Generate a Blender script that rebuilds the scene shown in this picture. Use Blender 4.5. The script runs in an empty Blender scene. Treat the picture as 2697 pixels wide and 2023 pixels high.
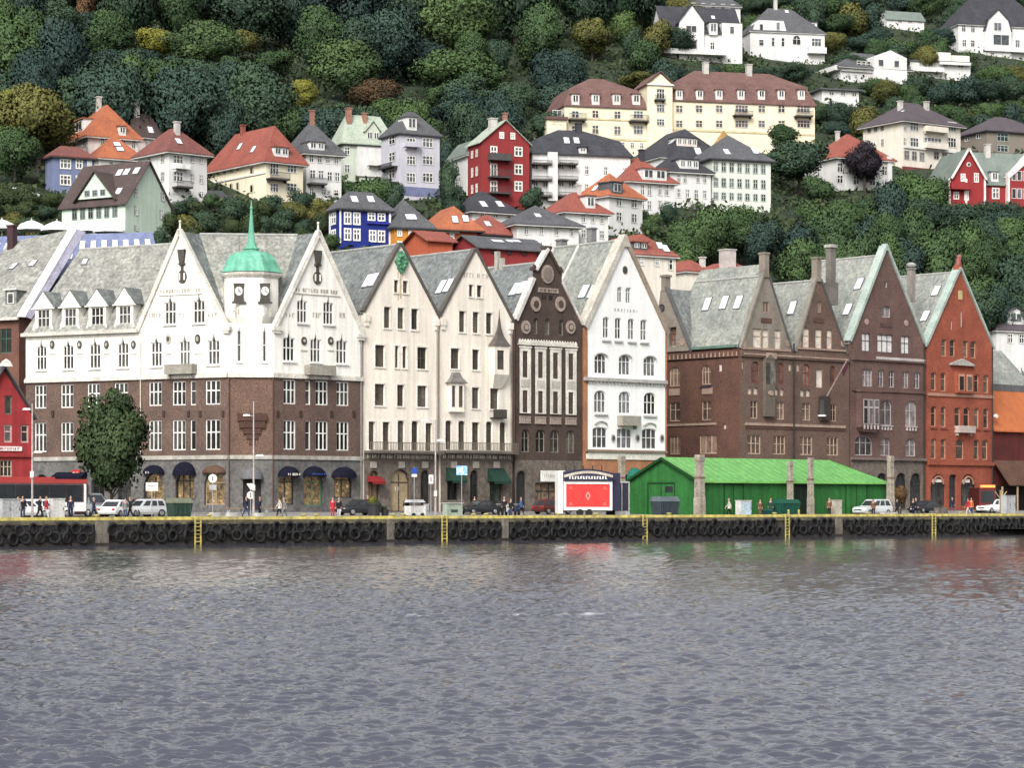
import bpy, bmesh, math, random
import numpy as np
from mathutils import Vector, Matrix
from mathutils.geometry import tessellate_polygon
random.seed(11); RNG=np.random.default_rng(5)
R=math.radians
SC=bpy.context.scene; COL=SC.collection
# ---------------------------------------------------------------- survey: photo measurements -> metres
F=6600.0; CX=1348.5; YH=1330.0; H=3.2      # focal length (px), centre column, horizon row, eye height above the water
def P(px,py,Y): return Vector(((px-CX)/F*Y, Y, H+(YH-py)*Y/F))
class Pl:
    """vertical plane through the survey: u runs right along it, v runs back from it"""
    def __init__(s,px,Y,deg):
        a=R(deg); s.deg=deg; s.O=Vector(((px-CX)/F*Y,Y)); s.d=Vector((math.cos(a),math.sin(a))); s.n=Vector((-math.sin(a),math.cos(a)))
    def u(s,px,v=0):
        o=s.O+s.n*v; t=(px-CX)/F
        return (t*o.y-o.x)/(s.d.x-t*s.d.y)
    def Y(s,px,v=0): return (s.O+s.n*v+s.d*s.u(px,v)).y
    def z(s,px,py,v=0): return H+(YH-py)*s.Y(px,v)/F
    def uz(s,px,py,v=0): return (s.u(px,v),s.z(px,py,v))
    def w(s,u,v,z):
        q=s.O+s.d*u+s.n*v; return Vector((q.x,q.y,z))
    def at(s,px,v,z): return s.w(s.u(px,v),v,z)
MAIN=Pl(1348.5,254,42); QV=-21.5
def gz(v): return 2.0+0.45*min(1,max(0,(v-QV)/(-QV)))
# ---------------------------------------------------------------- materials
MATS={}
def M(name,c,c2=None,c3=None,sc=0.6,rough=.8,bump=0.0,bsc=8,streak=0.0,fine=.25,fsc=7,spec=.3,metal=0,emit=0,ovar=0.0,zs=1.0):
    if name in MATS: return MATS[name]
    m=bpy.data.materials.new(name); m.use_nodes=True; nt=m.node_tree; N=nt.nodes; L=nt.links
    b=N['Principled BSDF']; b.inputs['Roughness'].default_value=rough; b.inputs['Specular IOR Level'].default_value=spec; b.inputs['Metallic'].default_value=metal
    tc=N.new('ShaderNodeTexCoord'); mp=N.new('ShaderNodeMapping'); mp.inputs['Scale'].default_value=(1,1,zs); L.new(tc.outputs['Object'],mp.inputs[0])
    n1=N.new('ShaderNodeTexNoise'); n1.inputs['Scale'].default_value=sc; n1.inputs['Detail'].default_value=6; n1.inputs['Roughness'].default_value=.62; L.new(mp.outputs[0],n1.inputs['Vector'])
    rp=N.new('ShaderNodeValToRGB'); L.new(n1.outputs['Fac'],rp.inputs[0]); e=rp.color_ramp.elements
    c2=c2 or tuple(x*.72 for x in c)
    e[0].position=.34; e[0].color=(*c2,1); e[1].position=.62; e[1].color=(*c,1)
    if c3: k=e.new(.74); k.color=(*c3,1)
    out=rp.outputs[0]
    def mul(out,fac_socket,lo,hi):
        mr=N.new('ShaderNodeMapRange'); L.new(fac_socket,mr.inputs[0]); mr.inputs[1].default_value=.3; mr.inputs[2].default_value=.7; mr.inputs[3].default_value=lo; mr.inputs[4].default_value=hi
        mx=N.new('ShaderNodeMix'); mx.data_type='RGBA'; mx.blend_type='MULTIPLY'; mx.inputs[0].default_value=1; L.new(out,mx.inputs[6]); L.new(mr.outputs[0],mx.inputs[7]); return mx.outputs[2]
    n2=N.new('ShaderNodeTexNoise'); n2.inputs['Scale'].default_value=fsc; n2.inputs['Detail'].default_value=3; L.new(mp.outputs[0],n2.inputs['Vector'])
    if fine: out=mul(out,n2.outputs['Fac'],1-fine,1+fine)
    if streak:
        m2=N.new('ShaderNodeMapping'); m2.inputs['Scale'].default_value=(2.2,2.2,.12); L.new(tc.outputs['Object'],m2.inputs[0])
        n3=N.new('ShaderNodeTexNoise'); n3.inputs['Scale'].default_value=1; n3.inputs['Detail'].default_value=4; L.new(m2.outputs[0],n3.inputs['Vector']); out=mul(out,n3.outputs['Fac'],1-streak,1+streak*.25)
    if ovar:
        oi=N.new('ShaderNodeObjectInfo'); mr=N.new('ShaderNodeMapRange'); L.new(oi.outputs['Random'],mr.inputs[0]); mr.inputs[3].default_value=1-ovar; mr.inputs[4].default_value=1+ovar
        mx=N.new('ShaderNodeMix'); mx.data_type='RGBA'; mx.blend_type='MULTIPLY'; mx.inputs[0].default_value=1; L.new(out,mx.inputs[6]); L.new(mr.outputs[0],mx.inputs[7]); out=mx.outputs[2]
    L.new(out,b.inputs['Base Color'])
    if bump:
        n4=N.new('ShaderNodeTexNoise'); n4.inputs['Scale'].default_value=bsc; n4.inputs['Detail'].default_value=4; L.new(mp.outputs[0],n4.inputs['Vector'])
        bp=N.new('ShaderNodeBump'); bp.inputs['Strength'].default_value=bump; bp.inputs['Distance'].default_value=.1; L.new(n4.outputs['Fac'],bp.inputs['Height']); L.new(bp.outputs[0],b.inputs['Normal'])
    if emit:
        L.new(out,b.inputs['Emission Color']); b.inputs['Emission Strength'].default_value=emit
    MATS[name]=m; return m
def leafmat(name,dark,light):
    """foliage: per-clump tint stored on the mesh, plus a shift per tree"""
    dark=tuple(x*k for x,k in zip(dark,(.72,.80,.80))); light=tuple(x*k for x,k in zip(light,(.78,.84,.74)))  # bluer dark end paints distance haze into the leaf colour
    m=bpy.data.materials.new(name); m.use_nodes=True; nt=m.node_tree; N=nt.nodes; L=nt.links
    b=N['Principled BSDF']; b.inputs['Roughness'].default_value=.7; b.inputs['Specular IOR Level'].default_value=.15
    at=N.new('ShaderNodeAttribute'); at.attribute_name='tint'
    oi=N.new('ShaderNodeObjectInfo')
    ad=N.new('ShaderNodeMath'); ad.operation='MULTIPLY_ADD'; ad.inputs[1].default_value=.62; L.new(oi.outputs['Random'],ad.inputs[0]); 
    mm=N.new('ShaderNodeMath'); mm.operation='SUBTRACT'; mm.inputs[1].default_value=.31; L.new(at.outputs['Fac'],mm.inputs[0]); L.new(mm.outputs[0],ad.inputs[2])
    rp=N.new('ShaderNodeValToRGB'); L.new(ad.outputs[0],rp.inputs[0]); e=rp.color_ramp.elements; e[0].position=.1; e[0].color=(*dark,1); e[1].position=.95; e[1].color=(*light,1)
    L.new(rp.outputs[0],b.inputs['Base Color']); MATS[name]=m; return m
def glassmat(name,c,c2,rough=.12,spec=.5):
    m=M(name,c,c2,sc=.9,rough=rough,fine=.25,ovar=.85,spec=spec); return m
WHITE=M('white_paint',(.80,.79,.76),(.70,.69,.66),rough=.6,streak=.12,fine=.06)
FRAMEW=M('frame_white',(.78,.77,.73),rough=.5,fine=.05)
GLASS=glassmat('window_glass',(.055,.053,.05),(.012,.013,.014))
GLASSC=glassmat('curtained_glass',(.22,.2,.17),(.05,.05,.05))
HGLASS=glassmat('house_glass',(.09,.098,.105),(.025,.03,.035))
DARK=M('dark_iron',(.035,.035,.038),rough=.5)
LIT=M('lit_window',(.22,.15,.07),(.035,.03,.025),c3=(.85,.68,.36),sc=1.7,rough=.3,emit=.4,fine=.6,fsc=5)
# ---------------------------------------------------------------- scene graph helpers
class T:
    """a top-level thing: an Empty at its base; its meshes are authored in world metres (world=True) or around the base"""
    def __init__(s,name,label,cat,loc,group=None,rot=0,world=True,kind=None,scale=None):
        o=bpy.data.objects.new(name,None); COL.objects.link(o); o.empty_display_size=.3; o.location=loc; o.rotation_euler=(0,0,rot)
        o['label']=label; o['category']=cat
        if group: o['group']=group
        if kind: o['kind']=kind
        if scale: o.scale=(scale,)*3
        s.o=o; s.off=Vector(loc) if world else Vector((0,0,0)); s.pane=GLASS
class MB:
    def __init__(s): s.v=[]; s.f=[]
    def add(s,vs,fs):
        k=len(s.v); s.v.extend(tuple(x) for x in vs); s.f.extend([tuple(i+k for i in f) for f in fs]); return s
    def poly(s,pts): return s.add(pts,[tuple(range(len(pts)))])
    def hexa(s,p): return s.add(p,[(0,3,2,1),(4,5,6,7),(0,1,5,4),(1,2,6,5),(2,3,7,6),(3,0,4,7)])
    def box(s,pl,u0,u1,v0,v1,z0,z1):
        return s.hexa([pl.w(u0,v0,z0),pl.w(u1,v0,z0),pl.w(u1,v1,z0),pl.w(u0,v1,z0),pl.w(u0,v0,z1),pl.w(u1,v0,z1),pl.w(u1,v1,z1),pl.w(u0,v1,z1)])
    def bx(s,x0,x1,y0,y1,z0,z1):
        return s.hexa([(x0,y0,z0),(x1,y0,z0),(x1,y1,z0),(x0,y1,z0),(x0,y0,z1),(x1,y0,z1),(x1,y1,z1),(x0,y1,z1)])
    def prism(s,pl,pts,v0,v1):
        n=len(pts); vs=[pl.w(u,v0,z) for u,z in pts]+[pl.w(u,v1,z) for u,z in pts]
        return s.add(vs,[tuple(range(n)),tuple(range(2*n-1,n-1,-1))]+[(i,i+n,(i+1)%n+n,(i+1)%n) for i in range(n)])
    def slab(s,p,t):
        """thin slab: polygon p extruded by vector t"""
        n=len(p); p=[Vector(q) for q in p]; vs=p+[q+Vector(t) for q in p]
        return s.add(vs,[tuple(range(n)),tuple(range(2*n-1,n-1,-1))]+[(i,i+n,(i+1)%n+n,(i+1)%n) for i in range(n)])
    def wall(s,pl,outl,holes=(),v=0,rev=.2):
        loops=[[Vector((a,b,0)) for a,b in outl]]+[[Vector((a,b,0)) for a,b in h] for h in holes]
        flat=[q for l in loops for q in l]; tr=tessellate_polygon(loops)
        s.add([pl.w(q.x,v,q.y) for q in flat],[t for t in tr])
        for h in holes:
            n=len(h); vs=[pl.w(a,v,b) for a,b in h]+[pl.w(a,v+rev,b) for a,b in h]
            s.add(vs,[(i,(i+1)%n,(i+1)%n+n,i+n) for i in range(n)])
        return s
    def cyl(s,p0,p1,r0,r1=None,n=8,cap=True):
        r1=r0 if r1 is None else r1; p0=Vector(p0); p1=Vector(p1); d=(p1-p0).normalized(); a=d.orthogonal().normalized(); b=d.cross(a)
        vs=[]; 
        for p,r in((p0,r0),(p1,r1)):
            for i in range(n):
                t=2*math.pi*i/n; vs.append(p+a*math.cos(t)*r+b*math.sin(t)*r)
        fs=[(i,(i+1)%n,(i+1)%n+n,i+n) for i in range(n)]
        if cap: fs+=[tuple(range(n-1,-1,-1)),tuple(range(n,2*n))]
        return s.add(vs,fs)
    def tube(s,pts,r,n=6):
        for a,b in zip(pts,pts[1:]): s.cyl(a,b,r,r,n)
        return s
    def lathe(s,c,prof,n=16,ax=None,rot=0):
        """prof: (r,z) pairs round a vertical axis at c, or round ax (unit vector)"""
        c=Vector(c); d=Vector(ax) if ax else Vector((0,0,1)); a=d.orthogonal().normalized(); b=d.cross(a); vs=[]
        for r,z in prof:
            for i in range(n):
                t=2*math.pi*i/n+rot; vs.append(c+d*z+a*math.cos(t)*r+b*math.sin(t)*r)
        m=len(prof); fs=[(j*n+i,j*n+(i+1)%n,(j+1)*n+(i+1)%n,(j+1)*n+i) for j in range(m-1) for i in range(n)]
        fs+=[tuple(range(n-1,-1,-1)),tuple(range((m-1)*n,m*n))]
        return s.add(vs,fs)
    def ball(s,c,r,n=8,m=6,sz=1):
        return s.lathe(c,[(max(.001,r*math.sin(math.pi*j/m)),-r*sz*math.cos(math.pi*j/m)) for j in range(m+1)],n)
    def loft(s,secs,cap=True):
        n=len(secs[0]); vs=[p for q in secs for p in q]; m=len(secs)
        fs=[(j*n+i,j*n+(i+1)%n,(j+1)*n+(i+1)%n,(j+1)*n+i) for j in range(m-1) for i in range(n)]
        if cap: fs+=[tuple(range(n-1,-1,-1)),tuple(range((m-1)*n,m*n))]
        return s.add(vs,fs)
    def mesh(s,name,off=Vector((0,0,0)),smooth=False):
        me=bpy.data.meshes.new(name); me.from_pydata([(x-off.x,y-off.y,z-off.z) for x,y,z in s.v],[],s.f)
        bm=bmesh.new(); bm.from_mesh(me); bmesh.ops.recalc_face_normals(bm,faces=bm.faces); bm.to_mesh(me); bm.free()
        if smooth: me.polygons.foreach_set('use_smooth',[True]*len(me.polygons))
        return me
    def build(s,name,mat,t=None,parent=None,label=None,smooth=False):
        if not s.v: return None
        me=s.mesh(name,t.off if t else Vector((0,0,0)),smooth); me.materials.append(mat)
        o=bpy.data.objects.new(name,me); COL.objects.link(o)
        if parent: o.parent=parent
        elif t: o.parent=t.o
        if label: o['label']=label
        return o
def struct(name,mb,mat,smooth=False):
    o=mb.build(name,mat,smooth=smooth); o['kind']='structure'; return o
def solo(name,mb,mat,label,cat,group=None,smooth=False,org=None):
    """a thing that is one mesh, origin at its base"""
    v=np.array([tuple(q) for q in mb.v]); c=Vector((v[:,0].mean(),v[:,1].mean(),v[:,2].min())) if org is None else Vector(org)
    me=mb.mesh(name,c,smooth); me.materials.append(mat); o=bpy.data.objects.new(name,me); COL.objects.link(o); o.location=c
    o['label']=label; o['category']=cat
    if group: o['group']=group
    return o
def hit(px,py,polys):
    """point on a planar polygon set seen along the survey ray (nearest)"""
    e=Vector((0,0,H)); d=P(px,py,1.0)-e; best=None
    from mathutils.geometry import intersect_ray_tri
    for p in polys:
        for i in range(1,len(p)-1):
            h=intersect_ray_tri(p[0],p[i],p[i+1],d,e,True)
            if h is not None and (best is None or h.y<best[0].y): best=(h,(p[i]-p[0]).cross(p[i+1]-p[0]).normalized())
    return best
def skylight(t,polys,px,py,w=.7,h=1.0,mat=None,ang=None,fm=None):
    r=hit(px,py,polys)
    if not r: return
    c,n=r
    if n.z<0: n=-n
    hx=Vector((0,0,1)).cross(n).normalized(); hy=n.cross(hx)
    q=lambda a,b,k: c+hx*a+hy*b+n*k
    a=MB(); a.hexa([q(-w/2-.1,-h/2-.1,-.1),q(w/2+.1,-h/2-.1,-.1),q(w/2+.1,h/2+.1,-.1),q(-w/2-.1,h/2+.1,-.1),q(-w/2-.1,-h/2-.1,.09),q(w/2+.1,-h/2-.1,.09),q(w/2+.1,h/2+.1,.09),q(-w/2-.1,h/2+.1,.09)])
    o=a.build('skylight',fm or M('skylight_frame',(.16,.16,.17),rough=.5),t)
    b=MB(); b.poly([q(-w/2,-h/2,.11),q(w/2,-h/2,.11),q(w/2,h/2,.11),q(-w/2,h/2,.11)]); b.build('pane',mat or SKYP,t,parent=o)
SKYP=M('sky_pane',(.82,.84,.86),(.7,.72,.75),rough=.15,spec=.6,fine=.05)
def win(t,pl,u0,z0,u1,z1,arch=0,pt=0,cols=1,tr=None,fw=.09,fm=None,pm=None,vd=.18,v=0,mw=None,sill=0,name='window'):
    """a window set into a wall opening; returns the outline of the opening"""
    fm=fm or FRAMEW; pm=pm or t.pane; w=u1-u0; mw=mw or fw*.8
    if arch:
        k=7; top=[(u1-w*i/k, z1-arch+arch*math.sin(math.acos(max(-1,min(1,1-2*i/k))))) for i in range(0,k+1)]
        outl=[(u0,z0),(u1,z0)]+top
    elif pt:
        m=(u0+u1)/2; outl=[(u0,z0),(u1,z0),(u1,z1),(m+w*.16,z1),(m+w*.07,z1+pt*.45),(m,z1+pt),(m-w*.07,z1+pt*.45),(m-w*.16,z1),(u0,z1)]
    else: outl=[(u0,z0),(u1,z0),(u1,z1),(u0,z1)]
    cu,cz=(u0+u1)/2,(z0+z1)/2
    if pt: ins=[(min(max(a,u0+fw),u1-fw),min(max(b,z0+fw),z1-fw) if b<=z1 else b-fw) for a,b in outl]
    else: ins=[(cu+(a-cu)*(1-2*fw/w), cz+(b-cz)*(1-2*fw/(z1-z0))) for a,b in outl]
    n=len(outl); a=MB()
    f0=v+vd-.07; A=[pl.w(x,f0,z) for x,z in outl]; B=[pl.w(x,f0,z) for x,z in ins]; C=[pl.w(x,v+vd,z) for x,z in ins]
    a.add(A+B+C,[(i,(i+1)%n,(i+1)%n+n,i+n) for i in range(n)]+[(i+n,(i+1)%n+n,(i+1)%n+2*n,i+2*n) for i in range(n)])
    ztop=z1-arch*.35
    for i in range(1,cols):
        x=u0+w*i/cols; a.box(pl,x-mw/2,x+mw/2,f0+.005,v+vd,z0+fw,ztop-fw*.5)
    if tr:
        for q in (tr if isinstance(tr,(list,tuple)) else [tr]):
            zz=z1-(z1-z0)*q; a.box(pl,u0+fw*.6,u1-fw*.6,f0+.008,v+vd,zz-mw/2,zz+mw/2)
    if sill: a.box(pl,u0-.12,u1+.12,v-sill,v+.05,z0-.14,z0-.002)
    o=a.build(name,fm,t)
    b=MB(); b.poly([pl.w(x,v+vd+.004,z) for x,z in outl]); b.build('pane',pm,t,parent=o)
    return outl
def row(t,pl,y0,y1,xs,ref=None,**kw):
    ref=ref or sum(a+b for a,b in xs)/len(xs)/2; z0=pl.z(ref,y1); z1=pl.z(ref,y0)
    return [win(t,pl,pl.u(a),z0,pl.u(b),z1,**kw) for a,b in xs]
def band(t,pl,x0,y0,x1,y1,mat,v0=-.15,v1=.05,name='cornice',ref=None,label=None):
    ref=ref or (x0+x1)/2; a=MB(); a.box(pl,pl.u(x0),pl.u(x1),v0,v1,pl.z(ref,y1),pl.z(ref,y0)); return a.build(name,mat,t,label=label)
def railing(t,pl,u0,u1,v0,z0,h,mat,step=.16,parent=None,ends=True):
    a=MB(); a.box(pl,u0,u1,v0,v0+.06,z0+h-.07,z0+h); a.box(pl,u0,u1,v0,v0+.05,z0+.02,z0+.08)
    k=max(2,int((u1-u0)/step))
    for i in range(k+1):
        x=u0+(u1-u0)*i/k; a.box(pl,x-.022,x+.022,v0+.01,v0+.05,z0+.08,z0+h-.07)
    return a.build('railing',mat,t,parent=parent)
def balcony(t,pl,x0,x1,y0,y1,mat,rm=None,out=1.0,v=0,solid=False,ref=None):
    ref=ref or (x0+x1)/2; u0,u1=pl.u(x0,v),pl.u(x1,v); z0=pl.z(ref,y1,v); z1=pl.z(ref,y0,v); a=MB(); a.box(pl,u0,u1,v-out,v,z0,z0+.2)
    if solid:
        a.box(pl,u0,u1,v-out-.002,v-out+.1,z0+.2,z1); a.box(pl,u0,u0+.1,v-out+.1,v,z0+.2,z1); a.box(pl,u1-.1,u1,v-out+.1,v,z0+.2,z1)
    for x in (u0+.2,u1-.35): a.prism(pl,[(x,z0),(x+.15,z0),(x+.15,z0-.35),(x,z0-.35)],v-out*.5,v)
    o=a.build('balcony',mat,t)
    if not solid: railing(t,pl,u0,u1,v-out,z0+.2,z1-z0-.2,rm or DARK,parent=o)
    return o
def glyphs(t,pl,x0,x1,y0,y1,mat,v=-.03,seed=1,gap=.35,name='lettering',mw=.5):
    """small weathered letter-like marks, too worn to read"""
    rd=random.Random(seed); a=MB(); ref=(x0+x1)/2; z0=pl.z(ref,y1); z1=pl.z(ref,y0); u=pl.u(x0); e=pl.u(x1); h=z1-z0
    while u<e-.2:
        w=h*(.35+rd.random()*.4)*mw*2; s=h*.18
        a.box(pl,u,u+s,v,v+.03,z0,z1)
        k=rd.randint(0,3)
        if k!=0: a.box(pl,u+s,u+w,v,v+.03,z1-s,z1)
        if k!=1: a.box(pl,u+s,u+w*.8,v,v+.03,(z0+z1)/2-s/2,(z0+z1)/2+s/2)
        if k in(2,3): a.box(pl,u+w-s,u+w,v,v+.03,z0,z1-s)
        u+=w+h*gap*(1 if rd.random()>.15 else 2.5)
    return a.build(name,mat,t)
def roundel(t,pl,px,py,rpx,rpy,mat,name='medallion',v=-.1,mat2=None,inner=.62):
    u,z=pl.uz(px,py); s=F/pl.Y(px); ru=pl.u(px+rpx)-u; rz=rpy/s; n=14
    a=MB(); a.prism(pl,[(u+ru*math.cos(i*2*math.pi/n),z+rz*math.sin(i*2*math.pi/n)) for i in range(n)],v,.05); o=a.build(name,mat,t)
    if mat2:
        b=MB(); b.prism(pl,[(u+inner*ru*math.cos(i*2*math.pi/n),z+inner*rz*math.sin(i*2*math.pi/n)) for i in range(n)],v-.05,v); b.build('boss',mat2,t,parent=o)
    return o
def chimney(t,c,w,d,h,mat,deg=0,cap=True,pots=0,capm=None):
    pl=Pl(CX,100,deg); pl.O=Vector((c[0],c[1])); a=MB(); a.box(pl,-w/2,w/2,-d/2,d/2,c[2],c[2]+h); o=a.build('chimney',mat,t)
    if cap:
        b=MB(); b.box(pl,-w/2-.1,w/2+.1,-d/2-.1,d/2+.1,c[2]+h,c[2]+h+.16)
        for i in range(pots): b.cyl(pl.w(-w/3+i*w/1.5/max(1,pots-1),0,c[2]+h+.16),pl.w(-w/3+i*w/1.5/max(1,pots-1),0,c[2]+h+.6),.12,.1)
        b.build('cap',capm or mat,t,parent=o)
    return o
def awning(t,pl,x0,x1,y0,y1,mat,out=.9,dome=False,ref=None):
    ref=ref or (x0+x1)/2; u0,u1=pl.u(x0),pl.u(x1); z0=pl.z(ref,y1); z1=pl.z(ref,y0); a=MB()
    if dome:
        m=(u0+u1)/2; n=10; secs=[]
        for j in range(6):
            f=j/5; secs.append([pl.w(m+(u1-u0)/2*math.cos(math.pi*i/n)*math.cos(f*1.45), -out*math.sin(math.pi*i/n)*math.cos(f*1.45)*.98-.02, z0+(z1-z0)*math.sin(f*1.45)) for i in range(n+1)])
        a.loft(secs)
    else:
        a.prism(pl,[(u0,z0),(u1,z0),(u1,z0+.22),(u0,z0+.22)],-out,-out+.04)
        a.slab([pl.w(u0,-out,z0+.22),pl.w(u1,-out,z0+.22),pl.w(u1,-.01,z1),pl.w(u0,-.01,z1)],(0,0,.05))
        a.add([pl.w(u0,-out,z0+.22),pl.w(u0,-.01,z1),pl.w(u0,-.01,z0+.22)],[(0,1,2)]); a.add([pl.w(u1,-out,z0+.22),pl.w(u1,-.01,z1),pl.w(u1,-.01,z0+.22)],[(0,1,2)])
    return a.build('awning',mat,t)
# ---------------------------------------------------------------- waterfront buildings
SLATE=M('slate_roof',(.29,.29,.26),(.19,.19,.175),c3=(.36,.35,.31),sc=.55,rough=.75,bump=.35,bsc=5,fine=.38,fsc=3.2,streak=.25)
SLATED=M('slate_roof_dark',(.205,.22,.215),(.13,.14,.142),c3=(.28,.295,.265),sc=.5,rough=.7,bump=.35,bsc=5,fine=.35,fsc=3.2,streak=.35)  # darker, cooler slate tone than SLATE
SLATEG=M('slate_roof_mossy',(.28,.288,.258),(.19,.205,.19),c3=(.36,.355,.31),sc=.45,rough=.75,bump=.35,bsc=5,fine=.3,fsc=3,streak=.25)
BRICKH=M('brown_brick',(.128,.084,.067),(.088,.06,.05),c3=(.15,.098,.076),sc=.35,rough=.9,bump=.3,bsc=14,fine=.42,fsc=8)
BRICKP=M('brown_brick_patched',(.148,.09,.068),(.105,.066,.052),c3=(.19,.118,.078),sc=.3,rough=.9,bump=.3,bsc=14,fine=.42,fsc=8)
STONEG=M('grey_stone',(.135,.13,.125),(.085,.083,.082),sc=.7,rough=.9,bump=.4,bsc=5,fine=.3,fsc=3)
STONEL=M('pale_stone',(.42,.40,.36),(.3,.29,.26),sc=.7,rough=.9,bump=.2,fine=.2,streak=.3)
CREAM=M('cream_render',(.82,.75,.655),(.74,.675,.585),sc=.35,rough=.9,bump=.12,bsc=10,streak=.2,fine=.07)
CREAMG=M('brown_ground_stone',(.15,.125,.105),(.09,.075,.065),sc=.7,rough=.9,bump=.4,bsc=5,fine=.3,fsc=3)
SASH=M('dark_sash',(.10,.085,.065),rough=.6)
CGLASS=glassmat('brown_glass',(.085,.075,.06),(.025,.023,.02))
def groof(t,pl,ua,za,ul,zl,ur,zr,L,mat,v0=.12,zrl=None,zrr=None,ridge_drop=0,left_hip=0,eav=.18,name='roof'):
    """gable roof running back from a facade; returns its left slope"""
    zr_=za-ridge_drop; a=MB()
    def foot(u,z): k=eav/math.hypot(u-ua,z-zr_); return (u+(u-ua)*k, z+(z-zr_)*k)
    (l_u,l_z),(r_u,r_z)=foot(ul,zl),foot(ur,zr)
    lp=[pl.w(l_u,v0,l_z),pl.w(ua,v0,zr_),pl.w(ua,L-left_hip,zr_),pl.w(l_u,L,l_z)]
    rp=[pl.w(r_u,v0,r_z),pl.w(r_u,L,r_z),pl.w(ua,L-left_hip,zr_),pl.w(ua,v0,zr_)]
    a.slab(lp,(0,0,-.16)); a.slab(rp,(0,0,-.16)); a.build(name,mat,t)
    b=MB(); b.cyl(lp[1]+Vector((0,0,.02)),lp[2]+Vector((0,0,.02)),.13,n=6); b.build('ridge_cap',M('ridge_cap',(.36,.36,.34),rough=.8),t)
    return [lp]
def verge(t,pl,pts,mat,th=.3,v0=-.2,v1=.3,name='verge',up=.12):
    """board following the gable edge, sitting proud above it"""
    a=MB()
    for (u0,z0),(u1,z1) in zip(pts,pts[1:]):
        d=Vector((u1-u0,z1-z0)).normalized(); n=Vector((-d.y,d.x)); n=n if n.y>0 else -n
        q=[(u0+n.x*up,z0+n.y*up),(u1+n.x*up,z1+n.y*up),(u1-n.x*th,z1-n.y*th),(u0-n.x*th,z0-n.y*th)]; a.prism(pl,q,v0,v1)
    return a.build(name,mat,t)
def sides(t,pl,u0,u1,z0,z1l,z1r,L,mat,v0=.01):
    a=MB(); a.poly([pl.w(u0,v0,z0),pl.w(u0,L,z0),pl.w(u0,L,z1l),pl.w(u0,v0,z1l)]); a.poly([pl.w(u1,v0,z0),pl.w(u1,L,z0),pl.w(u1,L,z1r),pl.w(u1,v0,z1r)])
    a.poly([pl.w(u0,L,z0),pl.w(u1,L,z0),pl.w(u1,L,max(z1l,z1r)),pl.w(u0,L,max(z1l,z1r))]); a.build('side_wall',mat,t)
def archopen(pl,x0,x1,y0,y1,arch=.5,ref=None,n=7):
    ref=ref or (x0+x1)/2; u0,u1=pl.u(x0),pl.u(x1); z0=pl.z(ref,y1); z1=pl.z(ref,y0); w=u1-u0; r=arch*w
    return [(u0,z0),(u1,z0)]+[(u1-w*i/n, z1-r+r*math.sin(math.acos(max(-1,min(1,1-2*i/n))))) for i in range(n+1)]
def shopwin(t,pl,x0,x1,y0,y1,mat=None,arch=.5,cols=2,fm=None,tr=.35,ref=None):
    ref=ref or (x0+x1)/2; u0,u1=pl.u(x0),pl.u(x1); z0=pl.z(ref,y1); z1=pl.z(ref,y0)
    return win(t,pl,u0,z0,u1,z1,arch=arch*(u1-u0),cols=cols,tr=tr,fw=.1,fm=fm or DARK,pm=mat or GLASS,vd=.35)
def pipe(t,pl,px,y0,y1,mat,r=.07,v=-.12):
    a=MB(); a.cyl(pl.at(px,v,pl.z(px,y1)),pl.at(px,v,pl.z(px,y0)),r,n=6); return a.build('drainpipe',mat,t)
GREYP=M('pipe_grey',(.25,.24,.23),rough=.6); BROWNP=M('pipe_brown',(.1,.05,.04),rough=.6)
NAVY=M('navy_canvas',(.009,.0095,.02),rough=.9,spec=.1); GREENC=M('green_canvas',(.012,.04,.028),rough=.85); GREYC=M('grey_canvas',(.13,.13,.14),rough=.85)
TAN=M('tan_wood',(.36,.28,.17),rough=.7); SIGNW=M('sign_white',(.75,.73,.68),rough=.5)
ZB=2.3
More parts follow.
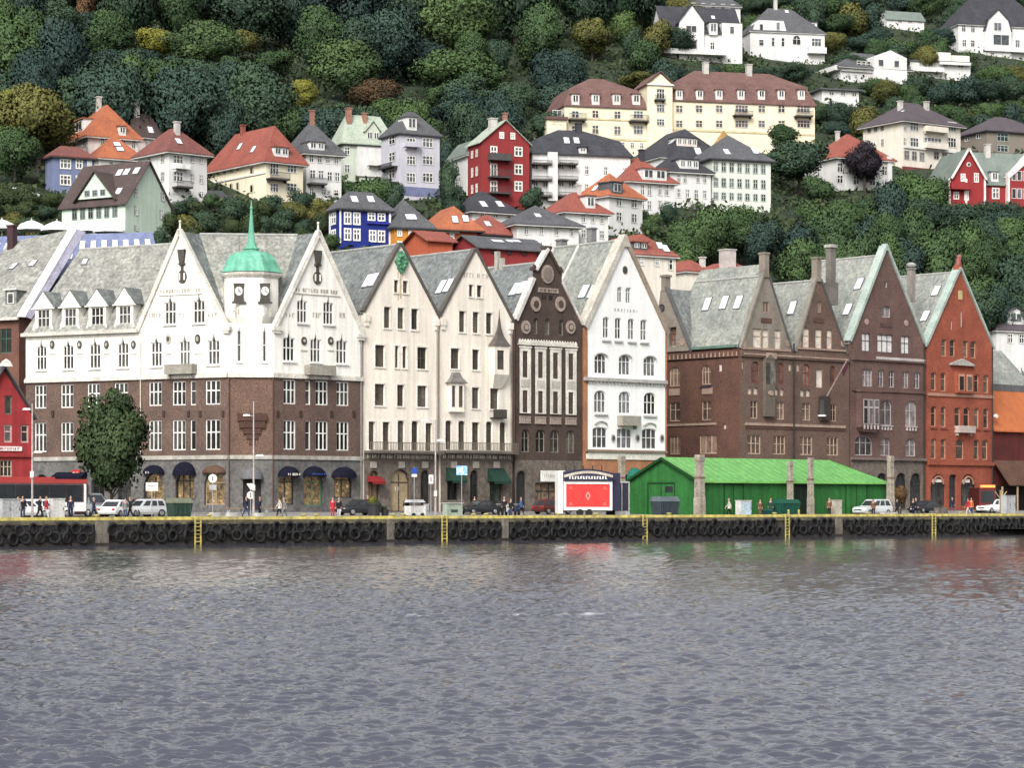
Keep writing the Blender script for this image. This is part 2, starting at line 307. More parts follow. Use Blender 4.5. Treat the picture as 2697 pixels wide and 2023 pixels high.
# ---- hotel on the corner
def hotel():
    u2=MAIN.u(722); c2=MAIN.w(u2,0,0); Y2=c2.y
    CH=Pl(722,Y2,7); u1=CH.u(600); c1=CH.w(u1,0,0); LW=Pl(600,c1.y,-28); RW=Pl(722,Y2,42)
    t=T('corner_hotel','white and brown brick corner hotel with twin gables and green domed clock tower','hotel',(c2.x,c2.y,ZB))
    HW=M('hotel_white',(.84,.82,.76),(.78,.76,.70),sc=.4,rough=.85,streak=.2,fine=.08); TR=M('hotel_trim',(.70,.67,.6),rough=.8,streak=.2)
    REL=M('relief_dark',(.07,.065,.055),rough=.7); RELL=M('relief_pale',(.42,.40,.34),rough=.8); SILL=M('sill_stone',(.30,.27,.22),rough=.8)
    hs=dict(cols=3,tr=.42,fw=.1,fm=FRAMEW,mw=.11)
    # levels per wing: (plane, gable) in pixels
    uL=LW.u(68); ref=334
    zb1=LW.z(334,993); zs1=LW.z(334,1206); ze=LW.z(367,868); ua=LW.u(474); za=LW.z(474,604); ug=LW.u(367)
    zb2=RW.z(836,999); zs2=RW.z(836,1207); ur=RW.u(954); zr=RW.z(952,876); zl=RW.z(722,858); ub=RW.u(838); zb_=RW.z(838,608)
    zb=(zb1+zb2)/2; zs=(zs1+zs2)/2
    hU=[]; hB=[]; hG=[]
    # left wing windows
    hU+=row(t,LW,905,968,[(95,122),(165,193),(235,264),(309,338),(397,426),(472,500),(547,578)],pt=.75,sill=.18,**hs)
    hU+=row(t,LW,794,853,[(433,463),(508,539)],pt=.75,sill=.18,**hs)
    xs=[(91,122),(160,193),(230,263),(301,337),(392,426),(454,489),(541,580)]
    hB+=row(t,LW,1008,1071,xs,**hs); hB+=row(t,LW,1109,1188,xs,**hs)
    hB+=row(t,LW,1008,1071,[(501,516)],ref=334,cols=1,tr=.42); hB+=row(t,LW,1109,1188,[(501,516)],ref=334,cols=1,tr=.42)
    # right wing windows
    gU=row(t,RW,894,955,[(746,777),(818,846),(886,915)],pt=.75,sill=.18,**hs)+row(t,RW,795,853,[(783,810),(852,879)],pt=.75,sill=.18,**hs)
    xr=[(746,779),(831,864),(886,919)]
    gB=row(t,RW,1003,1067,xr,**hs)+row(t,RW,1109,1186,xr,**hs)+row(t,RW,1003,1067,[(804,818)],ref=834,tr=.42)+row(t,RW,1109,1186,[(804,818)],ref=834,tr=.42)
    cU=row(t,CH,872,953,[(624,636),(691,702)],pt=.6,tr=.45,sill=.15)
    # shops
    lG=[shopwin(t,LW,92,128,1250,1335,GLASS),shopwin(t,LW,160,190,1250,1335,GLASS),shopwin(t,LW,240,275,1250,1338,GLASS),shopwin(t,LW,310,345,1250,1338,GLASS),shopwin(t,LW,378,432,1245,1318,LIT),shopwin(t,LW,462,512,1240,1316,LIT,cols=3),shopwin(t,LW,538,592,1240,1330,LIT,cols=2,fm=TAN)]
    rG=[shopwin(t,RW,733,776,1238,1330,LIT),shopwin(t,RW,800,850,1238,1332,LIT,fm=M('green_frame',(.1,.22,.12))),shopwin(t,RW,880,928,1240,1312,LIT)]
    cG=[shopwin(t,CH,640,688,1245,1345,M('dark_entrance',(.02,.018,.02),rough=.6),cols=2)]
    W=lambda mat,label,pieces: [MBb for MBb in [MB()] if [MBb.wall(*p) for p in pieces] and MBb.build('wall',mat,t,label=label)]
    W(HW,'white rendered upper wall with gables',[(LW,[(uL,zb),(0,zb),(0,ze-.3),(ua,za),(ug,ze),(uL,ze)],hU),(CH,[(u1,zb),(0,zb),(0,zl+.2),(u1,zl+.2)],cU),(RW,[(0,zb),(ur,zb),(ur,zr),(ub,zb_),(0,zl-.3)],gU)])
    W(BRICKH,'brown brick middle wall',[(LW,[(uL,zs),(0,zs),(0,zb),(uL,zb)],hB),(RW,[(0,zs),(ur,zs),(ur,zb),(0,zb)],gB)])
    W(BRICKP,'blind brick corner wall',[(CH,[(u1,zs),(0,zs),(0,zb),(u1,zb)],[])])
    W(STONEG,'grey stone shop storey',[(LW,[(uL,ZB),(0,ZB),(0,zs),(uL,zs)],lG),(RW,[(0,ZB),(ur,ZB),(ur,zs),(0,zs)],rG),(CH,[(u1,ZB),(0,ZB),(0,zs),(u1,zs)],cG)])
    for pl,a0,a1 in ((LW,uL-.05,0),(CH,u1,0),(RW,0,ur)):
        a=MB(); a.box(pl,a0,a1,-.22,-.005,zb-.16,zb+.16); a.box(pl,a0,a1,-.12,-.004,zb+.17,zb+.3); a.build('cornice',TR,t)
        a=MB(); a.box(pl,a0,a1,-.14,-.005,zs-.2,zs+.18); a.build('string_course',STONEL,t)
    a=MB(); a.poly([LW.w(uL,0,ZB),LW.w(uL,13,ZB),LW.w(uL,13,ze),LW.w(uL,0,ze)]); a.poly([RW.w(ur,0,ZB),RW.w(ur,12,ZB),RW.w(ur,12,zr),RW.w(ur,0,zr)]); a.build('side_wall',HW,t)
    # ornament: relief name strips, shields, gable sculptures, wall anchors
    for px in (138,210,281,352): roundel(t,LW,px,908,6,11,REL,'shield',mat2=RELL,inner=.45)
    for px,m in ((444,RELL),(521,REL)): roundel(t,LW,px,893,7,13,m,'shield',mat2=RELL if m is REL else REL,inner=.5)
    for px in (800,870): roundel(t,RW,px,898,7,11,REL,'shield',mat2=RELL,inner=.4)
    for px in (138,210,281,352,444,521): band(t,LW,px-8,931,px+8,934,RELL,-.06,.0,'relief')
    for px in (800,870): band(t,RW,px-8,922,px+9,925,RELL,-.06,0,'relief')
    for pl,px,y in ((LW,481,0),(RW,835,3)):
        s=F/pl.Y(px); u,z=pl.uz(px,692+y); a=MB(); a.prism(pl,[(u-.22,z),(u+.22,z),(u+.3,z+.45),(u+.42,z+1.25),(u-.42,z+1.25),(u-.3,z+.45)],-.3,.02); a.prism(pl,[(u-.35,z-.2),(u+.35,z-.2),(u+.35,z-.02),(u-.35,z-.02)],-.25,.02); a.build('gable_sculpture',REL,t)
        z=pl.z(px,746+y); a=MB(); a.prism(pl,[(u+.5*math.cos(k*.4488),z+.62+.62*math.sin(k*.4488)) for k in range(14)],-.12,.02); a.prism(pl,[(u-.13,z+1.1),(u+.13,z+1.1),(u+.1,z+2.1),(u-.1,z+2.1)],-.16,.02); o=a.build('medallion',REL,t)
        b=MB(); b.prism(pl,[(u-.36,z+.3),(u-.2,z+.3),(u-.2,z+.95),(u-.36,z+.95)],-.15,-.12); b.prism(pl,[(u+.2,z+.3),(u+.36,z+.3),(u+.36,z+.95),(u+.2,z+.95)],-.15,-.12); b.build('boss',HW,t,parent=o)
    for pl,x0,x1,s in ((LW,423,530,3),(RW,779,892,4)):
        glyphs(t,pl,x0,x1,761,771,RELL,-.06,s,name='relief_lettering'); band(t,pl,x0-4,775,x1+3,777,TR,-.1,0,'string_course')
    for pl,xs in ((LW,((393,425),(472,497),(548,572))),(RW,((752,777),(823,846),(893,914)))):
        for i,(x0,x1) in enumerate(xs): glyphs(t,pl,x0,x1,824,836,RELL,-.05,x0,name='relief_lettering')
    glyphs(t,CH,612,646,812,828,RELL,-.06,9,name='relief_lettering'); glyphs(t,CH,682,716,812,828,RELL,-.06,10,name='relief_lettering')
    for pl,xs in ((LW,(140,211,282,365,432,497,528,588)),(RW,(731,791,872,931))):
        for px in xs: band(t,pl,px-3,1082,px+3,1098,M('anchor',(.05,.03,.025)),-.12,0,'wall_anchor')
    u=CH.u(664)
    a=MB(); zc=CH.z(664,1089)
    for w,h0,h1,o in ((1.35,0,.7,.34),(1.2,.75,1.35,.27),(.8,1.4,1.9,.2),(.55,1.95,2.4,.14),(.3,2.45,2.9,.09)): a.box(CH,u-w,u+w,-o,-.004,zc-h1,zc-h0)
    a.build('brick_corbel',M('corbel_brick',(.075,.04,.03),rough=.9,fine=.3),t)
    pipe(t,CH,603,985,1345,BROWNP,.06); pipe(t,CH,719,985,1345,BROWNP,.06); pipe(t,RW,951,880,1345,GREYP); pipe(t,LW,370,870,1200,M('pipe_cream',(.6,.57,.5)),.06)
    balcony(t,LW,447,520,960,986,M('balcony_stone',(.30,.28,.24),rough=.8),out=.9,solid=True); balcony(t,RW,801,870,963,989,M('balcony_stone',(.3,.28,.24)),out=.9,solid=True)
    # verges
    verge(t,LW,[(LW.u(362),LW.z(362,872)),(ua,za),(.1,ze-.2)],TR,.28,-.25,.3); verge(t,RW,[(-.1,zl-.15),(ub,zb_),(ur+.15,zr-.1)],TR,.28,-.25,.3)
    for pl,q in ((LW,(ua,za)),(RW,(ub,zb_))):
        a=MB(); a.cyl(pl.w(q[0],0,q[1]),pl.w(q[0],0,q[1]+.75),.12,.05); a.ball(pl.w(q[0],0,q[1]+.75),.13); a.build('finial',TR,t)
    for pl,px,py in ((LW,598,858),(RW,727,858),(RW,949,877)):
        a=MB(); u,z=pl.uz(px,py); a.box(pl,u-.5,u+.5,-.35,.1,z-.45,z-.1); a.box(pl,u-.35,u+.35,-.28,.1,z-.7,z-.46); a.build('kneeler',TR,t)
    # roofs
    pts=lambda *q:[Vector(x) for x in q]
    zr1=LW.z(300,652,6); e0=LW.w(uL-.2,-.25,ze); e1=LW.w(ug,-.25,ze)
    main=[e0,e1,LW.w(ua,6,zr1),LW.w(LW.u(210,6),6,zr1)]
    a=MB(); a.slab(main,(0,0,-.2)); a.slab([LW.w(uL-.2,-.25,ze),main[3],LW.w(uL-.2,12,ze)],(0,0,-.2)); a.build('roof',SLATE,t,label='grey slate main roof of the left wing')
    b=MB(); b.box(LW,uL-.3,ug,-.45,-.22,ze-.28,ze+.06); b.build('gutter',M('gutter_pale',(.55,.53,.48)),t)
    rl=LW.w(ua,3.2,za-.15); rr=RW.w(ub,3.2,zb_-.15)
    a=MB(); a.slab([LW.w(ua,.2,za-.15),LW.w(.0,.2,ze-.4),LW.w(.0,3.5,ze-.4),LW.w(ua,9,za-.15)],(0,0,-.15)); a.slab([LW.w(ua,.2,za-.15),LW.w(ua,9,za-.15),LW.w(ug,9,ze),LW.w(ug,.2,ze)],(0,0,-.15))
    a.slab([RW.w(ub,.2,zb_-.15),RW.w(.0,.2,zl-.4),RW.w(.0,3.5,zl-.4),RW.w(ub,9,zb_-.15)],(0,0,-.15)); a.slab([RW.w(ub,.2,zb_-.15),RW.w(ub,9,zb_-.15),RW.w(ur,9,zr),RW.w(ur,.2,zr)],(0,0,-.15))
    a.build('roof',SLATED,t,label='darker slate roofs of the two gables')
    a=MB(); A,B=LW.w(-.1,.6,ze-.3),RW.w(.1,.6,zl-.3); a.slab([A,B,rr],(0,0,-.2)); a.slab([A,rr,rl],(0,0,-.2)); a.build('roof',SLATE,t,label='mottled slate roof behind the tower')
    b=MB(); b.cyl(rl,rr,.14,n=6); b.cyl(main[2],main[3],.14,n=6); b.build('ridge_cap',M('ridge_cap',(.36,.36,.34)),t)
    skylight(t,[main],224,690,.5,.6)
    # dormers
    for x0,x1,xa in ((90,134,105),(161,204,178),(231,276,250),(304,348,322)):
        z0=ze+.1; z1=LW.z(220,806); zt=LW.z(220,764); q0,q1=LW.u(x0),LW.u(x1); m=(q0+q1)/2
        wh=win(t,LW,q0+.28,z0+.28,q1-.28,z1-.15,cols=3,tr=.42,fw=.08,v=.15,vd=.12)
        a=MB(); a.wall(LW,[(q0,z0),(q1,z0),(q1,z1),(q0,z1)],[wh],.15,.12); a.prism(LW,[(q0-.25,z1+.002),(q1+.25,z1+.002),(m,zt)],.05,.4)
        for q in (q0,q1): a.poly([LW.w(q,.15,z0),LW.w(q,2.2,z0),LW.w(q,2.2,z1),LW.w(q,.15,z1)])
        a.box(LW,q0-.38,q1+.38,-.02,.12,z1-.1,z1)
        for s,q in((-1,q0),(1,q1)): a.prism(LW,[(q,z0),(q+s*.4,z0),(q+s*.12,z0+.5),(q,z0+1)],.02,.2)
        o=a.build('dormer',HW,t)
        b=MB(); b.slab([LW.w(q0-.3,.04,z1),LW.w(m,.04,zt+.06),LW.w(m,3.2,zt+.06),LW.w(q0-.3,3.2,z1)],(0,0,.07)); b.slab([LW.w(q1+.3,.04,z1),LW.w(m,.04,zt+.06),LW.w(m,3.2,zt+.06),LW.w(q1+.3,3.2,z1)],(0,0,.07)); b.build('dormer_roof',SLATED,t,parent=o)
    # clock tower: five sided shaft on the chamfer, copper bell roof, spire
    COP=M('copper_green',(.16,.44,.31),(.10,.33,.23),c3=(.26,.55,.42),sc=.9,rough=.65,streak=.3,fine=.15)
    cu=(CH.u(592)+CH.u(734))/2; hw=(CH.u(734)-CH.u(592))/2; cen=CH.w(cu,hw*.95,0); zt0=zl-.2; zt1=CH.z(663,724)
    def octo(r,z,n=8): return [Vector((cen.x+r*math.cos(R(7)+math.pi/8+i*math.pi/4),cen.y+r*math.sin(R(7)+math.pi/8+i*math.pi/4),z)) for i in range(n)]
    rr_=hw/math.cos(math.pi/8)
    a=MB(); a.loft([octo(rr_*.78,zt0-.4),octo(rr_,zt0+1.1),octo(rr_,zt1)]); a.build('tower',HW,t)
    a=MB(); a.loft([octo(rr_*1.0,zt1-.25),octo(rr_*1.1,zt1+.05),octo(rr_*1.13,zt1+.28)]); a.build('tower_cornice',TR,t)
    S=F/CH.Y(663); zz=lambda py:CH.z(663,py)
    a=MB(); pr=[(1.16,714),(1.12,708),(1.03,695),(.96,682),(.84,670),(.68,662),(.46,657),(.30,655)]
    a.loft([octo(hw*k*1.04,zz(y)) for k,y in pr]); a.build('dome',COP,t,smooth=False)
    a=MB(); a.lathe((cen.x,cen.y,0),[(hw*.29,zz(656)),(hw*.26,zz(652)),(hw*.31,zz(650)),(hw*.31,zz(647)),(hw*.22,zz(645)),(hw*.17,zz(636)),(hw*.13,zz(622)),(hw*.09,zz(590)),(hw*.05,zz(555)),(.05,zz(530)),(.04,zz(518))],12); a.ball((cen.x,cen.y,zz(540)),.16); a.build('spire',COP,t)
    a=MB(); a.cyl((cen.x-1.3,cen.y+1.5,zz(655)),(cen.x-1.3,cen.y+1.5,zz(606)),.05); a.build('aerial',GREYP,t)
    for k,px in ((-1,629),(1,698)):
        pl=Pl(663,100,7); pl.O=Vector((cen.x,cen.y))-pl.n*hw; s=F/(cen.y-hw); u=pl.u(px); z=pl.z(px,770); aa=MB()
        w=.52; aa.prism(pl,[(u-w,z-.85),(u+w,z-.85),(u+w*.85,z-.5),(u+w*.85,z+.35),(u+w,z+.85),(u-w,z+.85),(u-w*.85,z+.35),(u-w*.85,z-.5)],-.12,.02); aa.box(pl,u-w-.15,u+w+.15,-.2,.02,z-1.05,z-.87); o=aa.build('clock',REL,t)
        b=MB(); b.prism(pl,[(u+.36*math.cos(i*.3927),z+.12+.42*math.sin(i*.3927)) for i in range(16)],-.17,-.12); b.build('clock_face',M('clock_face',(.72,.71,.7)),t,parent=o)
        c=MB(); c.prism(pl,[(u-.03,z+.1),(u+.03,z+.1),(u+.02,z+.42),(u-.02,z+.42)],-.2,-.175); c.prism(pl,[(u-.02,z+.16),(u-.02,z+.09),(u+.24,z-.05),(u+.25,z+.0)],-.2,-.175); c.build('clock_hands',DARK,t,parent=o)
    # awnings and signs
    awning(t,LW,457,517,1216,1253,NAVY,1.0,True); awning(t,LW,378,434,1225,1248,NAVY,.8,True); awning(t,LW,534,596,1226,1246,M('brown_canvas',(.09,.05,.03)),.7,True)
    awning(t,RW,731,787,1228,1256,NAVY,1.0,True); awning(t,RW,796,856,1228,1256,NAVY,1.0,True); awning(t,RW,872,937,1230,1258,NAVY,1.0,True)
    awning(t,CH,634,694,1231,1262,GREYC,1.2,True)
    awning(t,LW,150,230,1245,1262,NAVY,.9); band(t,LW,193,1238,213,1256,M('red_sign',(.45,.03,.03)),-.2,0,'sign'); glyphs(t,LW,196,211,1244,1250,SIGNW,-.24,5)
    glyphs(t,RW,742,776,1247,1253,SIGNW,-1.05,6); glyphs(t,RW,806,846,1247,1252,M('sign_blue',(.05,.1,.35)),-1.05,7); glyphs(t,LW,398,415,1242,1248,SIGNW,-.9,8)
    return LW,RW
LWH,RWH=hotel()
# ---- the two cream gables
def cream(i):
    if i==0:
        xl,yl,xr,yr,xa,ya=959,821,1155,829,1055,641
        t=T('cream_gable_building','cream rendered gable house with a green crest hanging below its apex','gabled building',MAIN.at(1055,0,ZB),'cream twin gable houses')
    else:
        xl,yl,xr,yr,xa,ya=1160,831,1350,841,1252,655
        t=T('cream_gable_building','cream rendered gable house with a pointed corner oriel and a small bay','gabled building',MAIN.at(1252,0,ZB),'cream twin gable houses')
    t.pane=CGLASS; pl=MAIN; ul,ur,ua=pl.u(xl),pl.u(xr)-.02,pl.u(xa); zl=pl.z(xl,yl); zr=pl.z(xr,yr); za=pl.z(xa,ya); ref=(xl+xr)/2
    zl=zr=(zl+zr)/2; zg=pl.z(ref,1193)
    st=dict(cols=1,fw=.07,fm=SASH,vd=.28); h=[]
    if i==0:
        h+=row(t,pl,739,771,[(1038,1049),(1061,1074)],ref,**st); h+=row(t,pl,811,866,[(1011,1028),(1047,1064),(1083,1101)],ref,**st)
        h+=row(t,pl,912,969,[(988,1013),(1099,1124)],ref,cols=2,tr=.5,fw=.07,fm=SASH,vd=.28)+row(t,pl,912,969,[(1040,1050),(1060,1071)],ref,**st)
        h+=row(t,pl,1014,1070,[(987,1013),(1046,1064),(1099,1124)],ref,cols=2,fw=.07,fm=SASH,vd=.28,tr=.35)
        h+=row(t,pl,1113,1186,[(971,987),(1008,1026),(1121,1138)],ref,cols=2,fw=.07,fm=SASH,vd=.3,tr=.25)
        h+=row(t,pl,1108,1186,[(1047,1065),(1084,1102)],ref,cols=2,fw=.07,fm=SASH,vd=.3,tr=.25,arch=.25)
    else:
        h+=row(t,pl,751,782,[(1235,1246),(1256,1269)],ref,**st); h+=row(t,pl,822,877,[(1209,1225),(1245,1261),(1280,1296)],ref,**st)
        h+=row(t,pl,921,974,[(1187,1210)],ref,cols=2,tr=.5,fw=.07,fm=SASH,vd=.28)+row(t,pl,921,974,[(1244,1262)],ref,**st)
        h+=row(t,pl,1021,1076,[(1243,1262),(1291,1313)],ref,cols=2,fw=.07,fm=SASH,vd=.28,tr=.35)
        h+=row(t,pl,1110,1186,[(1173,1190),(1207,1225),(1280,1297),(1316,1333)],ref,cols=2,fw=.07,fm=SASH,vd=.3,tr=.25,arch=.25)+row(t,pl,1113,1186,[(1243,1262)],ref,cols=2,fw=.07,fm=SASH,vd=.3,tr=.25)
    a=MB(); a.wall(pl,[(ul,zg),(ur,zg),(ur,zr),(ua,za),(ul,zl)],h,0,.28); a.build('wall',CREAM,t,label='cream rendered gabled wall')
    # raised plaster surrounds
    for o in h:
        x0=min(q[0] for q in o); x1=max(q[0] for q in o); z0=min(q[1] for q in o); z1=max(q[1] for q in o); b=MB(); f=.13
        b.box(pl,x0-f,x0-.005,-.04,-.003,z0,z1); b.box(pl,x1+.005,x1+f,-.04,-.003,z0,z1); b.box(pl,x0-f,x1+f,-.05,-.003,z1+.005,z1+.17); b.box(pl,x0-f,x1+f,-.09,-.003,z0-.15,z0-.005)
        b.build('window_surround',M('surround_white',(.8,.74,.67),rough=.8),t)
    polys=groof(t,pl,ua,za-.1,ul,zl,ur,zr,11,SLATED)
    vm=M('verge_brown',(.10,.09,.08),rough=.8); verge(t,pl,[(ul-.05,zl-.1),(ua,za),(ur+.05,zr-.1)],vm,.1,-.12,.4,up=.2)
    sides(t,pl,ul,ur,ZB,zl,zr,11,CREAM)
    for q,s in ((ul+.3,1),(ur-.3,-1)):
        a=MB(); a.box(pl,q-.32,q+.32,-.2,.05,zl-1.0,zl-.35); a.box(pl,q-.22,q+.22,-.14,.05,zl-1.45,zl-1.0); a.build('kneeler',CREAM,t)
    pipe(t,pl,xr-3,845,1185,GREYP,.08)
    if i==0:
        skylight(t,polys,969,740,.8,1.5); skylight(t,polys,985,737,.8,1.5)
        a=MB(); u,z=pl.uz(1056,690); n=16
        a.prism(pl,[(u+(.72+.14*math.cos(i*2.4))*math.cos(i*6.283/n),z+(1.0+.15*math.sin(i*1.7))*math.sin(i*6.283/n)) for i in range(n)],-.22,.0)
        for k in range(9): a.ball(pl.w(u+.4*math.cos(k*.7),-.22,z+.6*math.sin(k*.7)),.2,6,4)
        a.build('crest',M('verdigris',(.10,.27,.15),(.05,.15,.09),sc=3,rough=.7),t)
        a=MB(); 
        for dx,zb,w in ((-.02,1.2,.09),(.16,2.9,.05),(-.35,.9,.05)): a.box(pl,u+dx-w,u+dx+w,-.006,-.002,z-4.3+zb*.6,z-1)
        a.build('rust_stain',M('rust_stain',(.5,.33,.18),(.66,.55,.42),sc=1.5,streak=.4),t)
    else:
        skylight(t,polys,1163,756,.8,1.6); skylight(t,polys,1182,752,.8,1.6)
        glyphs(t,pl,1221,1284,720,732,M('gable_lettering',(.45,.42,.38)),-.03,21,name='gable_lettering')
        # corner oriel with pointed roof
        u0,u1=pl.u(1289),pl.u(1327); z0=pl.z(ref,1102)+.2; z1=pl.z(ref,909); m=(u0+u1)/2
        a=MB(); zb=pl.z(ref,985); wh=win(t,pl,pl.u(1296),pl.z(ref,972),pl.u(1314),pl.z(ref,921),cols=1,tr=.3,fw=.06,fm=SASH,v=-.8,vd=.15)
        a.wall(pl,[(u0,zb),(u1,zb),(u1,z1),(u0,z1)],[wh],-.8,.15)
        for q in(u0,u1): a.poly([pl.w(q,-.8,zb),pl.w(q,.02,zb),pl.w(q,.02,z1),pl.w(q,-.8,z1)])
        a.loft([[pl.w(u0,-.8,zb),pl.w(u1,-.8,zb),pl.w(u1,0,zb),pl.w(u0,0,zb)],[pl.w(u0+.35,-.1,zb-1.4),pl.w(u1-.35,-.1,zb-1.4),pl.w(u1-.35,0,zb-1.4),pl.w(u0+.35,0,zb-1.4)]]); a.build('oriel',CREAM,t)
        a=MB(); zt=pl.z(1306,815); sec=[]
        for f,k in ((0,1.18),(.12,.82),(.28,.45),(.5,.2),(.8,.06),(1,.02)):
            hwd=(u1-u0)/2*k; z=z1+(zt-z1)*f; sec.append([pl.w(m-hwd,-.4-.45*k,z),pl.w(m+hwd,-.4-.45*k,z),pl.w(m+hwd,-.4+.45*k,z),pl.w(m-hwd,-.4+.45*k,z)])
        a.loft(sec); a.build('oriel_roof',M('oriel_slate',(.11,.095,.085),rough=.7,fine=.3),t)
        u0,u1=pl.u(1180),pl.u(1215); z0=pl.z(ref,1082); z1=pl.z(ref,1012); m=(u0+u1)/2
        a=MB(); ww=[win(t,pl,pl.u(1183),pl.z(ref,1075),pl.u(1192),pl.z(ref,1019),fw=.06,fm=SASH,v=-.45,vd=.15),win(t,pl,pl.u(1201),pl.z(ref,1075),pl.u(1212),pl.z(ref,1019),fw=.06,fm=SASH,v=-.45,vd=.15)]
        a.wall(pl,[(u0,z0),(u1,z0),(u1,z1),(u0,z1)],ww,-.45,.15); a.prism(pl,[(u0,z0),(u1,z0),(u1,z0-.2),(u0,z0-.2)],-.5,0)
        for q in(u0,u1): a.poly([pl.w(q,-.45,z0),pl.w(q,.02,z0),pl.w(q,.02,z1),pl.w(q,-.45,z1)])
        a.build('bay',CREAM,t)
        a=MB(); zt=pl.z(ref,984); sec=[]
        for f,k in ((0,1.45),(.15,1.2),(.5,.75),(1,.5)):
            hwd=(u1-u0)/2*k; z=z1+(zt-z1)*f; sec.append([pl.w(m-hwd,-.62*min(1,k),z),pl.w(m+hwd,-.62*min(1,k),z),pl.w(m+hwd,0,z),pl.w(m-hwd,0,z)])
        a.loft(sec); a.build('bay_roof',M('bay_slate',(.2,.185,.17),rough=.7,fine=.3),t)
        band(t,pl,1290,1079,1325,1101,M('iron_balcony',(.07,.06,.05),fine=.4,fsc=12),-.6,-.55,'railing'); band(t,pl,1290,1100,1325,1103,DARK,-.6,0,'balcony')
    # balcony along the first floor, frieze, ground storey
    a=MB(); a.box(pl,ul,ur,-1.0,0,zg-.1,zg+.15); o=a.build('balcony',M('balcony_brown',(.12,.10,.085)),t); railing(t,pl,ul+.05,ur-.05,-.98,zg+.15,.85,M('rail_brown',(.17,.15,.12)),.2,parent=o)
    a=MB(); a.box(pl,ul,ur,-.06,-.003,pl.z(ref,1213),pl.z(ref,1196)); o=a.build('frieze',M('frieze_brown',(.13,.11,.09)),t)
    glyphs(t,pl,xl+6,xr-8,1198,1208,M('frieze_lettering',(.66,.62,.55)),-.12,30+i,.25,'frieze_lettering')
    g=[]
    if i==0: g+=[shopwin(t,pl,1029,1081,1237,1349,TAN,arch=.45,cols=2,fm=M('arch_frame',(.07,.05,.04)),tr=.3,ref=1055),shopwin(t,pl,1108,1133,1238,1330,GLASS,ref=1120),shopwin(t,pl,970,1000,1240,1332,M('lit_dim',(.2,.13,.08),emit=.05),ref=985)]
    else: g+=[shopwin(t,pl,1178,1208,1238,1318,GLASS,ref=1192),shopwin(t,pl,1238,1262,1238,1345,GLASS,ref=1250),shopwin(t,pl,1290,1324,1240,1330,GLASS,ref=1305)]
    a=MB(); a.wall(pl,[(ul,ZB),(ur,ZB),(ur,zg),(ul,zg)],g,0,.35); a.build('wall',CREAMG,t,label='dark brown stone shop storey')
    for px in ((982,1056,1118) if i==0 else (1194,1252,1306)): band(t,pl,px-7,1216,px+8,1233,M('keystone',(.38,.34,.3)),-.14,-.003,'keystone')
    if i==0: awning(t,pl,968,1002,1256,1276,M('red_canvas',(.22,.015,.02)),.8); glyphs(t,pl,1046,1068,1282,1294,SIGNW,.3,4,name='sign')
    else: awning(t,pl,1174,1212,1233,1273,GREENC,1.1); awning(t,pl,1284,1328,1235,1275,GREENC,1.1)
cream(0); cream(1)
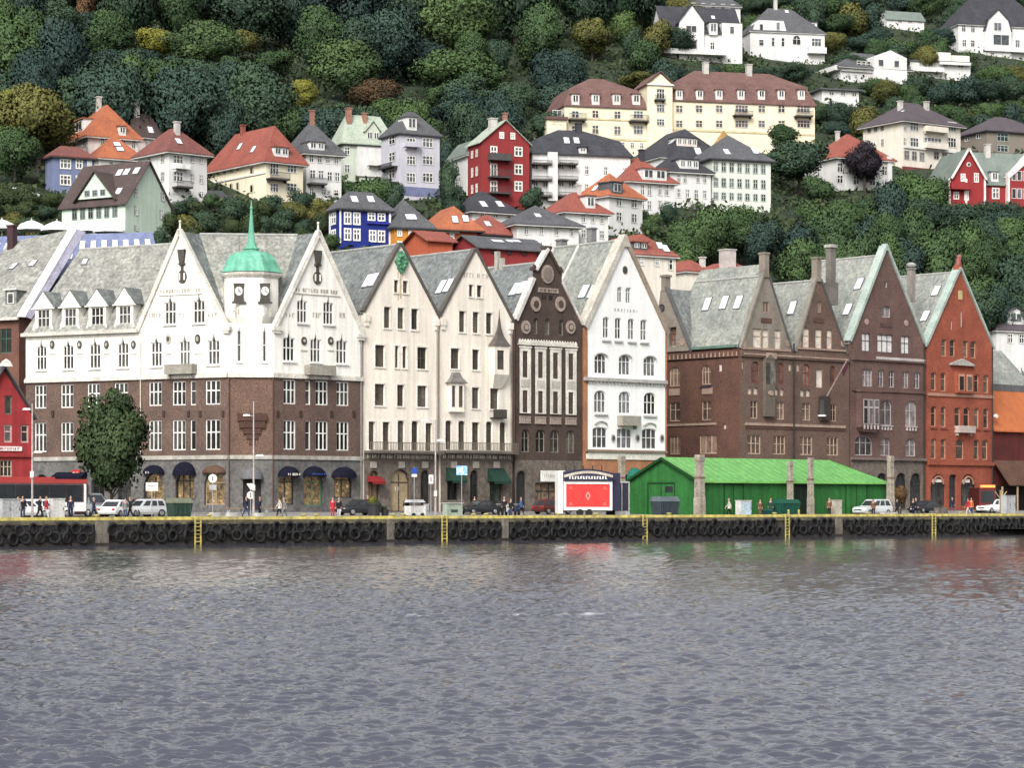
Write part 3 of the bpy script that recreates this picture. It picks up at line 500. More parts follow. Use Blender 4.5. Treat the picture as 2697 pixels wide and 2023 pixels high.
# ---- dark brown stepped gable
def brown():
    pl=MAIN; t=T('brown_gable_building','dark brown stepped gable building with tall white framed window strips','gabled building',pl.at(1445,0,ZB)); t.pane=CGLASS
    DB=M('dark_brown_wall',(.075,.052,.043),(.05,.034,.03),c3=(.095,.065,.052),sc=.5,rough=.85,bump=.3,fine=.25); LS=M('pink_stone',(.33,.27,.23),(.22,.17,.15),rough=.9,fine=.3)
    WS=M('pale_strip',(.70,.66,.59),rough=.8,streak=.15)
    ref=1445; U=pl.u; zz=lambda y:pl.z(ref,y); h=[]; st=dict(fw=.06,fm=M('sash_grey',(.25,.23,.2)),vd=.25)
    h+=row(t,pl,840,882,[(1405,1417),(1434,1449),(1472,1485)],ref,arch=.2,**st)
    cols=[(1367,1397),(1408,1437),(1447,1477),(1488,1517)]
    g2=[]
    h+=row(t,pl,1132,1192,[(1374,1395),(1411,1436),(1449,1473),(1490,1514)],ref,arch=.5,cols=2,tr=.4,**st)
    gg=[shopwin(t,pl,1360,1387,1240,1345,DARK,ref=1373),shopwin(t,pl,1410,1470,1272,1335,M('lit_dim2',(.25,.17,.1),(.06,.05,.05),sc=2,emit=.08),arch=0,cols=3,ref=1440)]
    outl=[(U(1357),zz(1213)),(U(1532),zz(1213)),(U(1532),zz(848)),(U(1480),zz(742)),(U(1480),zz(712)),(U(1472),zz(712)),(U(1446),zz(656)),(U(1438),zz(656)),(U(1411),zz(712)),(U(1403),zz(712)),(U(1403),zz(742)),(U(1357),zz(845))]
    a=MB(); a.wall(pl,outl,h,0,.25); a.build('wall',DB,t,label='dark brown wall with stepped gable')
    a=MB(); a.wall(pl,[(U(1357),ZB),(U(1532),ZB),(U(1532),zz(1213)),(U(1357),zz(1213))],gg,0,.35); a.build('wall',CREAMG,t,label='dark stone arcade storey')
    for x0,x1 in cols:
        m=(x1-x0)*.27; w=[win(t,pl,U(x0+m),zz(997),U(x1-m),zz(928),tr=.3,cols=2,v=-.1,**st),win(t,pl,U(x0+m),zz(1089),U(x1-m),zz(1031),cols=2,tr=.3,v=-.1,**st)]
        a=MB(); a.wall(pl,[(U(x0),zz(1091)),(U(x1),zz(1091)),(U(x1),zz(919)),(U(x0),zz(919))],w,-.1,.22); a.box(pl,U(x0)-.08,U(x1)+.08,-.16,-.102,zz(919)-.02,zz(919)+.14); a.build('window_strip',WS,t)
        band(t,pl,x0+4,1003,x1-4,1022,M('strip_panel',(.48,.44,.39)),-.14,-.102,'panel',ref)
        b=MB(); z0,z1=zz(1115),zz(1101); b.box(pl,U(x0),U(x1),-.15,0,z1,z1+.1); b.box(pl,U(x0),U(x1),-.15,0,z0-.1,z0)
        for k in range(6): u=U(x0)+(U(x1)-U(x0))*(k+.5)/6; b.box(pl,u-.09,u+.09,-.12,0,z0,z1)
        b.build('balustrade',LS,t)
    a=MB(); n=22; z0=zz(909)
    for k in range(n): u=U(1365)+(U(1519)-U(1365))*(k+.5)/n; a.prism(pl,[(u-.13,z0),(u+.13,z0),(u+.2,z0+.22),(u,z0+.5),(u-.2,z0+.22)],-.1,0)
    a.box(pl,U(1363),U(1521),-.14,0,z0-.12,z0-.01); a.build('frieze',WS,t)
    roundel(t,pl,1441,722,16,25,LS,'medallion',-.12,M('pink_stone2',(.2,.16,.14)),.7)
    for px in (1410,1475): roundel(t,pl,px,801,13,20,LS,'medallion',-.14,DB,.5)
    for px in (1384,1502): roundel(t,pl,px,862,12,18,LS,'rosette',-.12,DB,.55)
    for px in (1384,1502): roundel(t,pl,px,862,5,7,LS,'boss',-.2)
    band(t,pl,1417,759,1470,771,LS,-.08,0,'sign_panel',ref); glyphs(t,pl,1421,1467,762,768,DB,-.12,40)
    for px in (1429,1436,1448,1453): band(t,pl,px-2,778,px+2,790,M('slot_black',(.012,.011,.011)),-.02,0,'slot',ref)
    cop=M('coping_white',(.62,.58,.55),rough=.8,streak=.2)
    verge(t,pl,[(U(1356),zz(848)),(U(1403),zz(735))],cop,.25,-.3,.5); verge(t,pl,[(U(1409),zz(714)),(U(1441),zz(655))],cop,.18,-.3,.5); verge(t,pl,[(U(1443),zz(655)),(U(1474),zz(714))],DB,.15,-.2,.5); verge(t,pl,[(U(1480),zz(742)),(U(1534),zz(850))],cop,.1,-.15,.5)
    for px in(1407,1476):
        a=MB(); u=U(px); a.box(pl,u-.25,u+.25,-.2,.4,zz(716),zz(706)); a.ball(pl.w(u,0,zz(704)),.2); a.build('pinnacle',DB,t)
    a=MB(); a.box(pl,U(1434),U(1452),-.15,.6,zz(656),zz(648)); a.build('apex_cap',DB,t)
    zr=zz(690)
    polys=groof(t,pl,U(1443),zr,U(1357),zz(846),U(1532),zz(846),11,SLATED); sides(t,pl,U(1357),U(1532),ZB,zz(846),zz(846),11,DB)
    skylight(t,polys,1357,762,.9,1.6); skylight(t,polys,1376,758,.9,1.6)
    for px,h_ in ((1290,1.6),(1310,1.9),(1322,1.2)):
        r=hit(px,705,polys)
        if r: chimney(t,r[0]-Vector((0,0,1)),.4,.5,h_+.8,STONEL,42,False)
    pipe(t,pl,1354,845,1190,BROWNP,.09); band(t,pl,1408,1240,1472,1269,SIGNW,-1.0,-.9,'shop_sign',1440,label='white shop sign board'); glyphs(t,pl,1416,1464,1250,1258,M('sign_grey',(.5,.48,.45)),-1.04,44)
brown()
# ---- white gable
def white():
    pl=MAIN; t=T('white_gable_building','white painted gable building with arched triple windows and stone coping','gabled building',pl.at(1645,0,ZB)); t.pane=glassmat('grey_glass',(.14,.14,.15),(.05,.05,.055))
    WW=M('bright_white',(.83,.82,.815),(.77,.76,.755),rough=.8,streak=.1,fine=.05); GT=M('grey_trim',(.40,.38,.37),rough=.8); OB=M('orange_brick',(.36,.17,.09),(.26,.12,.07),rough=.9,fine=.25)
    ref=1645; U=pl.u; zz=lambda y:pl.z(ref,y); h=[]; st=dict(fw=.09,fm=WHITE,vd=.2)
    h+=row(t,pl,756,798,[(1626,1640),(1648,1663)],ref,arch=.25,cols=2,tr=.3,**st)
    h+=row(t,pl,838,894,[(1588,1605),(1620,1637),(1654,1672),(1687,1705)],ref,arch=.2,cols=2,tr=.5,**st)
    h+=row(t,pl,934,988,[(1566,1598),(1630,1661),(1695,1727)],ref,arch=.5,cols=3,tr=.35,**st)
    h+=row(t,pl,1031,1090,[(1565,1597),(1630,1662),(1696,1728)],ref,arch=.5,cols=3,tr=.45,**st)
    h+=row(t,pl,1127,1182,[(1561,1600),(1625,1665),(1691,1730)],ref,arch=.2,cols=3,tr=.45,**st)
    u0,u1=U(1548),U(1752); zf=zz(862)
    a=MB(); a.wall(pl,[(u0,zz(1197)),(u1,zz(1197)),(u1,zf),(U(1645),zz(632)),(u0,zf)],h,0,.2); a.build('wall',WW,t,label='white gabled wall')
    roundel(t,pl,1646,711,6.5,11,M('oculus',(.10,.085,.07)),'oculus',-.05,GLASS,.65)
    for y,xs in ((930,(1582,1646,1711)),(1108,(1582,1711))):
        for px in xs:
            u=U(px); a=MB(); r0=.88 if y==930 else .85; z=zz(y+17)
            k=9; q=[(u+r0*math.cos(math.pi*(.1+.8*i/k))*1.15,z+.05+r0*.62*math.sin(math.pi*(.1+.8*i/k))) for i in range(k+1)]; q2=[(x-(x-u)*.12,zq-.1) for x,zq in q]
            for i in range(k): a.prism(pl,[q[i],q[i+1],q2[i+1],q2[i]],-.16,0)
            a.build('hood_mould',GT,t)
    for px,w in ((1596,11),(1628,11),(1663,11),(1696,11)): band(t,pl,px-w,899,px+w,903,GT,-.2,0,'sill',ref)
    band(t,pl,1537,998,1754,1007,GT,-.3,0,'cornice',ref); a=MB()
    for k in range(22): u=U(1550)+(U(1750)-U(1550))*k/21; a.box(pl,u-.08,u+.08,-.2,0,zz(1014),zz(1008))
    a.build('dentils',GT,t); band(t,pl,1542,1186,1754,1192,M('cornice_brown',(.25,.17,.13)),-.3,0,'cornice',ref)
    for px in (1582,1711): band(t,pl,px-17,1093,px+17,1097,GT,-.2,0,'sill',ref)
    glyphs(t,pl,1618,1680,814,822,GT,-.03,50,.9)
    balcony(t,pl,1625,1673,1096,1122,M('balcony_stone',(.3,.28,.24)),out=.9,solid=True,ref=ref)
    for px in (1614,1678,1742): roundel(t,pl,px,1154,5.5,10.5,GT,'medallion',-.1,M('medal_dark',(.08,.07,.06)),.6)
    cop=M('coping_stone',(.52,.48,.42),(.4,.37,.32),rough=.9,streak=.2)
    verge(t,pl,[(U(1540),zz(868)),(U(1643),zz(632))],cop,.25,-.25,1.0,up=.35); verge(t,pl,[(U(1646),zz(632)),(U(1758),zz(872))],M('coping_brown',(.3,.24,.19),rough=.9),.2,-.25,.6,up=.28)
    a=MB(); u=U(1644); a.loft([[pl.w(u-.75,-.27,zz(650)),pl.w(u+.75,-.27,zz(650)),pl.w(u+.75,1.0,zz(650)),pl.w(u-.75,1.0,zz(650))],[pl.w(u-.16,-.27,zz(617)),pl.w(u+.16,-.27,zz(617)),pl.w(u+.16,.6,zz(617)),pl.w(u-.16,.6,zz(617))]]); a.build('apex_cap',cop,t)
    a=MB(); a.box(pl,U(1537),u0,.02,.3,zz(1197),zf-.2); a.box(pl,u1,U(1757),.02,.3,zz(1197),zf-.2); a.build('corner_pier',OB,t)
    zr=zz(632); polys=groof(t,pl,U(1645),zr,U(1537),zz(870),U(1757),zz(870),11,SLATEG); sides(t,pl,U(1537),U(1757),ZB,zz(872),zz(872),11,OB)
    skylight(t,polys,1539,768,.95,1.6); skylight(t,polys,1562,768,.95,1.6)
    r=hit(1505,720,polys); lp=polys[0]
    a=MB(); k=.62; p0=lp[0].lerp(lp[3],k); p1=lp[1].lerp(lp[2],k); nn=Vector((0,0,.14)); a.slab([p0,p1,p1+(lp[2]-lp[1]).normalized()*.3,p0+(lp[2]-lp[1]).normalized()*.3],nn); p0=lp[0].lerp(lp[3],.985); p1=lp[1].lerp(lp[2],.985); a.slab([p0,p1,p1+(lp[2]-lp[1]).normalized()*.3,p0+(lp[2]-lp[1]).normalized()*.3],nn); a.build('parapet',M('parapet_pale',(.6,.58,.53)),t)
    c=lp[2]+Vector((.9,1.2,-1)); chimney(t,c,.9,.9,1.9,M('chimney_grey',(.2,.2,.2),fine=.3),42)
    c=lp[1].lerp(lp[2],.45)+Vector((0,.5,-.6)); chimney(t,c,.75,.75,2.2,M('chimney_grey',(.2,.2,.2)),42)
    g=[shopwin(t,pl,x,x+26,1250,1348,GLASS,ref=ref) for x in (1552,1590,1640,1690,1722)]
    a=MB(); a.wall(pl,[(U(1537),ZB),(U(1757),ZB),(U(1757),zz(1197)),(U(1537),zz(1197))],g,0,.35); a.build('wall',OB,t,label='orange brick arcade storey')
    band(t,pl,1544,1197,1750,1211,M('fascia_white',(.7,.67,.6)),-.12,0,'fascia',ref); awning(t,pl,1650,1690,1232,1262,M('teal_canvas',(.01,.12,.09)),1.0,True)
white()
# ---- brown brick corner block with two gables
def brickblock():
    pl=MAIN; t=T('brick_corner_building','brown brick corner building with two pointed gables and tall chimneys','brick building',pl.at(2000,0,ZB)); t.pane=glassmat('warm_glass',(.16,.11,.085),(.07,.045,.035))
    uc=pl.u(1948); C=pl.w(uc,0,0); LF=Pl(1948,C.y,-48); RF=Pl(1948,C.y,42)
    BR=M('maroon_brick',(.115,.058,.043),(.08,.042,.033),c3=(.14,.072,.052),sc=.35,rough=.9,bump=.3,bsc=14,fine=.42,fsc=8); BR2=M('grey_brown_brick',(.14,.09,.072),(.10,.065,.052),c3=(.17,.11,.085),sc=.35,rough=.9,bump=.3,bsc=14,fine=.42,fsc=8)
    ST=M('gable_stone',(.23,.20,.17),(.17,.145,.12),rough=.9,fine=.2); PS=M('pinkish_stone',(.34,.25,.2),(.24,.17,.135),rough=.9,fine=.2); PB=M('pale_blind',(.66,.60,.54),(.45,.39,.33),sc=1.5,rough=.5)
    FR=M('frame_buff',(.48,.36,.28),rough=.7); RED=M('frame_red',(.18,.05,.045),rough=.7)
    u0=LF.u(1735); zL=lambda y:LF.z(1850,y); zC=LF.z(1948,914)
    h=row(t,LF,964,1015,[(1763,1791),(1848,1872)],1820,arch=.5,cols=3,tr=.35,fw=.09,fm=FR)+row(t,LF,1058,1108,[(1763,1791),(1848,1873)],1820,cols=2,tr=.4,fw=.09,fm=FR)+row(t,LF,1147,1196,[(1764,1792),(1842,1888)],1830,cols=3,fw=.1,fm=FR)
    h+=row(t,LF,958,979,[(1892,1901)],pm=PB,fw=.07,fm=PS)+row(t,LF,1117,1131,[(1904,1912)],pm=PB,fw=.07,fm=PS)
    a=MB(); a.wall(LF,[(u0,ZB),(0,ZB),(0,zC),(u0,zC)],h,0,.2); a.build('wall',BR,t,label='maroon brick wall on the side street')
    band(t,LF,1737,926,1946,944,BR,-.22,-.003,'cornice',1850); a=MB()
    for k in range(18): u=LF.u(1757)+(LF.u(1944)-LF.u(1757))*k/17; a.prism(LF,[(u-.1,zL(943)),(u+.1,zL(943)),(u+.06,zL(931)),(u-.06,zL(931))],-.28,-.222)
    a.build('dentils',PS,t); band(t,LF,1757,1115,1888,1121,PS,-.12,0,'string_course',1830)
    for y in (1030,): 
        for x0,x1 in ((1763,1791),(1850,1877)): band(t,LF,x0,y-8,x1,y+10,PS,-.1,0,'relief_panel',1820)
    band(t,LF,1846,1016,1876,1021,DARK,-.2,0,'sill',1860)
    # small stone gable
    s0,s1,sm=LF.u(1735),LF.u(1822),LF.u(1752); zs=zL(922); zt=zL(756)
    wh=row(t,LF,862,914,[(1765,1785)],1775,cols=2,tr=[.3,.6],fw=.07,fm=M('frame_rust',(.2,.09,.06)))
    a=MB(); a.wall(LF,[(s0,zs),(s1,zs),(sm+.5,zt),(sm-.5,zt),(s0,zt-3)],wh,-.25,.2); a.build('wall',ST,t,label='small pale stone gable')
    verge(t,LF,[(sm+.3,zt+.3),(s1+.2,zs-.2)],M('verge_grey',(.1,.1,.1)),.1,-.35,.2); roundel(t,LF,1747,812,8,11,DARK,'oculus',-.3,GLASS,.6); roundel(t,LF,1801,901,7,10,PS,'medallion',-.32)
    a=MB(); a.box(LF,sm-.35,sm+.35,-.3,.5,zt-.1,zt+1.5); a.box(LF,sm-.5,sm+.5,-.4,.6,zt+1.5,zt+1.75); a.build('chimney',ST,t)
    a=MB(); a.slab([LF.w(s1,-.2,zs),LF.w(sm,-.2,zt+.2),LF.w(sm,6,zt+.2),LF.w(s1,.4,zs)],(0,0,-.12)); a.build('roof',SLATED,t,label='slope behind the small gable')
    # main roof to the side street
    zr=LF.z(1900,706,7); sl=[LF.w(u0,-.2,zC+.15),LF.w(-.1,-.2,zC+.15),LF.w(-2.4,7.0,zr),LF.w(u0,7.0,zr)]; a=MB(); a.slab(sl,(0,0,-.2)); a.build('roof',SLATEG,t,label='mossy grey slate roof facing the side street')
    b=MB(); b.box(LF,s1+.3,-.2,-.45,-.2,zC,zC+.3); b.build('gutter',M('copper_dark',(.12,.19,.15)),t)
        # front with two gables
    zb=lambda y:RF.z(2085,y); U=RF.u; ue=U(2236); zk=zb(928); h=[]
    st=dict(fw=.08,fm=FR,vd=.2)
    h+=row(t,RF,957,1014,[(1979,1999),(2046,2065),(2114,2133),(2186,2200)],2085,arch=.4,cols=2,tr=.4,fw=.09,fm=RED)
    h+=row(t,RF,1060,1106,[(1977,1996),(2046,2066),(2113,2135),(2188,2203)],2085,cols=2,tr=.35,**st); h+=row(t,RF,1025,1044,[(1970,1980),(1985,1996),(2040,2050),(2055,2064),(2108,2118),(2123,2134)],2085,arch=.2,pm=PB,fw=.06,fm=PS)
    h+=row(t,RF,1148,1198,[(1969,2004),(2037,2069),(2107,2140),(2178,2208)],2085,cols=3,tr=.45,fw=.1,fm=FR)
    h+=row(t,RF,958,978,[(1954,1962),(2077,2085),(2098,2106)],2085,pm=PB,fw=.07,fm=PS)
    h+=row(t,RF,968,1018,[(2150,2167)],2085,pm=PB,**st)
    a=MB(); a.wall(RF,[(0,ZB),(ue,ZB),(ue,zk),(0,zk)],h,0,.2); a.build('wall',BR2,t,label='brown brick front wall')
    band(t,RF,1950,930,2234,946,BR2,-.25,-.003,'cornice',2085); band(t,RF,1955,937,2230,941,PS,-.3,-.252,'string_course',2085); band(t,RF,1962,1117,2225,1124,PS,-.14,0,'string_course',2085); band(t,RF,1962,1128,2225,1131,BR,-.1,0,'string_course',2085)
    band(t,RF,2013,930,2040,945,PS,-.36,-.302,'crest',2025)
    for x0,x1 in ((2009,2034),):
        a=MB(); a.box(RF,U(x0),U(x1),-.45,-.003,zb(1100),zb(950)); a.prism(RF,[(U(x0),zb(950)),(U(x1),zb(950)),((U(x0)+U(x1))/2,zb(938))],-.5,-.01); o=a.build('oriel',M('oriel_grey',(.13,.11,.09),rough=.8,fine=.2),t)
        for xa in (2010,2024): b=MB(); b.box(RF,U(xa),U(xa+10),-.48,-.452,zb(1015),zb(960)); b.build('window',GLASSC,t,parent=o)
        roundel(t,RF,2022,1036,7,7,PS,'medallion',-.55)
    a=MB(); a.box(RF,U(2156),U(2180),-.4,-.003,zb(1105),zb(1040)); a.build('oriel',M('oriel_dark',(.05,.038,.033)),t)
    for xl,xr,xa,ya,wx,sx in ((1952,2085,2018,740,((1984,2006),(2009,2025),(2041,2057)),(2010,2026)),(2097,2230,2156,752,((2115,2132),(2148,2165),(2178,2192)),(2152,2163))):
        ref=(xl+xr)/2; g=row(t,RF,867,918,wx,ref,cols=1,tr=.38,pm=PB,**st)+row(t,RF,795,823,[sx],ref,cols=2,fw=.07,fm=PS)
        zf=zk; um=U(xa)
        a=MB(); a.wall(RF,[(U(xl),zf),(U(xr),zf),(um+.45,RF.z(xa,ya-18)),(um-.45,RF.z(xa,ya-18))],g,.02,.2); a.build('wall',ST if xl<2000 else BR2,t,label='pointed stone gable')
        verge(t,RF,[(U(xl)-.1,zf+.1),(um-.4,RF.z(xa,ya-18))],M('verge_stone',(.23,.21,.18)),.15,-.1,.5); verge(t,RF,[(um+.4,RF.z(xa,ya-18)),(U(xr)+.1,zf+.1)],M('verge_grey',(.1,.1,.1)),.1,-.1,.5)
        a=MB(); zt=RF.z(xa,669 if xl<2000 else 681); a.box(RF,um-.36,um+.36,-.12,.75,RF.z(xa,ya-10),zt); a.box(RF,um-.44,um+.44,-.2,.83,zt,zt+.2); a.build('chimney',ST,t)
        za=RF.z(xa,ya-14); p=groof(t,RF,um,za,U(xl),zf,U(xr),zf,11,SLATEG,v0=.25)
        for px,py in ((2087,811),) if xl>2000 else ((1863,801),(1908,797),(1945,796)): skylight(t,p,px,py,.9,1.6)
        for q in (xl+8,xr-10): roundel(t,RF,q,905,5,9,PS,'medallion',-.06)
        band(t,RF,xa-14,838,xa+14,850,BR,-.05,.0,'relief_panel',ref); band(t,RF,xl+3,918,xr-3,923,PS,-.12,0,'string_course',ref)
    sides(t,RF,.7,ue,ZB,zk,zk,11,BR2); pipe(t,RF,2091,905,1340,M('pipe_dark',(.03,.03,.03)),.09,-.2)
    u=U(2190)
    c=pl.at(2188,1.2,0); zt=pl.z(2188,648); a=MB(); q=Pl(CX,100,42); q.O=Vector((c.x,c.y)); a.box(q,-.42,.42,-.4,.4,pl.z(2188,785),zt); a.box(q,-.62,.62,-.6,.6,pl.z(2188,800),pl.z(2188,740)); o=a.build('chimney',M('chimney_stone',(.17,.155,.14),fine=.3),t); b=MB(); b.box(q,-.56,.56,-.54,.54,zt,zt+.35); b.build('cap',STONEL,t,parent=o)
    # wall lamp bell and flag pole
    a=MB(); pa=RF.at(2165,-.3,zb(1090)); a.lathe(pa,[(.05,1.8),(.35,1.6),(.42,.6),(.5,.1),(.5,0)],10); a.build('wall_lantern',DARK,t); b=MB(); b.lathe(pa,[(.5,-.02),(.5,-.2),(.3,-.25)],10); b.build('lamp_shade',SIGNW,t)
    p0=RF.at(2178,-.3,zb(1040)); p1=p0+Vector((2.0,-2.2,4.0)); a=MB(); a.cyl(p0,p1,.08,.06); o=a.build('flagpole',M('pole_pink',(.35,.27,.24)),t); b=MB(); d=(p1-p0); q0=p0+d*.97; q1=p0+d*.72
    b.loft([[q0,q0+Vector((.15,0,-.6)),q0+Vector((.2,.05,-.6))],[q1,q1+Vector((.2,0,-.7)),q1+Vector((.25,.05,-.7))]]); b.build('rolled_flag',M('flag_dark',(.06,.02,.03)),t,parent=o)
brickblock()
# ---- purple brown gable and red gable
def twin(kind):
    pl=MAIN
    if kind=='purple':
        t=T('purple_gable_building','purple brown brick gable building with arched windows and oriel','gabled building',pl.at(2335,0,ZB)); xl,xr,xa,yl,ya=2240,2436,2334,906,655
        BR=M('purple_brick',(.13,.078,.068),(.095,.057,.05),c3=(.155,.095,.08),sc=.35,rough=.9,bump=.3,bsc=14,fine=.42,fsc=8); FR=M('frame_lilac',(.42,.38,.39),rough=.7); t.pane=glassmat('lilac_glass',(.17,.15,.15),(.06,.05,.05)); top=BR
        hy=642; zf_=1212
    else:
        t=T('red_gable_building','orange red brick gable building with paired arched windows','gabled building',pl.at(2527,0,ZB)); xl,xr,xa,yl,ya=2441,2616,2528,914,712
        BR=M('red_brick',(.285,.078,.046),(.20,.055,.034),c3=(.33,.10,.06),sc=.35,rough=.9,bump=.3,bsc=14,fine=.38,fsc=8); FR=M('frame_pink',(.52,.27,.19),rough=.7); t.pane=glassmat('olive_glass',(.12,.1,.075),(.04,.03,.025)); hy=690; zf_=1225
    ref=(xl+xr)/2; U=pl.u; zz=lambda y:pl.z(ref,y); h=[]; st=dict(fw=.085,fm=FR,vd=.22)
    PL=M('pale_sill',(.46,.42,.4),rough=.8); LB=M('lit_blind',(.66,.64,.64),(.5,.48,.47),sc=2,rough=.4)
    if kind=='purple':
        h+=row(t,pl,882,929,[(2270,2292),(2373,2396)],ref,cols=2,tr=.4,pm=LB,fm=DARK,fw=.06)+row(t,pl,882,929,[(2311,2352)],ref,cols=3,tr=.35,pm=LB,fm=DARK,fw=.06)
        h+=row(t,pl,806,836,[(2322,2346)],ref,cols=2,arch=.2,**st)+row(t,pl,741,757,[(2330,2337)],ref,pm=DARK,arch=.1,fw=.05)
        h+=row(t,pl,975,1020,[(2313,2328),(2341,2356),(2378,2394),(2408,2423)],ref,arch=.28,cols=2,tr=.4,**st)
        h+=row(t,pl,975,1020,[(2272,2298)],ref,cols=3,tr=.35,**st)
        h+=row(t,pl,1053,1120,[(2319,2349),(2384,2414)],ref,arch=.55,cols=2,tr=.4,**st)
        h+=row(t,pl,1153,1201,[(2319,2345),(2385,2412)],ref,arch=.5,cols=2,tr=.4,**st); h+=row(t,pl,1150,1201,[(2252,2298)],ref,arch=.5,cols=3,tr=.35,**st)
    else:
        h+=row(t,pl,896,941,[(2479,2493),(2502,2516),(2536,2550),(2556,2571)],ref,arch=.12,cols=1,tr=.4,**st)
        xs=[(2452,2466),(2478,2492),(2514,2530),(2538,2554),(2566,2579),(2590,2604)]
        h+=row(t,pl,984,1032,xs,ref,arch=.26,cols=1,tr=.35,**st)+row(t,pl,1073,1126,xs,ref,arch=.26,cols=1,tr=.35,**st)
        h+=row(t,pl,1157,1210,[(2452,2466),(2478,2492),(2518,2539),(2565,2579),(2587,2602)],ref,arch=.26,cols=1,tr=.35,**st)
        h+=row(t,pl,818,861,[(2530,2534)],ref,pm=DARK,fw=.03)+row(t,pl,845,870,[(2504,2508)],ref,pm=DARK,fw=.03)
    zf=zz(yl); za=zz(ya)
    a=MB(); a.wall(pl,[(U(xl),zz(zf_)),(U(xr),zz(zf_)),(U(xr),zf),(U(xa),za),(U(xl),zf)],h,0,.22); a.build('wall',BR,t,label='gabled brick wall')
    # brick surrounds to the openings
    if kind=='red':
        for px in (2459,2485,2522,2546,2572,2597):
            for y in (1034,1128): band(t,pl,px-9,y,px+9,y+4,M('sill_red',(.22,.07,.045)),-.14,0,'sill',ref)
        band(t,pl,2443,1038,2616,1046,M('string_pink',(.38,.2,.15)),-.15,0,'string_course',ref); band(t,pl,2443,1216,2616,1226,BR,-.25,0,'cornice',ref)
        a=MB(); a.prism(pl,[(U(2500),zz(963)),(U(2561),zz(963)),(U(2561),zz(959)),(U(2531),zz(945)),(U(2500),zz(959))],-.4,0); a.build('pediment',STONEL,t)
        band(t,pl,2524,765,2534,789,M('plaque_yellow',(.5,.4,.2)),-.06,0,'plaque',ref)
        balcony(t,pl,2514,2556,1122,1140,M('balcony_pale',(.45,.38,.34)),out=.8,solid=True,ref=ref)
        a=MB(); a.box(pl,U(2513),U(2556),-.5,0,zz(1036),zz(980)); o=a.build('oriel',BR,t)
        for x in (2516,2537): b=MB(); b.box(pl,U(x),U(x+15),-.54,-.502,zz(1030),zz(986)); b.build('window',FR,t,parent=o); b=MB(); b.box(pl,U(x+2),U(x+13),-.56,-.542,zz(1028),zz(992)); b.build('pane',t.pane,t,parent=o)
    else:
        band(t,pl,2308,941,2434,948,PL,-.16,0,'sill_course',ref); band(t,pl,2242,949,2436,953,BR,-.22,0,'cornice',ref); band(t,pl,2244,1028,2436,1033,BR,-.18,0,'string_course',ref); band(t,pl,2240,1206,2437,1213,M('cornice_purple',(.16,.12,.11)),-.3,0,'cornice',ref)
        for x0,x1 in ((2318,2350),(2384,2414)): 
            a=MB()
            for k in range(4): u=U(x0)+(U(x1)-U(x0))*(k+.5)/4; a.box(pl,u-.1,u+.1,-.15,0,zz(1133),zz(1124))
            a.box(pl,U(x0),U(x1),-.2,0,zz(1123.5),zz(1121)); a.build('balustrade',PL,t)
        a=MB(); a.box(pl,U(2254),U(2303),-.9,-.003,zz(1128),zz(1036)); a.prism(pl,[(U(2254),zz(1128)),(U(2303),zz(1128)),(U(2296),zz(1140)),(U(2261),zz(1140))],-.7,-.003); a.box(pl,U(2252),U(2305),-1.0,-.003,zz(1036),zz(1030)); o=a.build('oriel',BR,t)
        for x in (2258,2272,2287):
            b=MB(); b.box(pl,U(x),U(x+12),-.93,-.902,zz(1120),zz(1055)); b.build('window',FR,t,parent=o)
            b=MB(); b.box(pl,U(x+1.5),U(x+10.5),-.95,-.932,zz(1118),zz(1078)); b.box(pl,U(x+1.5),U(x+10.5),-.95,-.932,zz(1074),zz(1057)); b.build('pane',t.pane,t,parent=o)
        a=MB()
        for k in range(5): u=U(2256)+(U(2301)-U(2256))*(k+.5)/5; a.box(pl,u-.1,u+.1,-.98,-.902,zz(1133),zz(1122))
        a.build('balustrade',PL,t)
        h+=[]
        for px,y in ((2282,848),(2386,851)): roundel(t,pl,px,y,5,8,M('medal_pink',(.35,.24,.22)),'medallion',-.08)
        band(t,pl,2318,852,2350,862,M('panel_dark',(.09,.055,.05)),-.05,0,'relief_panel',ref)
    cop=M('coping_verdigris',(.36,.42,.38),(.26,.32,.29),rough=.8)
    verge(t,pl,[(U(xl)-.1,zf),(U(xa),za+.3)],cop,.12,-.2,.9,up=.22); verge(t,pl,[(U(xa),za+.3),(U(xr)+.1,zf)],cop,.1,-.2,.6,up=.18)
    a=MB(); um=U(xa); a.loft([[pl.w(um-.5,-.2,za-.2),pl.w(um+.5,-.2,za-.2),pl.w(um+.5,.9,za-.2),pl.w(um-.5,.9,za-.2)],[pl.w(um-.12,-.1,zz(hy)),pl.w(um+.12,-.1,zz(hy)),pl.w(um+.12,.5,zz(hy)),pl.w(um-.12,.5,zz(hy))]]); a.build('apex_cap',cop if kind=='purple' else BR,t)
    if kind=='red': a=MB(); a.cyl(pl.w(um,.2,zz(698)),pl.w(um,.2,zz(680)),.28,.34); a.ball(pl.w(um+.15,.2,zz(676)),.32); a.build('finial',M('finial_pink',(.3,.12,.11)),t)
    polys=groof(t,pl,um,zz(672 if kind=='purple' else 716),U(xl),zf,U(xr),zf,11.5 if kind=='purple' else 11,SLATEG,left_hip=1.2); sides(t,pl,U(xl),U(xr),ZB,zf,zf,11,BR)
    if kind=='purple': skylight(t,polys,2263,748,.9,1.5); skylight(t,polys,2233,815,.9,1.5)
    else: skylight(t,polys,2466,766,.9,1.4); skylight(t,polys,2437,833,.9,1.5)
    if kind=='purple':
        c=pl.at(2400,2.0,pl.z(2400,790)); a=MB(); chimney(t,c,.7,.7,3.9,M('chimney_pale',(.26,.23,.21),fine=.3),42); b=MB(); b.ball(c+Vector((0,0,4.4)),.62,8,6,.6); b.build('chimney_cowl',M('cowl',(.3,.3,.28)),t)
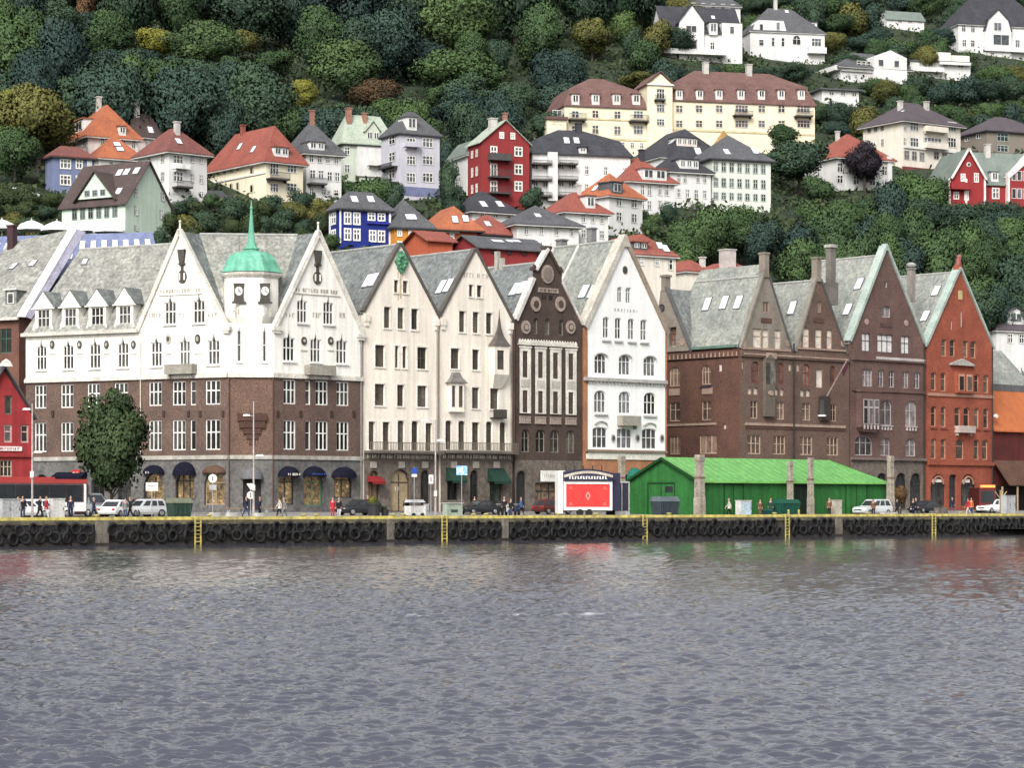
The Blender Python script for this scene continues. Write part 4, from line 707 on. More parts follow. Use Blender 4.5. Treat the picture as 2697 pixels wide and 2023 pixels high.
    if kind=='purple': g=[shopwin(t,pl,2358,2389,1246,1340,DARK,ref=2373),shopwin(t,pl,2397,2428,1246,1340,GLASS,ref=2412),shopwin(t,pl,2262,2292,1246,1340,DARK,ref=2277),shopwin(t,pl,2308,2338,1246,1340,DARK,ref=2323)]
    else: g=[shopwin(t,pl,2451,2491,1249,1332,GLASS,ref=2471),shopwin(t,pl,2531,2570,1249,1332,GLASS,ref=2550),shopwin(t,pl,2500,2520,1250,1338,DARK,arch=.2,cols=1,ref=2510)]
    a=MB(); a.wall(pl,[(U(xl),ZB),(U(xr),ZB),(U(xr),zz(zf_)),(U(xl),zz(zf_))],g,0,.4); a.build('wall',BR if kind=='red' else CREAMG,t,label='arched shop storey')
    if kind=='red':
        for px in (2471,2550):
            a=MB(); u=U(px); r=1.05; z=zz(1276); k=10; q=[(u+r*math.cos(math.pi*i/k),z+r*math.sin(math.pi*i/k)) for i in range(k+1)]; q2=[(u+(r-.2)*math.cos(math.pi*i/k),z+(r-.2)*math.sin(math.pi*i/k)) for i in range(k+1)]
            for i in range(k): a.prism(pl,[q[i],q[i+1],q2[i+1],q2[i]],-.1,-.002)
            a.build('arch_ring',M('arch_pink',(.42,.2,.13)),t)
        for x0,x1 in((2452,2484),(2532,2556)): band(t,pl,x0,1263,x1,1271,SIGNW,.1,.15,'sign',2510)
    pipe(t,pl,xr-2,yl,1340,M('pipe_dark',(.03,.03,.03)),.07)
twin('purple'); twin('red')
# ---- wooden warehouses at the right edge
def wooden_right():
    pl=MAIN; t=T('wooden_warehouse','dark red timber warehouse with orange tiled roof at right edge','warehouse',pl.at(2690,0,ZB)); U=pl.u; zz=lambda y:pl.z(2655,y)
    TILE=M('orange_tiles',(.42,.13,.045),(.33,.095,.04),rough=.85,bump=.5,bsc=9,fine=.2); DR=M('dark_red_timber',(.11,.022,.02),(.075,.018,.016),rough=.85,streak=.3); u0,u1=U(2618),U(2790)
    a=MB(); a.box(pl,u0,u1,.3,10,ZB,zz(1132)); a.build('wall',DR,t)
    a=MB(); a.slab([pl.w(u0-.05,-.1,zz(1135)),pl.w(u1,-.1,zz(1135)),pl.w(u1,3.2,zz(1024)),pl.w(u0-.05,3.2,zz(1024))],(0,0,-.15)); a.build('roof',TILE,t,label='orange tiled roof slope')
    a=MB(); a.slab([pl.w(u0-.05,3.4,zz(1022)),pl.w(u1,3.4,zz(1022)),pl.w(u1,9,zz(905)),pl.w(u0-.05,9,zz(930))],(0,0,-.15)); a.build('roof',SLATEG,t,label='grey slate upper roof')
    a=MB(); a.box(pl,u0-.1,u1,3.1,3.3,zz(1026),zz(1008)); a.build('eave_board',M('eave_grey',(.12,.12,.125)),t)
    a=MB(); a.slab([pl.w(u0-.9,-3.0,zz(1278)),pl.w(u1,-3.0,zz(1278)),pl.w(u1,.28,zz(1213)),pl.w(u0+.2,.28,zz(1213))],(0,0,-.12)); a.build('canopy_roof',M('canopy_brown',(.10,.05,.035),rough=.85,streak=.2),t)
    a=MB(); a.box(pl,u0,u1,.2,.28,ZB,zz(1280)); a.build('shop_front',M('shop_dark',(.02,.016,.014)),t)
    a=MB(); 
    for x in (2640,2680): a.cyl(pl.at(x,-2.8,ZB),pl.at(x,-2.8,zz(1283)),.12)
    a.build('canopy_post',TAN,t); roundel(t,pl,2622,1096,4,5,SIGNW,'wall_lamp',-.2)
wooden_right()
# ---- far left: gabled block behind, red wooden house in front
def left_side():
    LW=LWH; B=Pl(60,LW.at(60,3,0).y,-28)
    t=T('slate_roof_building','brick building with wide grey slate roof and white gable verge at left edge','building',B.at(20,0,ZB)); U=B.u; u0=U(-150); u1=U(50); ze=B.z(30,836)
    BW=M('left_brick',(.15,.07,.05),(.1,.05,.04),rough=.9,fine=.25)
    w=row(t,B,866,930,[(0,30)],15,cols=2,tr=.4,fw=.09,fm=M('frame_dkgreen',(.05,.12,.09)))+row(t,B,866,930,[(-60,-30)],15,cols=2,tr=.4)
    a=MB(); a.wall(B,[(u0,ZB),(u1,ZB),(u1,ze),(u0,ze)],w); a.poly([B.w(u1,0,ZB),B.w(u1,12,ZB),B.w(u1,12,ze),B.w(u1,0,ze)]); a.build('wall',BW,t)
    L=10.5; zr=B.z(170,606,L); ur=B.u(182,L)
    sl=[B.w(u0,-.3,ze),B.w(u1+.05,-.3,ze),B.w(ur,L,zr),B.w(u0,L,B.z(20,640,L))]; sl[3].z=zr-.9; a=MB(); a.slab(sl,(0,0,-.2)); a.build('roof',SLATE,t)
    d=(sl[2]-sl[1]); a=MB(); q=sl[1]; a.slab([q,sl[2],sl[2]+Vector((.8,.2,0)),q+Vector((.8,.2,0))],(0,0,.2)); a.build('verge',M('verge_white',(.78,.77,.76)),t); a=MB(); a.slab([q+Vector((.8,.2,0)),sl[2]+Vector((.8,.2,0)),sl[2]+Vector((1.6,.6,-.2)),q+Vector((1.3,.6,-.2))],(0,0,.1)); a.build('flashing',M('flashing_lilac',(.33,.32,.40),rough=.5),t)
    a=MB(); a.box(B,u0,u1+.2,-.5,-.28,ze-.3,ze); a.build('gutter',M('gutter_pale',(.55,.53,.48)),t)
    for px,py in((36,702),(87,694)): skylight(t,[sl],px,py,.6,.9)
    r=hit(32,650,[sl]); chimney(t,r[0]-Vector((0,0,.5)),.75,.75,2.6,M('chimney_maroon',(.06,.03,.035)),-28)
    r=hit(30,800,[sl]); c=r[0]; a=MB(); uu=U(28); pz=c.z; pq=Pl(CX,100,-28); pq.O=Vector((c.x,c.y)); a.box(pq,-.7,.7,-.1,2.6,pz-.3,pz+1.35); o=a.build('dormer',SLATED,t); b=MB(); b.box(pq,-.4,.4,-.14,-.1,pz,pz+1.1); b.build('window',FRAMEW,t,parent=o); b=MB(); b.box(pq,-.3,.3,-.16,-.142,pz+.08,pz+1.0); b.build('pane',GLASS,t,parent=o); b=MB(); b.box(pq,-.85,.85,-.3,2.8,pz+1.36,pz+1.5); b.build('dormer_roof',SIGNW,t,parent=o)
    # red wooden house
    B=Pl(60,212,30); t=T('red_wooden_house','red timber gable house with white sign board at left edge','house',B.at(20,0,2.25)); U=B.u; ref=20; zz=lambda y:B.z(ref,y); t.pane=glassmat('cottage_glass',(.1,.09,.09),(.03,.03,.03))
    RT=M('red_timber',(.33,.035,.04),(.25,.027,.03),rough=.8,streak=.25,fine=.12); OL=M('olive_frame',(.16,.14,.11),rough=.7)
    u0,u1,um=U(-70),U(88),U(10); h=row(t,B,1042,1092,[(12,32)],ref,cols=1,fw=.12,fm=OL)+row(t,B,1118,1166,[(-25,-5),(10,32),(54,76)],ref,cols=1,tr=.4,fw=.14,fm=M('frame_rosy',(.5,.33,.3)))+row(t,B,1212,1256,[(0,32)],ref,cols=3,tr=.4,fm=M('frame_tan',(.45,.38,.28)))
    a=MB(); a.wall(B,[(u0,2.2),(u1,2.2),(u1,zz(1098)),(um,zz(975)),(u0,zz(1098))],h); a.poly([B.w(u1,.01,2.2),B.w(u1,8,2.2),B.w(u1,8,zz(1098)),B.w(u1,.01,zz(1098))]); a.build('wall',RT,t)
    a=MB(); RD=M('roof_darkgrey',(.085,.085,.09),(.06,.06,.065),rough=.8,fine=.3); e=.7
    for s,uu in ((-1,u0),(1,u1)):
        k=Vector((uu-um,zz(1098)-zz(968))); f=1.07; a.slab([B.w(um,-.5,zz(966)),B.w(um+k.x*f,-.5,zz(966)+k.y*f),B.w(um+k.x*f,8,zz(966)+k.y*f),B.w(um,8,zz(966))],(0,0,.16))
    a.build('roof',RD,t); a=MB(); u=U(12); a.prism(B,[(u-.6,zz(966)),(u+.55,zz(966)),(u+.3,zz(952)),(u,zz(946)),(u-.3,zz(952))],-.55,-.3); a.build('gable_ornament',SIGNW,t)
    band(t,B,-10,1176,57,1188,M('sign_board_pale',(.72,.66,.64)),-.12,-.003,'sign',ref); glyphs(t,B,-6,54,1179,1185,M('sign_red',(.4,.04,.05)),-.15,60); band(t,B,-60,1198,87,1204,M('trim_red',(.25,.03,.03)),-.2,0,'canopy',ref)
left_side()
# ---------------------------------------------------------------- hillside
KW=.4
PROF=[(255,2.4),(268,3.5),(300,15),(318,24),(346,37),(390,51),(440,65.5),(500,85),(560,105),(640,132),(740,166),(900,215)]
_w=np.array([p[0] for p in PROF],float); _z=np.array([p[1] for p in PROF],float)
def tz(X,Y):
    z=float(np.interp(Y-KW*X,_w,_z)); v=(Vector((X,Y))-MAIN.O).dot(MAIN.n)
    return z if v>30 else 1.2+(z-1.2)*min(1,max(0,(v-13)/17))
def tY(px,py):
    """distance at which the survey ray meets the slope"""
    t=(px-CX)/F; lo,hi=258/(1-KW*t),900/(1-KW*t)
    for _ in range(46):
        m=(lo+hi)/2
        if tz(t*m,m)>H+(YH-py)*m/F: hi=m
        else: lo=m
    return lo
HOUSES=[]
RT={ 'orange':M('tiles_orange',(.35,.115,.058),(.27,.09,.047),sc=.5,rough=.85,bump=.4,bsc=6,fine=.18,fsc=4),'red':M('tiles_red',(.25,.075,.055),(.19,.06,.047),sc=.5,rough=.85,bump=.4,bsc=6,fine=.2,fsc=4),
 'maroon':M('tiles_maroon',(.17,.065,.055),(.13,.052,.046),sc=.5,rough=.85,bump=.4,bsc=6,fine=.2,fsc=4),'black':M('tiles_black',(.045,.046,.055),(.03,.031,.037),sc=.5,rough=.7,bump=.3,fine=.3,fsc=4),
 'slate':M('tiles_slate',(.09,.092,.1),(.065,.066,.073),sc=.5,rough=.75,bump=.3,fine=.3,fsc=4),'brown':M('tiles_brown',(.075,.053,.05),(.055,.04,.038),sc=.5,rough=.8,bump=.3,fine=.25,fsc=4),
 'green':M('tiles_palegreen',(.36,.40,.33),(.28,.33,.27),sc=.5,rough=.8,bump=.3,fine=.2,fsc=4),'greygreen':M('tiles_greygreen',(.16,.19,.17),(.12,.145,.13),sc=.5,rough=.8,fine=.25),'purple':M('tiles_purple',(.085,.07,.08),(.065,.055,.062),sc=.5,rough=.8,bump=.3,fine=.25),
 'mans':M('tiles_mansard',(.15,.085,.075),(.11,.06,.055),sc=.5,rough=.8,bump=.3,fine=.25,fsc=4)}
def wallm(n,c,**k): return M('wall_'+n,c,tuple(x*.88 for x in c),sc=.3,rough=.85,streak=.12,fine=.08,**k)
WM={'white':wallm('white',(.68,.675,.665)),'mint':wallm('mint',(.56,.68,.57)),'cream':wallm('cream',(.78,.72,.55)),'yellow':wallm('yellow',(.80,.72,.53)),'sage':wallm('sage',(.52,.57,.48)),'lav':wallm('lavender',(.50,.49,.55)),'blue':wallm('blue',(.014,.028,.20)),
 'ochre':wallm('ochre',(.58,.24,.035)),'bluegrey':wallm('bluegrey',(.17,.2,.33)),'red':wallm('red',(.25,.032,.034)),'redfarm':wallm('redfarm',(.27,.03,.032)),'pink':wallm('pinkwhite',(.74,.66,.62)),'brown':wallm('greybrown',(.22,.19,.16)),'beige':wallm('beige',(.70,.65,.57)),'greenw':wallm('greenwhite',(.66,.70,.62)),'rust':wallm('rust',(.42,.1,.05))}
class House:
    def __init__(s,name,label,px,base,eave,ridge,wm,rm,yaw=35,roof='hip',cat='house',D=None,W=None,o=.5,group=None,Y=None,low=6,inset=1.0,overlay=0,flat=None):
        l,c,r=px; Y=Y or tY(c,base); s.Y=Y; s.f=Pl(c,Y,yaw); s.s=Pl(c,Y,yaw-90); s.W=W or s.f.u(r); s.D=D or -s.s.u(l); s.c=c; s.yaw=yaw
        z0=s.f.z(c,base); s.zb=z0; s.ze=s.f.z(c,eave); b=s.f.w(s.W/2,s.D/2,z0); s.t=T(name,label,cat,tuple(b),group); s.t.pane=HGLASS
        cen=s.f.w(s.W/2,s.D/2,0); s.zr=H+(YH-ridge)*cen.y/F if ridge is not None else s.ze
        HOUSES.append((l,ridge if ridge is not None else eave,r,base)); W,D,ze,zr=s.W,s.D,s.ze,s.zr; p=s.f.w
        a=MB(); a.box(s.f,0,W,0,D,z0-low,ze)
        if roof=='gf': a.prism(s.f,[(0,ze-.01),(W,ze-.01),(W/2,zr)],0.0,D)
        if roof=='gs': a.add([p(0,0,ze-.01),p(0,D,ze-.01),p(0,D/2,zr),p(W,0,ze-.01),p(W,D,ze-.01),p(W,D/2,zr)],[(0,1,2),(3,4,5),(0,3,5,2),(1,4,5,2)])
        a.build('wall',WM[wm] if isinstance(wm,str) else wm,s.t); rmat=RT[rm] if isinstance(rm,str) else rm; a=MB(); s.rp=[]
        e0,e1,d0,d1=-o,W+o,-o,D+o
        def slope(*q): q=[Vector(x) for x in q]; s.rp.append(q); a.slab(q,(0,0,-.14))
        if roof in('hip','pyr'):
            if W>=D: k=min(D/2*inset,W/2-.05) if roof=='hip' else W/2; A,B=p(k,D/2,zr),p(W-k,D/2,zr)
            else: k=min(W/2*inset,D/2-.05) if roof=='hip' else D/2; A,B=p(W/2,k,zr),p(W/2,D-k,zr)
            q=[p(e0,d0,ze),p(e1,d0,ze),p(e1,d1,ze),p(e0,d1,ze)]
            if W>=D: slope(q[0],q[1],B,A); slope(q[1],q[2],B); slope(q[2],q[3],A,B); slope(q[3],q[0],A)
            else: slope(q[0],q[1],A); slope(q[1],q[2],B,A); slope(q[2],q[3],B); slope(q[3],q[0],A,B)
            a.build('roof',rmat,s.t); b=MB(); b.box(s.f,e0+.05,e1-.05,d0+.05,d1-.05,ze-.3,ze-.145); b.build('eaves',M('eaves_white',(.6,.59,.57)) if wm in('white','cream','pink','beige') else RT['black'],s.t)
        elif roof=='gf':
            k=(zr-ze)/(W/2); g=.16; slope(p(e0,d0,ze-k*o+g),p(W/2,d0,zr+g),p(W/2,d1,zr+g),p(e0,d1,ze-k*o+g)); slope(p(e1,d0,ze-k*o+g),p(e1,d1,ze-k*o+g),p(W/2,d1,zr+g),p(W/2,d0,zr+g)); a.build('roof',rmat,s.t)
        elif roof=='gs':
            k=(zr-ze)/(D/2); g=.16; slope(p(e0,d0,ze-k*o+g),p(e1,d0,ze-k*o+g),p(e1,D/2,zr+g),p(e0,D/2,zr+g)); slope(p(e0,d1,ze-k*o+g),p(e0,D/2,zr+g),p(e1,D/2,zr+g),p(e1,d1,ze-k*o+g)); a.build('roof',rmat,s.t)
        elif roof=='mans':
            i=1.3; zm=ze+(zr-ze)*.55; q=[p(e0,d0,ze),p(e1,d0,ze),p(e1,d1,ze),p(e0,d1,ze)]; m=[p(i,i,zm),p(W-i,i,zm),p(W-i,D-i,zm),p(i,D-i,zm)]
            for j in range(4): slope(q[j],q[(j+1)%4],m[(j+1)%4],m[j])
            k=min(D,W)/2-i
            if W>=D: A,B=p(i+k,D/2,zr),p(W-i-k,D/2,zr); slope(m[0],m[1],B,A); slope(m[1],m[2],B); slope(m[2],m[3],A,B); slope(m[3],m[0],A)
            else: A,B=p(W/2,i+k,zr),p(W/2,D-i-k,zr); slope(m[0],m[1],A); slope(m[1],m[2],B,A); slope(m[2],m[3],B); slope(m[3],m[0],A,B)
            a.build('roof',rmat,s.t)
        elif roof=='flat': a.box(s.f,e0,e1,d0,d1,ze,ze+.35); a.build('roof',rmat,s.t)
        s.roofm=rmat
    def pl(s,k): return s.f if k=='f' else s.s
    def win(s,k,y0,y1,n,xa,xb,w,cols=2,tr=.4,fm=None,v=0,arch=0,pm=None,fw=.11):
        """n windows of w px, evenly spread from xa to xb, set just proud of the boards"""
        pl=s.pl(k); ref=(xa+xb)/2; z0=pl.z(ref,y1); z1=pl.z(ref,y0)
        for i in range(n):
            c=xa+(xb-xa)*(i/(n-1) if n>1 else 0.5 if xa!=xb else 0); u0,u1=pl.u(c-w/2),pl.u(c+w/2)
            win(s.t,pl,u0,z0,u1,z1,cols=cols,tr=tr,fm=fm or FRAMEW,v=-.1,vd=.075,fw=fw,arch=arch*(u1-u0),pm=pm)
    def sky(s,*pts,w=.8,h=1.1):
        for px,py in pts: skylight(s.t,s.rp,px,py,w,h)
    def chim(s,px,py,h=1.8,w=.7,mat=None,pots=0):
        r=hit(px,py,s.rp) or hit(px,py+6,s.rp)
        if r: chimney(s.t,r[0]-Vector((0,0,.6)),w,w,h+.6,mat or M('chimney_pale2',(.5,.48,.45)),s.yaw,True,pots)
    def bal(s,k,x0,x1,y0,y1,out=1.3,solid=False,mat=None,rm=None): return balcony(s.t,s.pl(k),x0,x1,y0,y1,mat or M('balcony_dark',(.07,.065,.065)),rm or DARK,out,0,solid)
    def dormer(s,k,x0,x1,y0,y1,yr=None,wm='white',n=1,depth=3.0,rm=None,flat=False,fm=None,cols=2):
        pl=s.pl(k); r=hit((x0+x1)/2,y1,s.rp)
        if not r: return
        c=r[0]; v=(Vector((c.x,c.y))-pl.O).dot(pl.n)-.15; u0,u1=pl.u(x0,v),pl.u(x1,v); z0=pl.z((x0+x1)/2,y1,v); z1=pl.z((x0+x1)/2,y0,v); m=(u0+u1)/2; a=MB()
        zt=pl.z((x0+x1)/2,yr,v) if yr else z1
        a.box(pl,u0,u1,v,v+depth,z0-.4,z1)
        if yr: a.prism(pl,[(u0,z1),(u1,z1),(m,zt)],v,v+depth)
        o=a.build('dormer',WM[wm] if isinstance(wm,str) else wm,s.t); b=MB()
        if yr:
            for q in (u0-.25,u1+.25): b.slab([pl.w(q,v-.25,z1-.1),pl.w(m,v-.25,zt+.1),pl.w(m,v+depth+1.5,zt+.1),pl.w(q,v+depth,z1-.1)],(0,0,.1))
        else: b.box(pl,u0-.2,u1+.2,v-.25,v+depth,z1+.002,z1+.15)
        b.build('dormer_roof',s.roofm if not rm else RT[rm],s.t,parent=o)
        for i in range(n):
            w=(u1-u0)/n; q0=u0+w*i+w*.16; q1=u0+w*(i+1)-w*.16; f=MB(); h=z1-z0; f.box(pl,q0,q1,v-.05,v-.002,z0+h*.12,z1-h*.1); wo=f.build('window',fm or FRAMEW,s.t,parent=o)
            g=MB(); k=(q1-q0)/cols
            for j in range(cols): g.box(pl,q0+k*j+.07,q0+k*(j+1)-.07,v-.07,v-.052,z0+h*.12+.08,z1-h*.1-.08)
            g.build('pane',HGLASS,s.t,parent=o)
    def board(s,k,x0,y0,x1,y1,mat,v0=-.08,name='trim',ref=None): return band(s.t,s.pl(k),x0,y0,x1,y1,mat,v0,-.002,name,ref)
def hill_houses():
    TW=M('trim_white',(.78,.77,.75)); GF=M('frame_grey',(.2,.23,.22),rough=.6)
    h=House('mint_house','pale mint green house with brown roof and front cross gable',(163,330,450),640,531,434,'mint','brown',60,'gf',low=8,o=.4)
    h.win('f',545,572,2,358,425,9); h.win('f',500,523,2,358,428,9); h.win('f',598,612,2,358,425,9)
    h.win('s',543,575,6,197,303,13,fm=GF); h.win('s',597,612,3,235,300,10)
    pl=h.s; u0,u1=pl.u(205),pl.u(298); m=pl.u(251); zt=pl.z(251,454); z1=pl.z(251,522); a=MB(); a.prism(pl,[(u0,z1),(u1,z1),(m,zt)],-.02,4.5); o=a.build('cross_gable',WM['mint'],h.t)
    b=MB(); 
    for q,d in((u0,-.6),(u1,.6)): b.slab([pl.w(q+d,-.4,z1-.5),pl.w(m,-.4,zt+.1),pl.w(m,5.5,zt+.1),pl.w(q+d,4.5,z1-.5)],(0,0,.14))
    b.build('gable_roof',RT['brown'],h.t,parent=o); h.win('s',500,516,3,230,271,13,fm=GF); h.sky((315,455),(334,453),(360,450),(313,504))
    h=House('white_house','white house with maroon hipped roof and curved balconies',(363,445,545),524,398,338,'white','maroon',40,'hip',o=.8,low=5); h.win('f',408,433,1,469,469,26,cols=3); h.win('f',452,478,1,469,469,26,cols=3); h.win('f',410,430,2,506,530,10); h.win('f',458,482,2,506,530,10); h.win('s',410,432,2,392,428,9); h.win('s',452,478,1,428,428,9)
    h.win('f',500,514,3,465,530,12); h.bal('f',453,495,478,497,1.4); h.bal('f',455,492,432,446,1.0,True,TW); h.sky((470,372),(513,364)); h.chim(466,350,1.5)
    h=House('orange_roof_house','white house with bright orange front roof and maroon left slope',(225,262,376),465,414,361,'white','orange',30,'hip',o=.6); h.win('f',418,440,3,292,356,12); h.win('s',420,440,1,243,243,9); h.sky((308,380),(316,393),w=1.0,h=.8)
    h=House('orange_roof_house','tall house with large orange roof behind the olive tree',(178,232,362),440,357,280,'pink','orange',30,'hip',o=.7,inset=.6); h.win('f',365,390,4,270,352,12); h.win('s',365,390,2,195,222,9); h.chim(260,282,1.8); h.dormer('f',313,332,332,352); h.dormer('s',196,220,316,345,None)
    h=House('maroon_roof_house','small house with dull maroon roof squeezed beside the large orange roof',(320,345,430),430,357,300,'pink','brown',35,'hip',o=.6); h.win('f',362,385,3,360,415,9); h.sky((396,342)); h.chim(360,300,1.6)
    h=House('blue_grey_house','blue grey timber house with white window bands below the olive tree',(119,140,246),505,409,385,'bluegrey','maroon',30,'hip'); h.win('f',418,445,1,172,172,30,cols=3,fw=.18); h.win('f',418,445,1,208,208,19,fw=.18); h.win('f',418,445,1,235,235,12,fw=.18); h.win('f',460,488,1,172,172,30,cols=3,fw=.18); h.win('f',462,490,1,208,208,19,fw=.18)
    h=House('yellow_house','pale yellow house with red hipped roof and arched windows',(547,700,798),530,424,342,'cream','red',38,'hip',o=.7,inset=.8,low=4)
    for y0,y1 in((437,459),(485,508)): h.win('s',y0,y1,5,556,626,8,fm=WM['cream'],arch=.3,cols=1,tr=None); h.win('s',y0,y1,1,663,663,9,fm=WM['cream'],arch=.4,cols=1,tr=None)
    h.board('s',547,467,700,471,WM['white'],-.15); h.win('f',430,460,1,722,722,24,cols=3); h.win('f',482,506,1,722,722,22,cols=3); h.win('f',435,455,1,768,768,26,cols=3); h.win('f',482,505,1,768,768,28,cols=3); h.bal('f',700,752,455,475,1.3); h.dormer('f',722,760,388,408,None,n=2); h.sky((668,393),(632,386)); h.chim(640,352,1.2,.6,RT['red'])
    h=House('white_house','white house with steep black pyramid roof and roof terrace',(793,806,899),520,402,318,'white','slate',28,'pyr',o=.7,D=9.5); h.win('f',410,430,4,820,885,13); h.win('f',447,470,2,823,845,16); h.win('f',452,478,2,868,888,14); h.win('f',497,515,3,820,885,13); h.bal('f',808,853,470,488,1.3); h.sky((758,362),(748,372),w=.9,h=1.4); h.chim(822,326,1.9,.6,M('chimney_brick',(.3,.15,.11)))
    pl=h.f; r=hit(838,385,h.rp); h.dormer('f',815,855,374,392,None,n=2,wm='white')
    h=House('green_house','pale green apartment house with sage roof and white front',(872,905,1040),466,376,304,'sage','green',24,'hip',o=.5,inset=.5); h.board('f',940,382,1038,466,WM['white'],-.25,'front_bay',990)
    for y0,y1 in((386,408),(432,456)): h.win('f',y0,y1,4,952,1026,13,v=-.2); h.win('f',y0,y1,1,914,914,15)
    for o in h.t.o.children: pass
    h.bal('f',965,1012,424,438,1.2,True,WM['white']); h.chim(918,318,1.9,.8,M('chimney_brick',(.3,.15,.11))); h.chim(868,322,1.3,.5,M('chimney_brick',(.3,.15,.11))); h.chim(960,318,1.1,.6,M('chimney_brick',(.3,.15,.11))); h.dormer('f',965,1000,345,368,320,'sage',2,rm='green')
    h=House('lavender_house','tall lavender grey apartment house with dark roof and white dormer',(1004,1052,1158),516,349,294,'lav','slate',30,'hip',o=.4,inset=.9); h.board('f',1050,493,1158,517,M('plinth_blue',(.16,.18,.30)),-.06,'plinth')
    for y0,y1 in((363,388),(410,434),(455,480)): h.win('f',y0,y1,1,1126,1126,28,cols=3); h.win('f',y0,y1,1,1082,1082,24,cols=3)
    for y0,y1 in((358,380),(400,425),(445,470)): h.win('s',y0,y1,1,1033,1033,16)
    h.bal('f',1062,1100,376,388,1.0,True,WM['lav']); h.bal('s',1012,1048,432,444,1.1); h.bal('s',1012,1048,475,486,1.1); h.dormer('f',1072,1098,308,340); h.chim(1018,290,1.8,.8); h.chim(1062,292,1.6,.6)
    BF=M('frame_bright',(.82,.81,.8))
    h=House('blue_house','bright cobalt blue timber house with white framed windows',(868,896,1030),643,547,505,'blue','slate',26,'hip',o=.5,low=3); 
    for y0,y1 in((558,592),(601,634)): h.win('f',y0,y1,2,915,939,20,fm=BF,fw=.22); h.win('f',y0,y1,1,881,881,2,fm=BF)if 0 else None
    h.win('f',560,582,2,978,1004,21,fm=BF,fw=.2); h.win('f',606,638,2,981,1004,20,fm=BF,fw=.2); h.win('s',558,592,1,880,880,13,fm=BF,fw=.25); h.win('s',604,634,1,880,880,13,fm=BF,fw=.25)
    h.board('f',894,548,898,645,BF,-.1,'corner_board'); h.board('f',1024,548,1029,645,BF,-.1,'corner_board'); h.board('f',965,585,1026,590,M('ledge_blue',(.03,.04,.3)),-.3); h.board('s',868,548,871,645,BF,-.1,'corner_board'); h.sky((933,525),(976,525),w=.9,h=1.2)
    h=House('ochre_house','ochre yellow timber house with dark slate roof behind white gables',(1026,1040,1140),655,597,523,'ochre','slate',22,'pyr',o=.5,D=9,low=3); h.win('f',602,624,3,1052,1112,14,fm=BF,fw=.2); h.win('f',636,650,3,1052,1112,14,fm=BF,fw=.2); h.sky((1076,572),(1088,572)); h.chim(1103,512,1.4,.6,RT['black'])
    h=House('orange_tile_house','low house with bright orange tiled roof and red wall beside the ochre house',(1128,1150,1258),648,603,548,'rust','orange',20,'hip',o=.9,inset=.5,D=9); h.win('f',608,640,2,1165,1190,12,fm=BF); h.board('f',1145,602,1210,613,WM['white'],-.2,'fascia'); h.sky((1198,578),(1226,576)); 
    h=House('rust_roof_house','low house with rusty red hipped roof behind grey lean-to',(1225,1262,1362),640,614,567,'rust','red',30,'hip',o=.7,D=8); h.sky((1284,590))
    h=House('slate_hip_house','small house with black hipped roof and two roof lights',(1208,1245,1362),590,555,504,'white','black',30,'hip',o=.8,D=9); h.win('f',560,574,3,1270,1340,12); h.sky((1273,538),(1316,538),w=.9,h=1.4)
    h=House('tall_red_house','tall bright red gable house with white windows and balconies',(1232,1267,1394),535,372,324,'red','green',24,'gf',low=6,o=.4)
    RFm=M('frame_warm',(.80,.76,.7))
    for y0,y1 in((386,412),(432,460),(477,504)): h.win('f',y0,y1,1,1365,1365,22,fm=RFm,fw=.2); h.win('f',y0-2,y1+8,1,1300,1300,19,fm=RFm,fw=.2)
    h.win('f',348,366,2,1321,1350,13,fm=RFm,fw=.2); h.win('s',440,465,2,1245,1257,6,fm=RFm); h.win('s',485,508,2,1245,1257,6,fm=RFm); h.win('s',395,415,2,1245,1257,6,fm=RFm)
    for y0,y1,s in((406,424,True),(448,470,False),(495,512,False)): h.bal('f',1284,1340,y0,y1,1.3,s,M('balcony_dark',(.07,.065,.065)))
    h.chim(1298,336,1.3,1.1); h.chim(1330,322,1.3,.6,M('chimney_brick',(.3,.15,.11)))
    h=House('white_side_house','narrow white side house with grey roof left of the tall red house',(1212,1236,1268),515,405,375,'white','greygreen',24,'hip',D=8); h.win('f',415,440,1,1251,1251,10); h.win('f',455,480,1,1251,1251,10); h.win('f',488,508,1,1251,1251,10)
    h=House('white_terrace_house','large white terrace house with black mansard roof and stacked dark balconies',(1396,1402,1660),535,402,343,'white','black',16,'mans',o=.4,D=12,low=4)
    for px in (1420,1488):
        for y0,y1 in((425,447),(470,492),(512,530)): h.win('f',y0,y1,2,px-10,px+16,15,fm=FRAMEW,pm=GLASS)
        for y in (428,470,512): h.bal('f',px-22,px+28,y-12+8,y+8,1.4)
    h.board('f',1440,402,1464,530,WM['white'],-1.0,'bay',1450); h.win('f',438,462,3,1545,1645,11); h.win('f',485,508,3,1545,1645,11)
    h.dormer('f',1468,1512,396,424,None,n=2); h.dormer('f',1525,1545,388,400,None) ; h.dormer('f',1568,1602,388,415,None,n=1); h.dormer('f',1615,1630,392,412); h.sky((1492,370),(1518,370)); h.chim(1524,348,1.3,.9,RT['black']); h.chim(1382,338,2,.9) ; h.chim(1410,340,1.6,.9)
    h=House('white_cottage','white cottage with broad grey hipped roof above the brown gable',(1335,1362,1524),650,589,541,'white','slate',22,'hip',o=.8,D=10,low=2); h.win('f',597,620,4,1386,1506,11,cols=2); h.sky((1416,568),(1478,568)); h.chim(1436,545,2.2,.7)
    h=House('white_house','white house with brown red hipped roof and white dormer',(1464,1490,1602),645,556,507,'white','red',26,'hip',o=.7,D=9,low=4); h.win('f',563,588,3,1537,1585,11); h.win('f',605,628,3,1537,1585,13); h.dormer('f',1543,1568,516,546,None); h.chim(1525,510,1.2,.5)
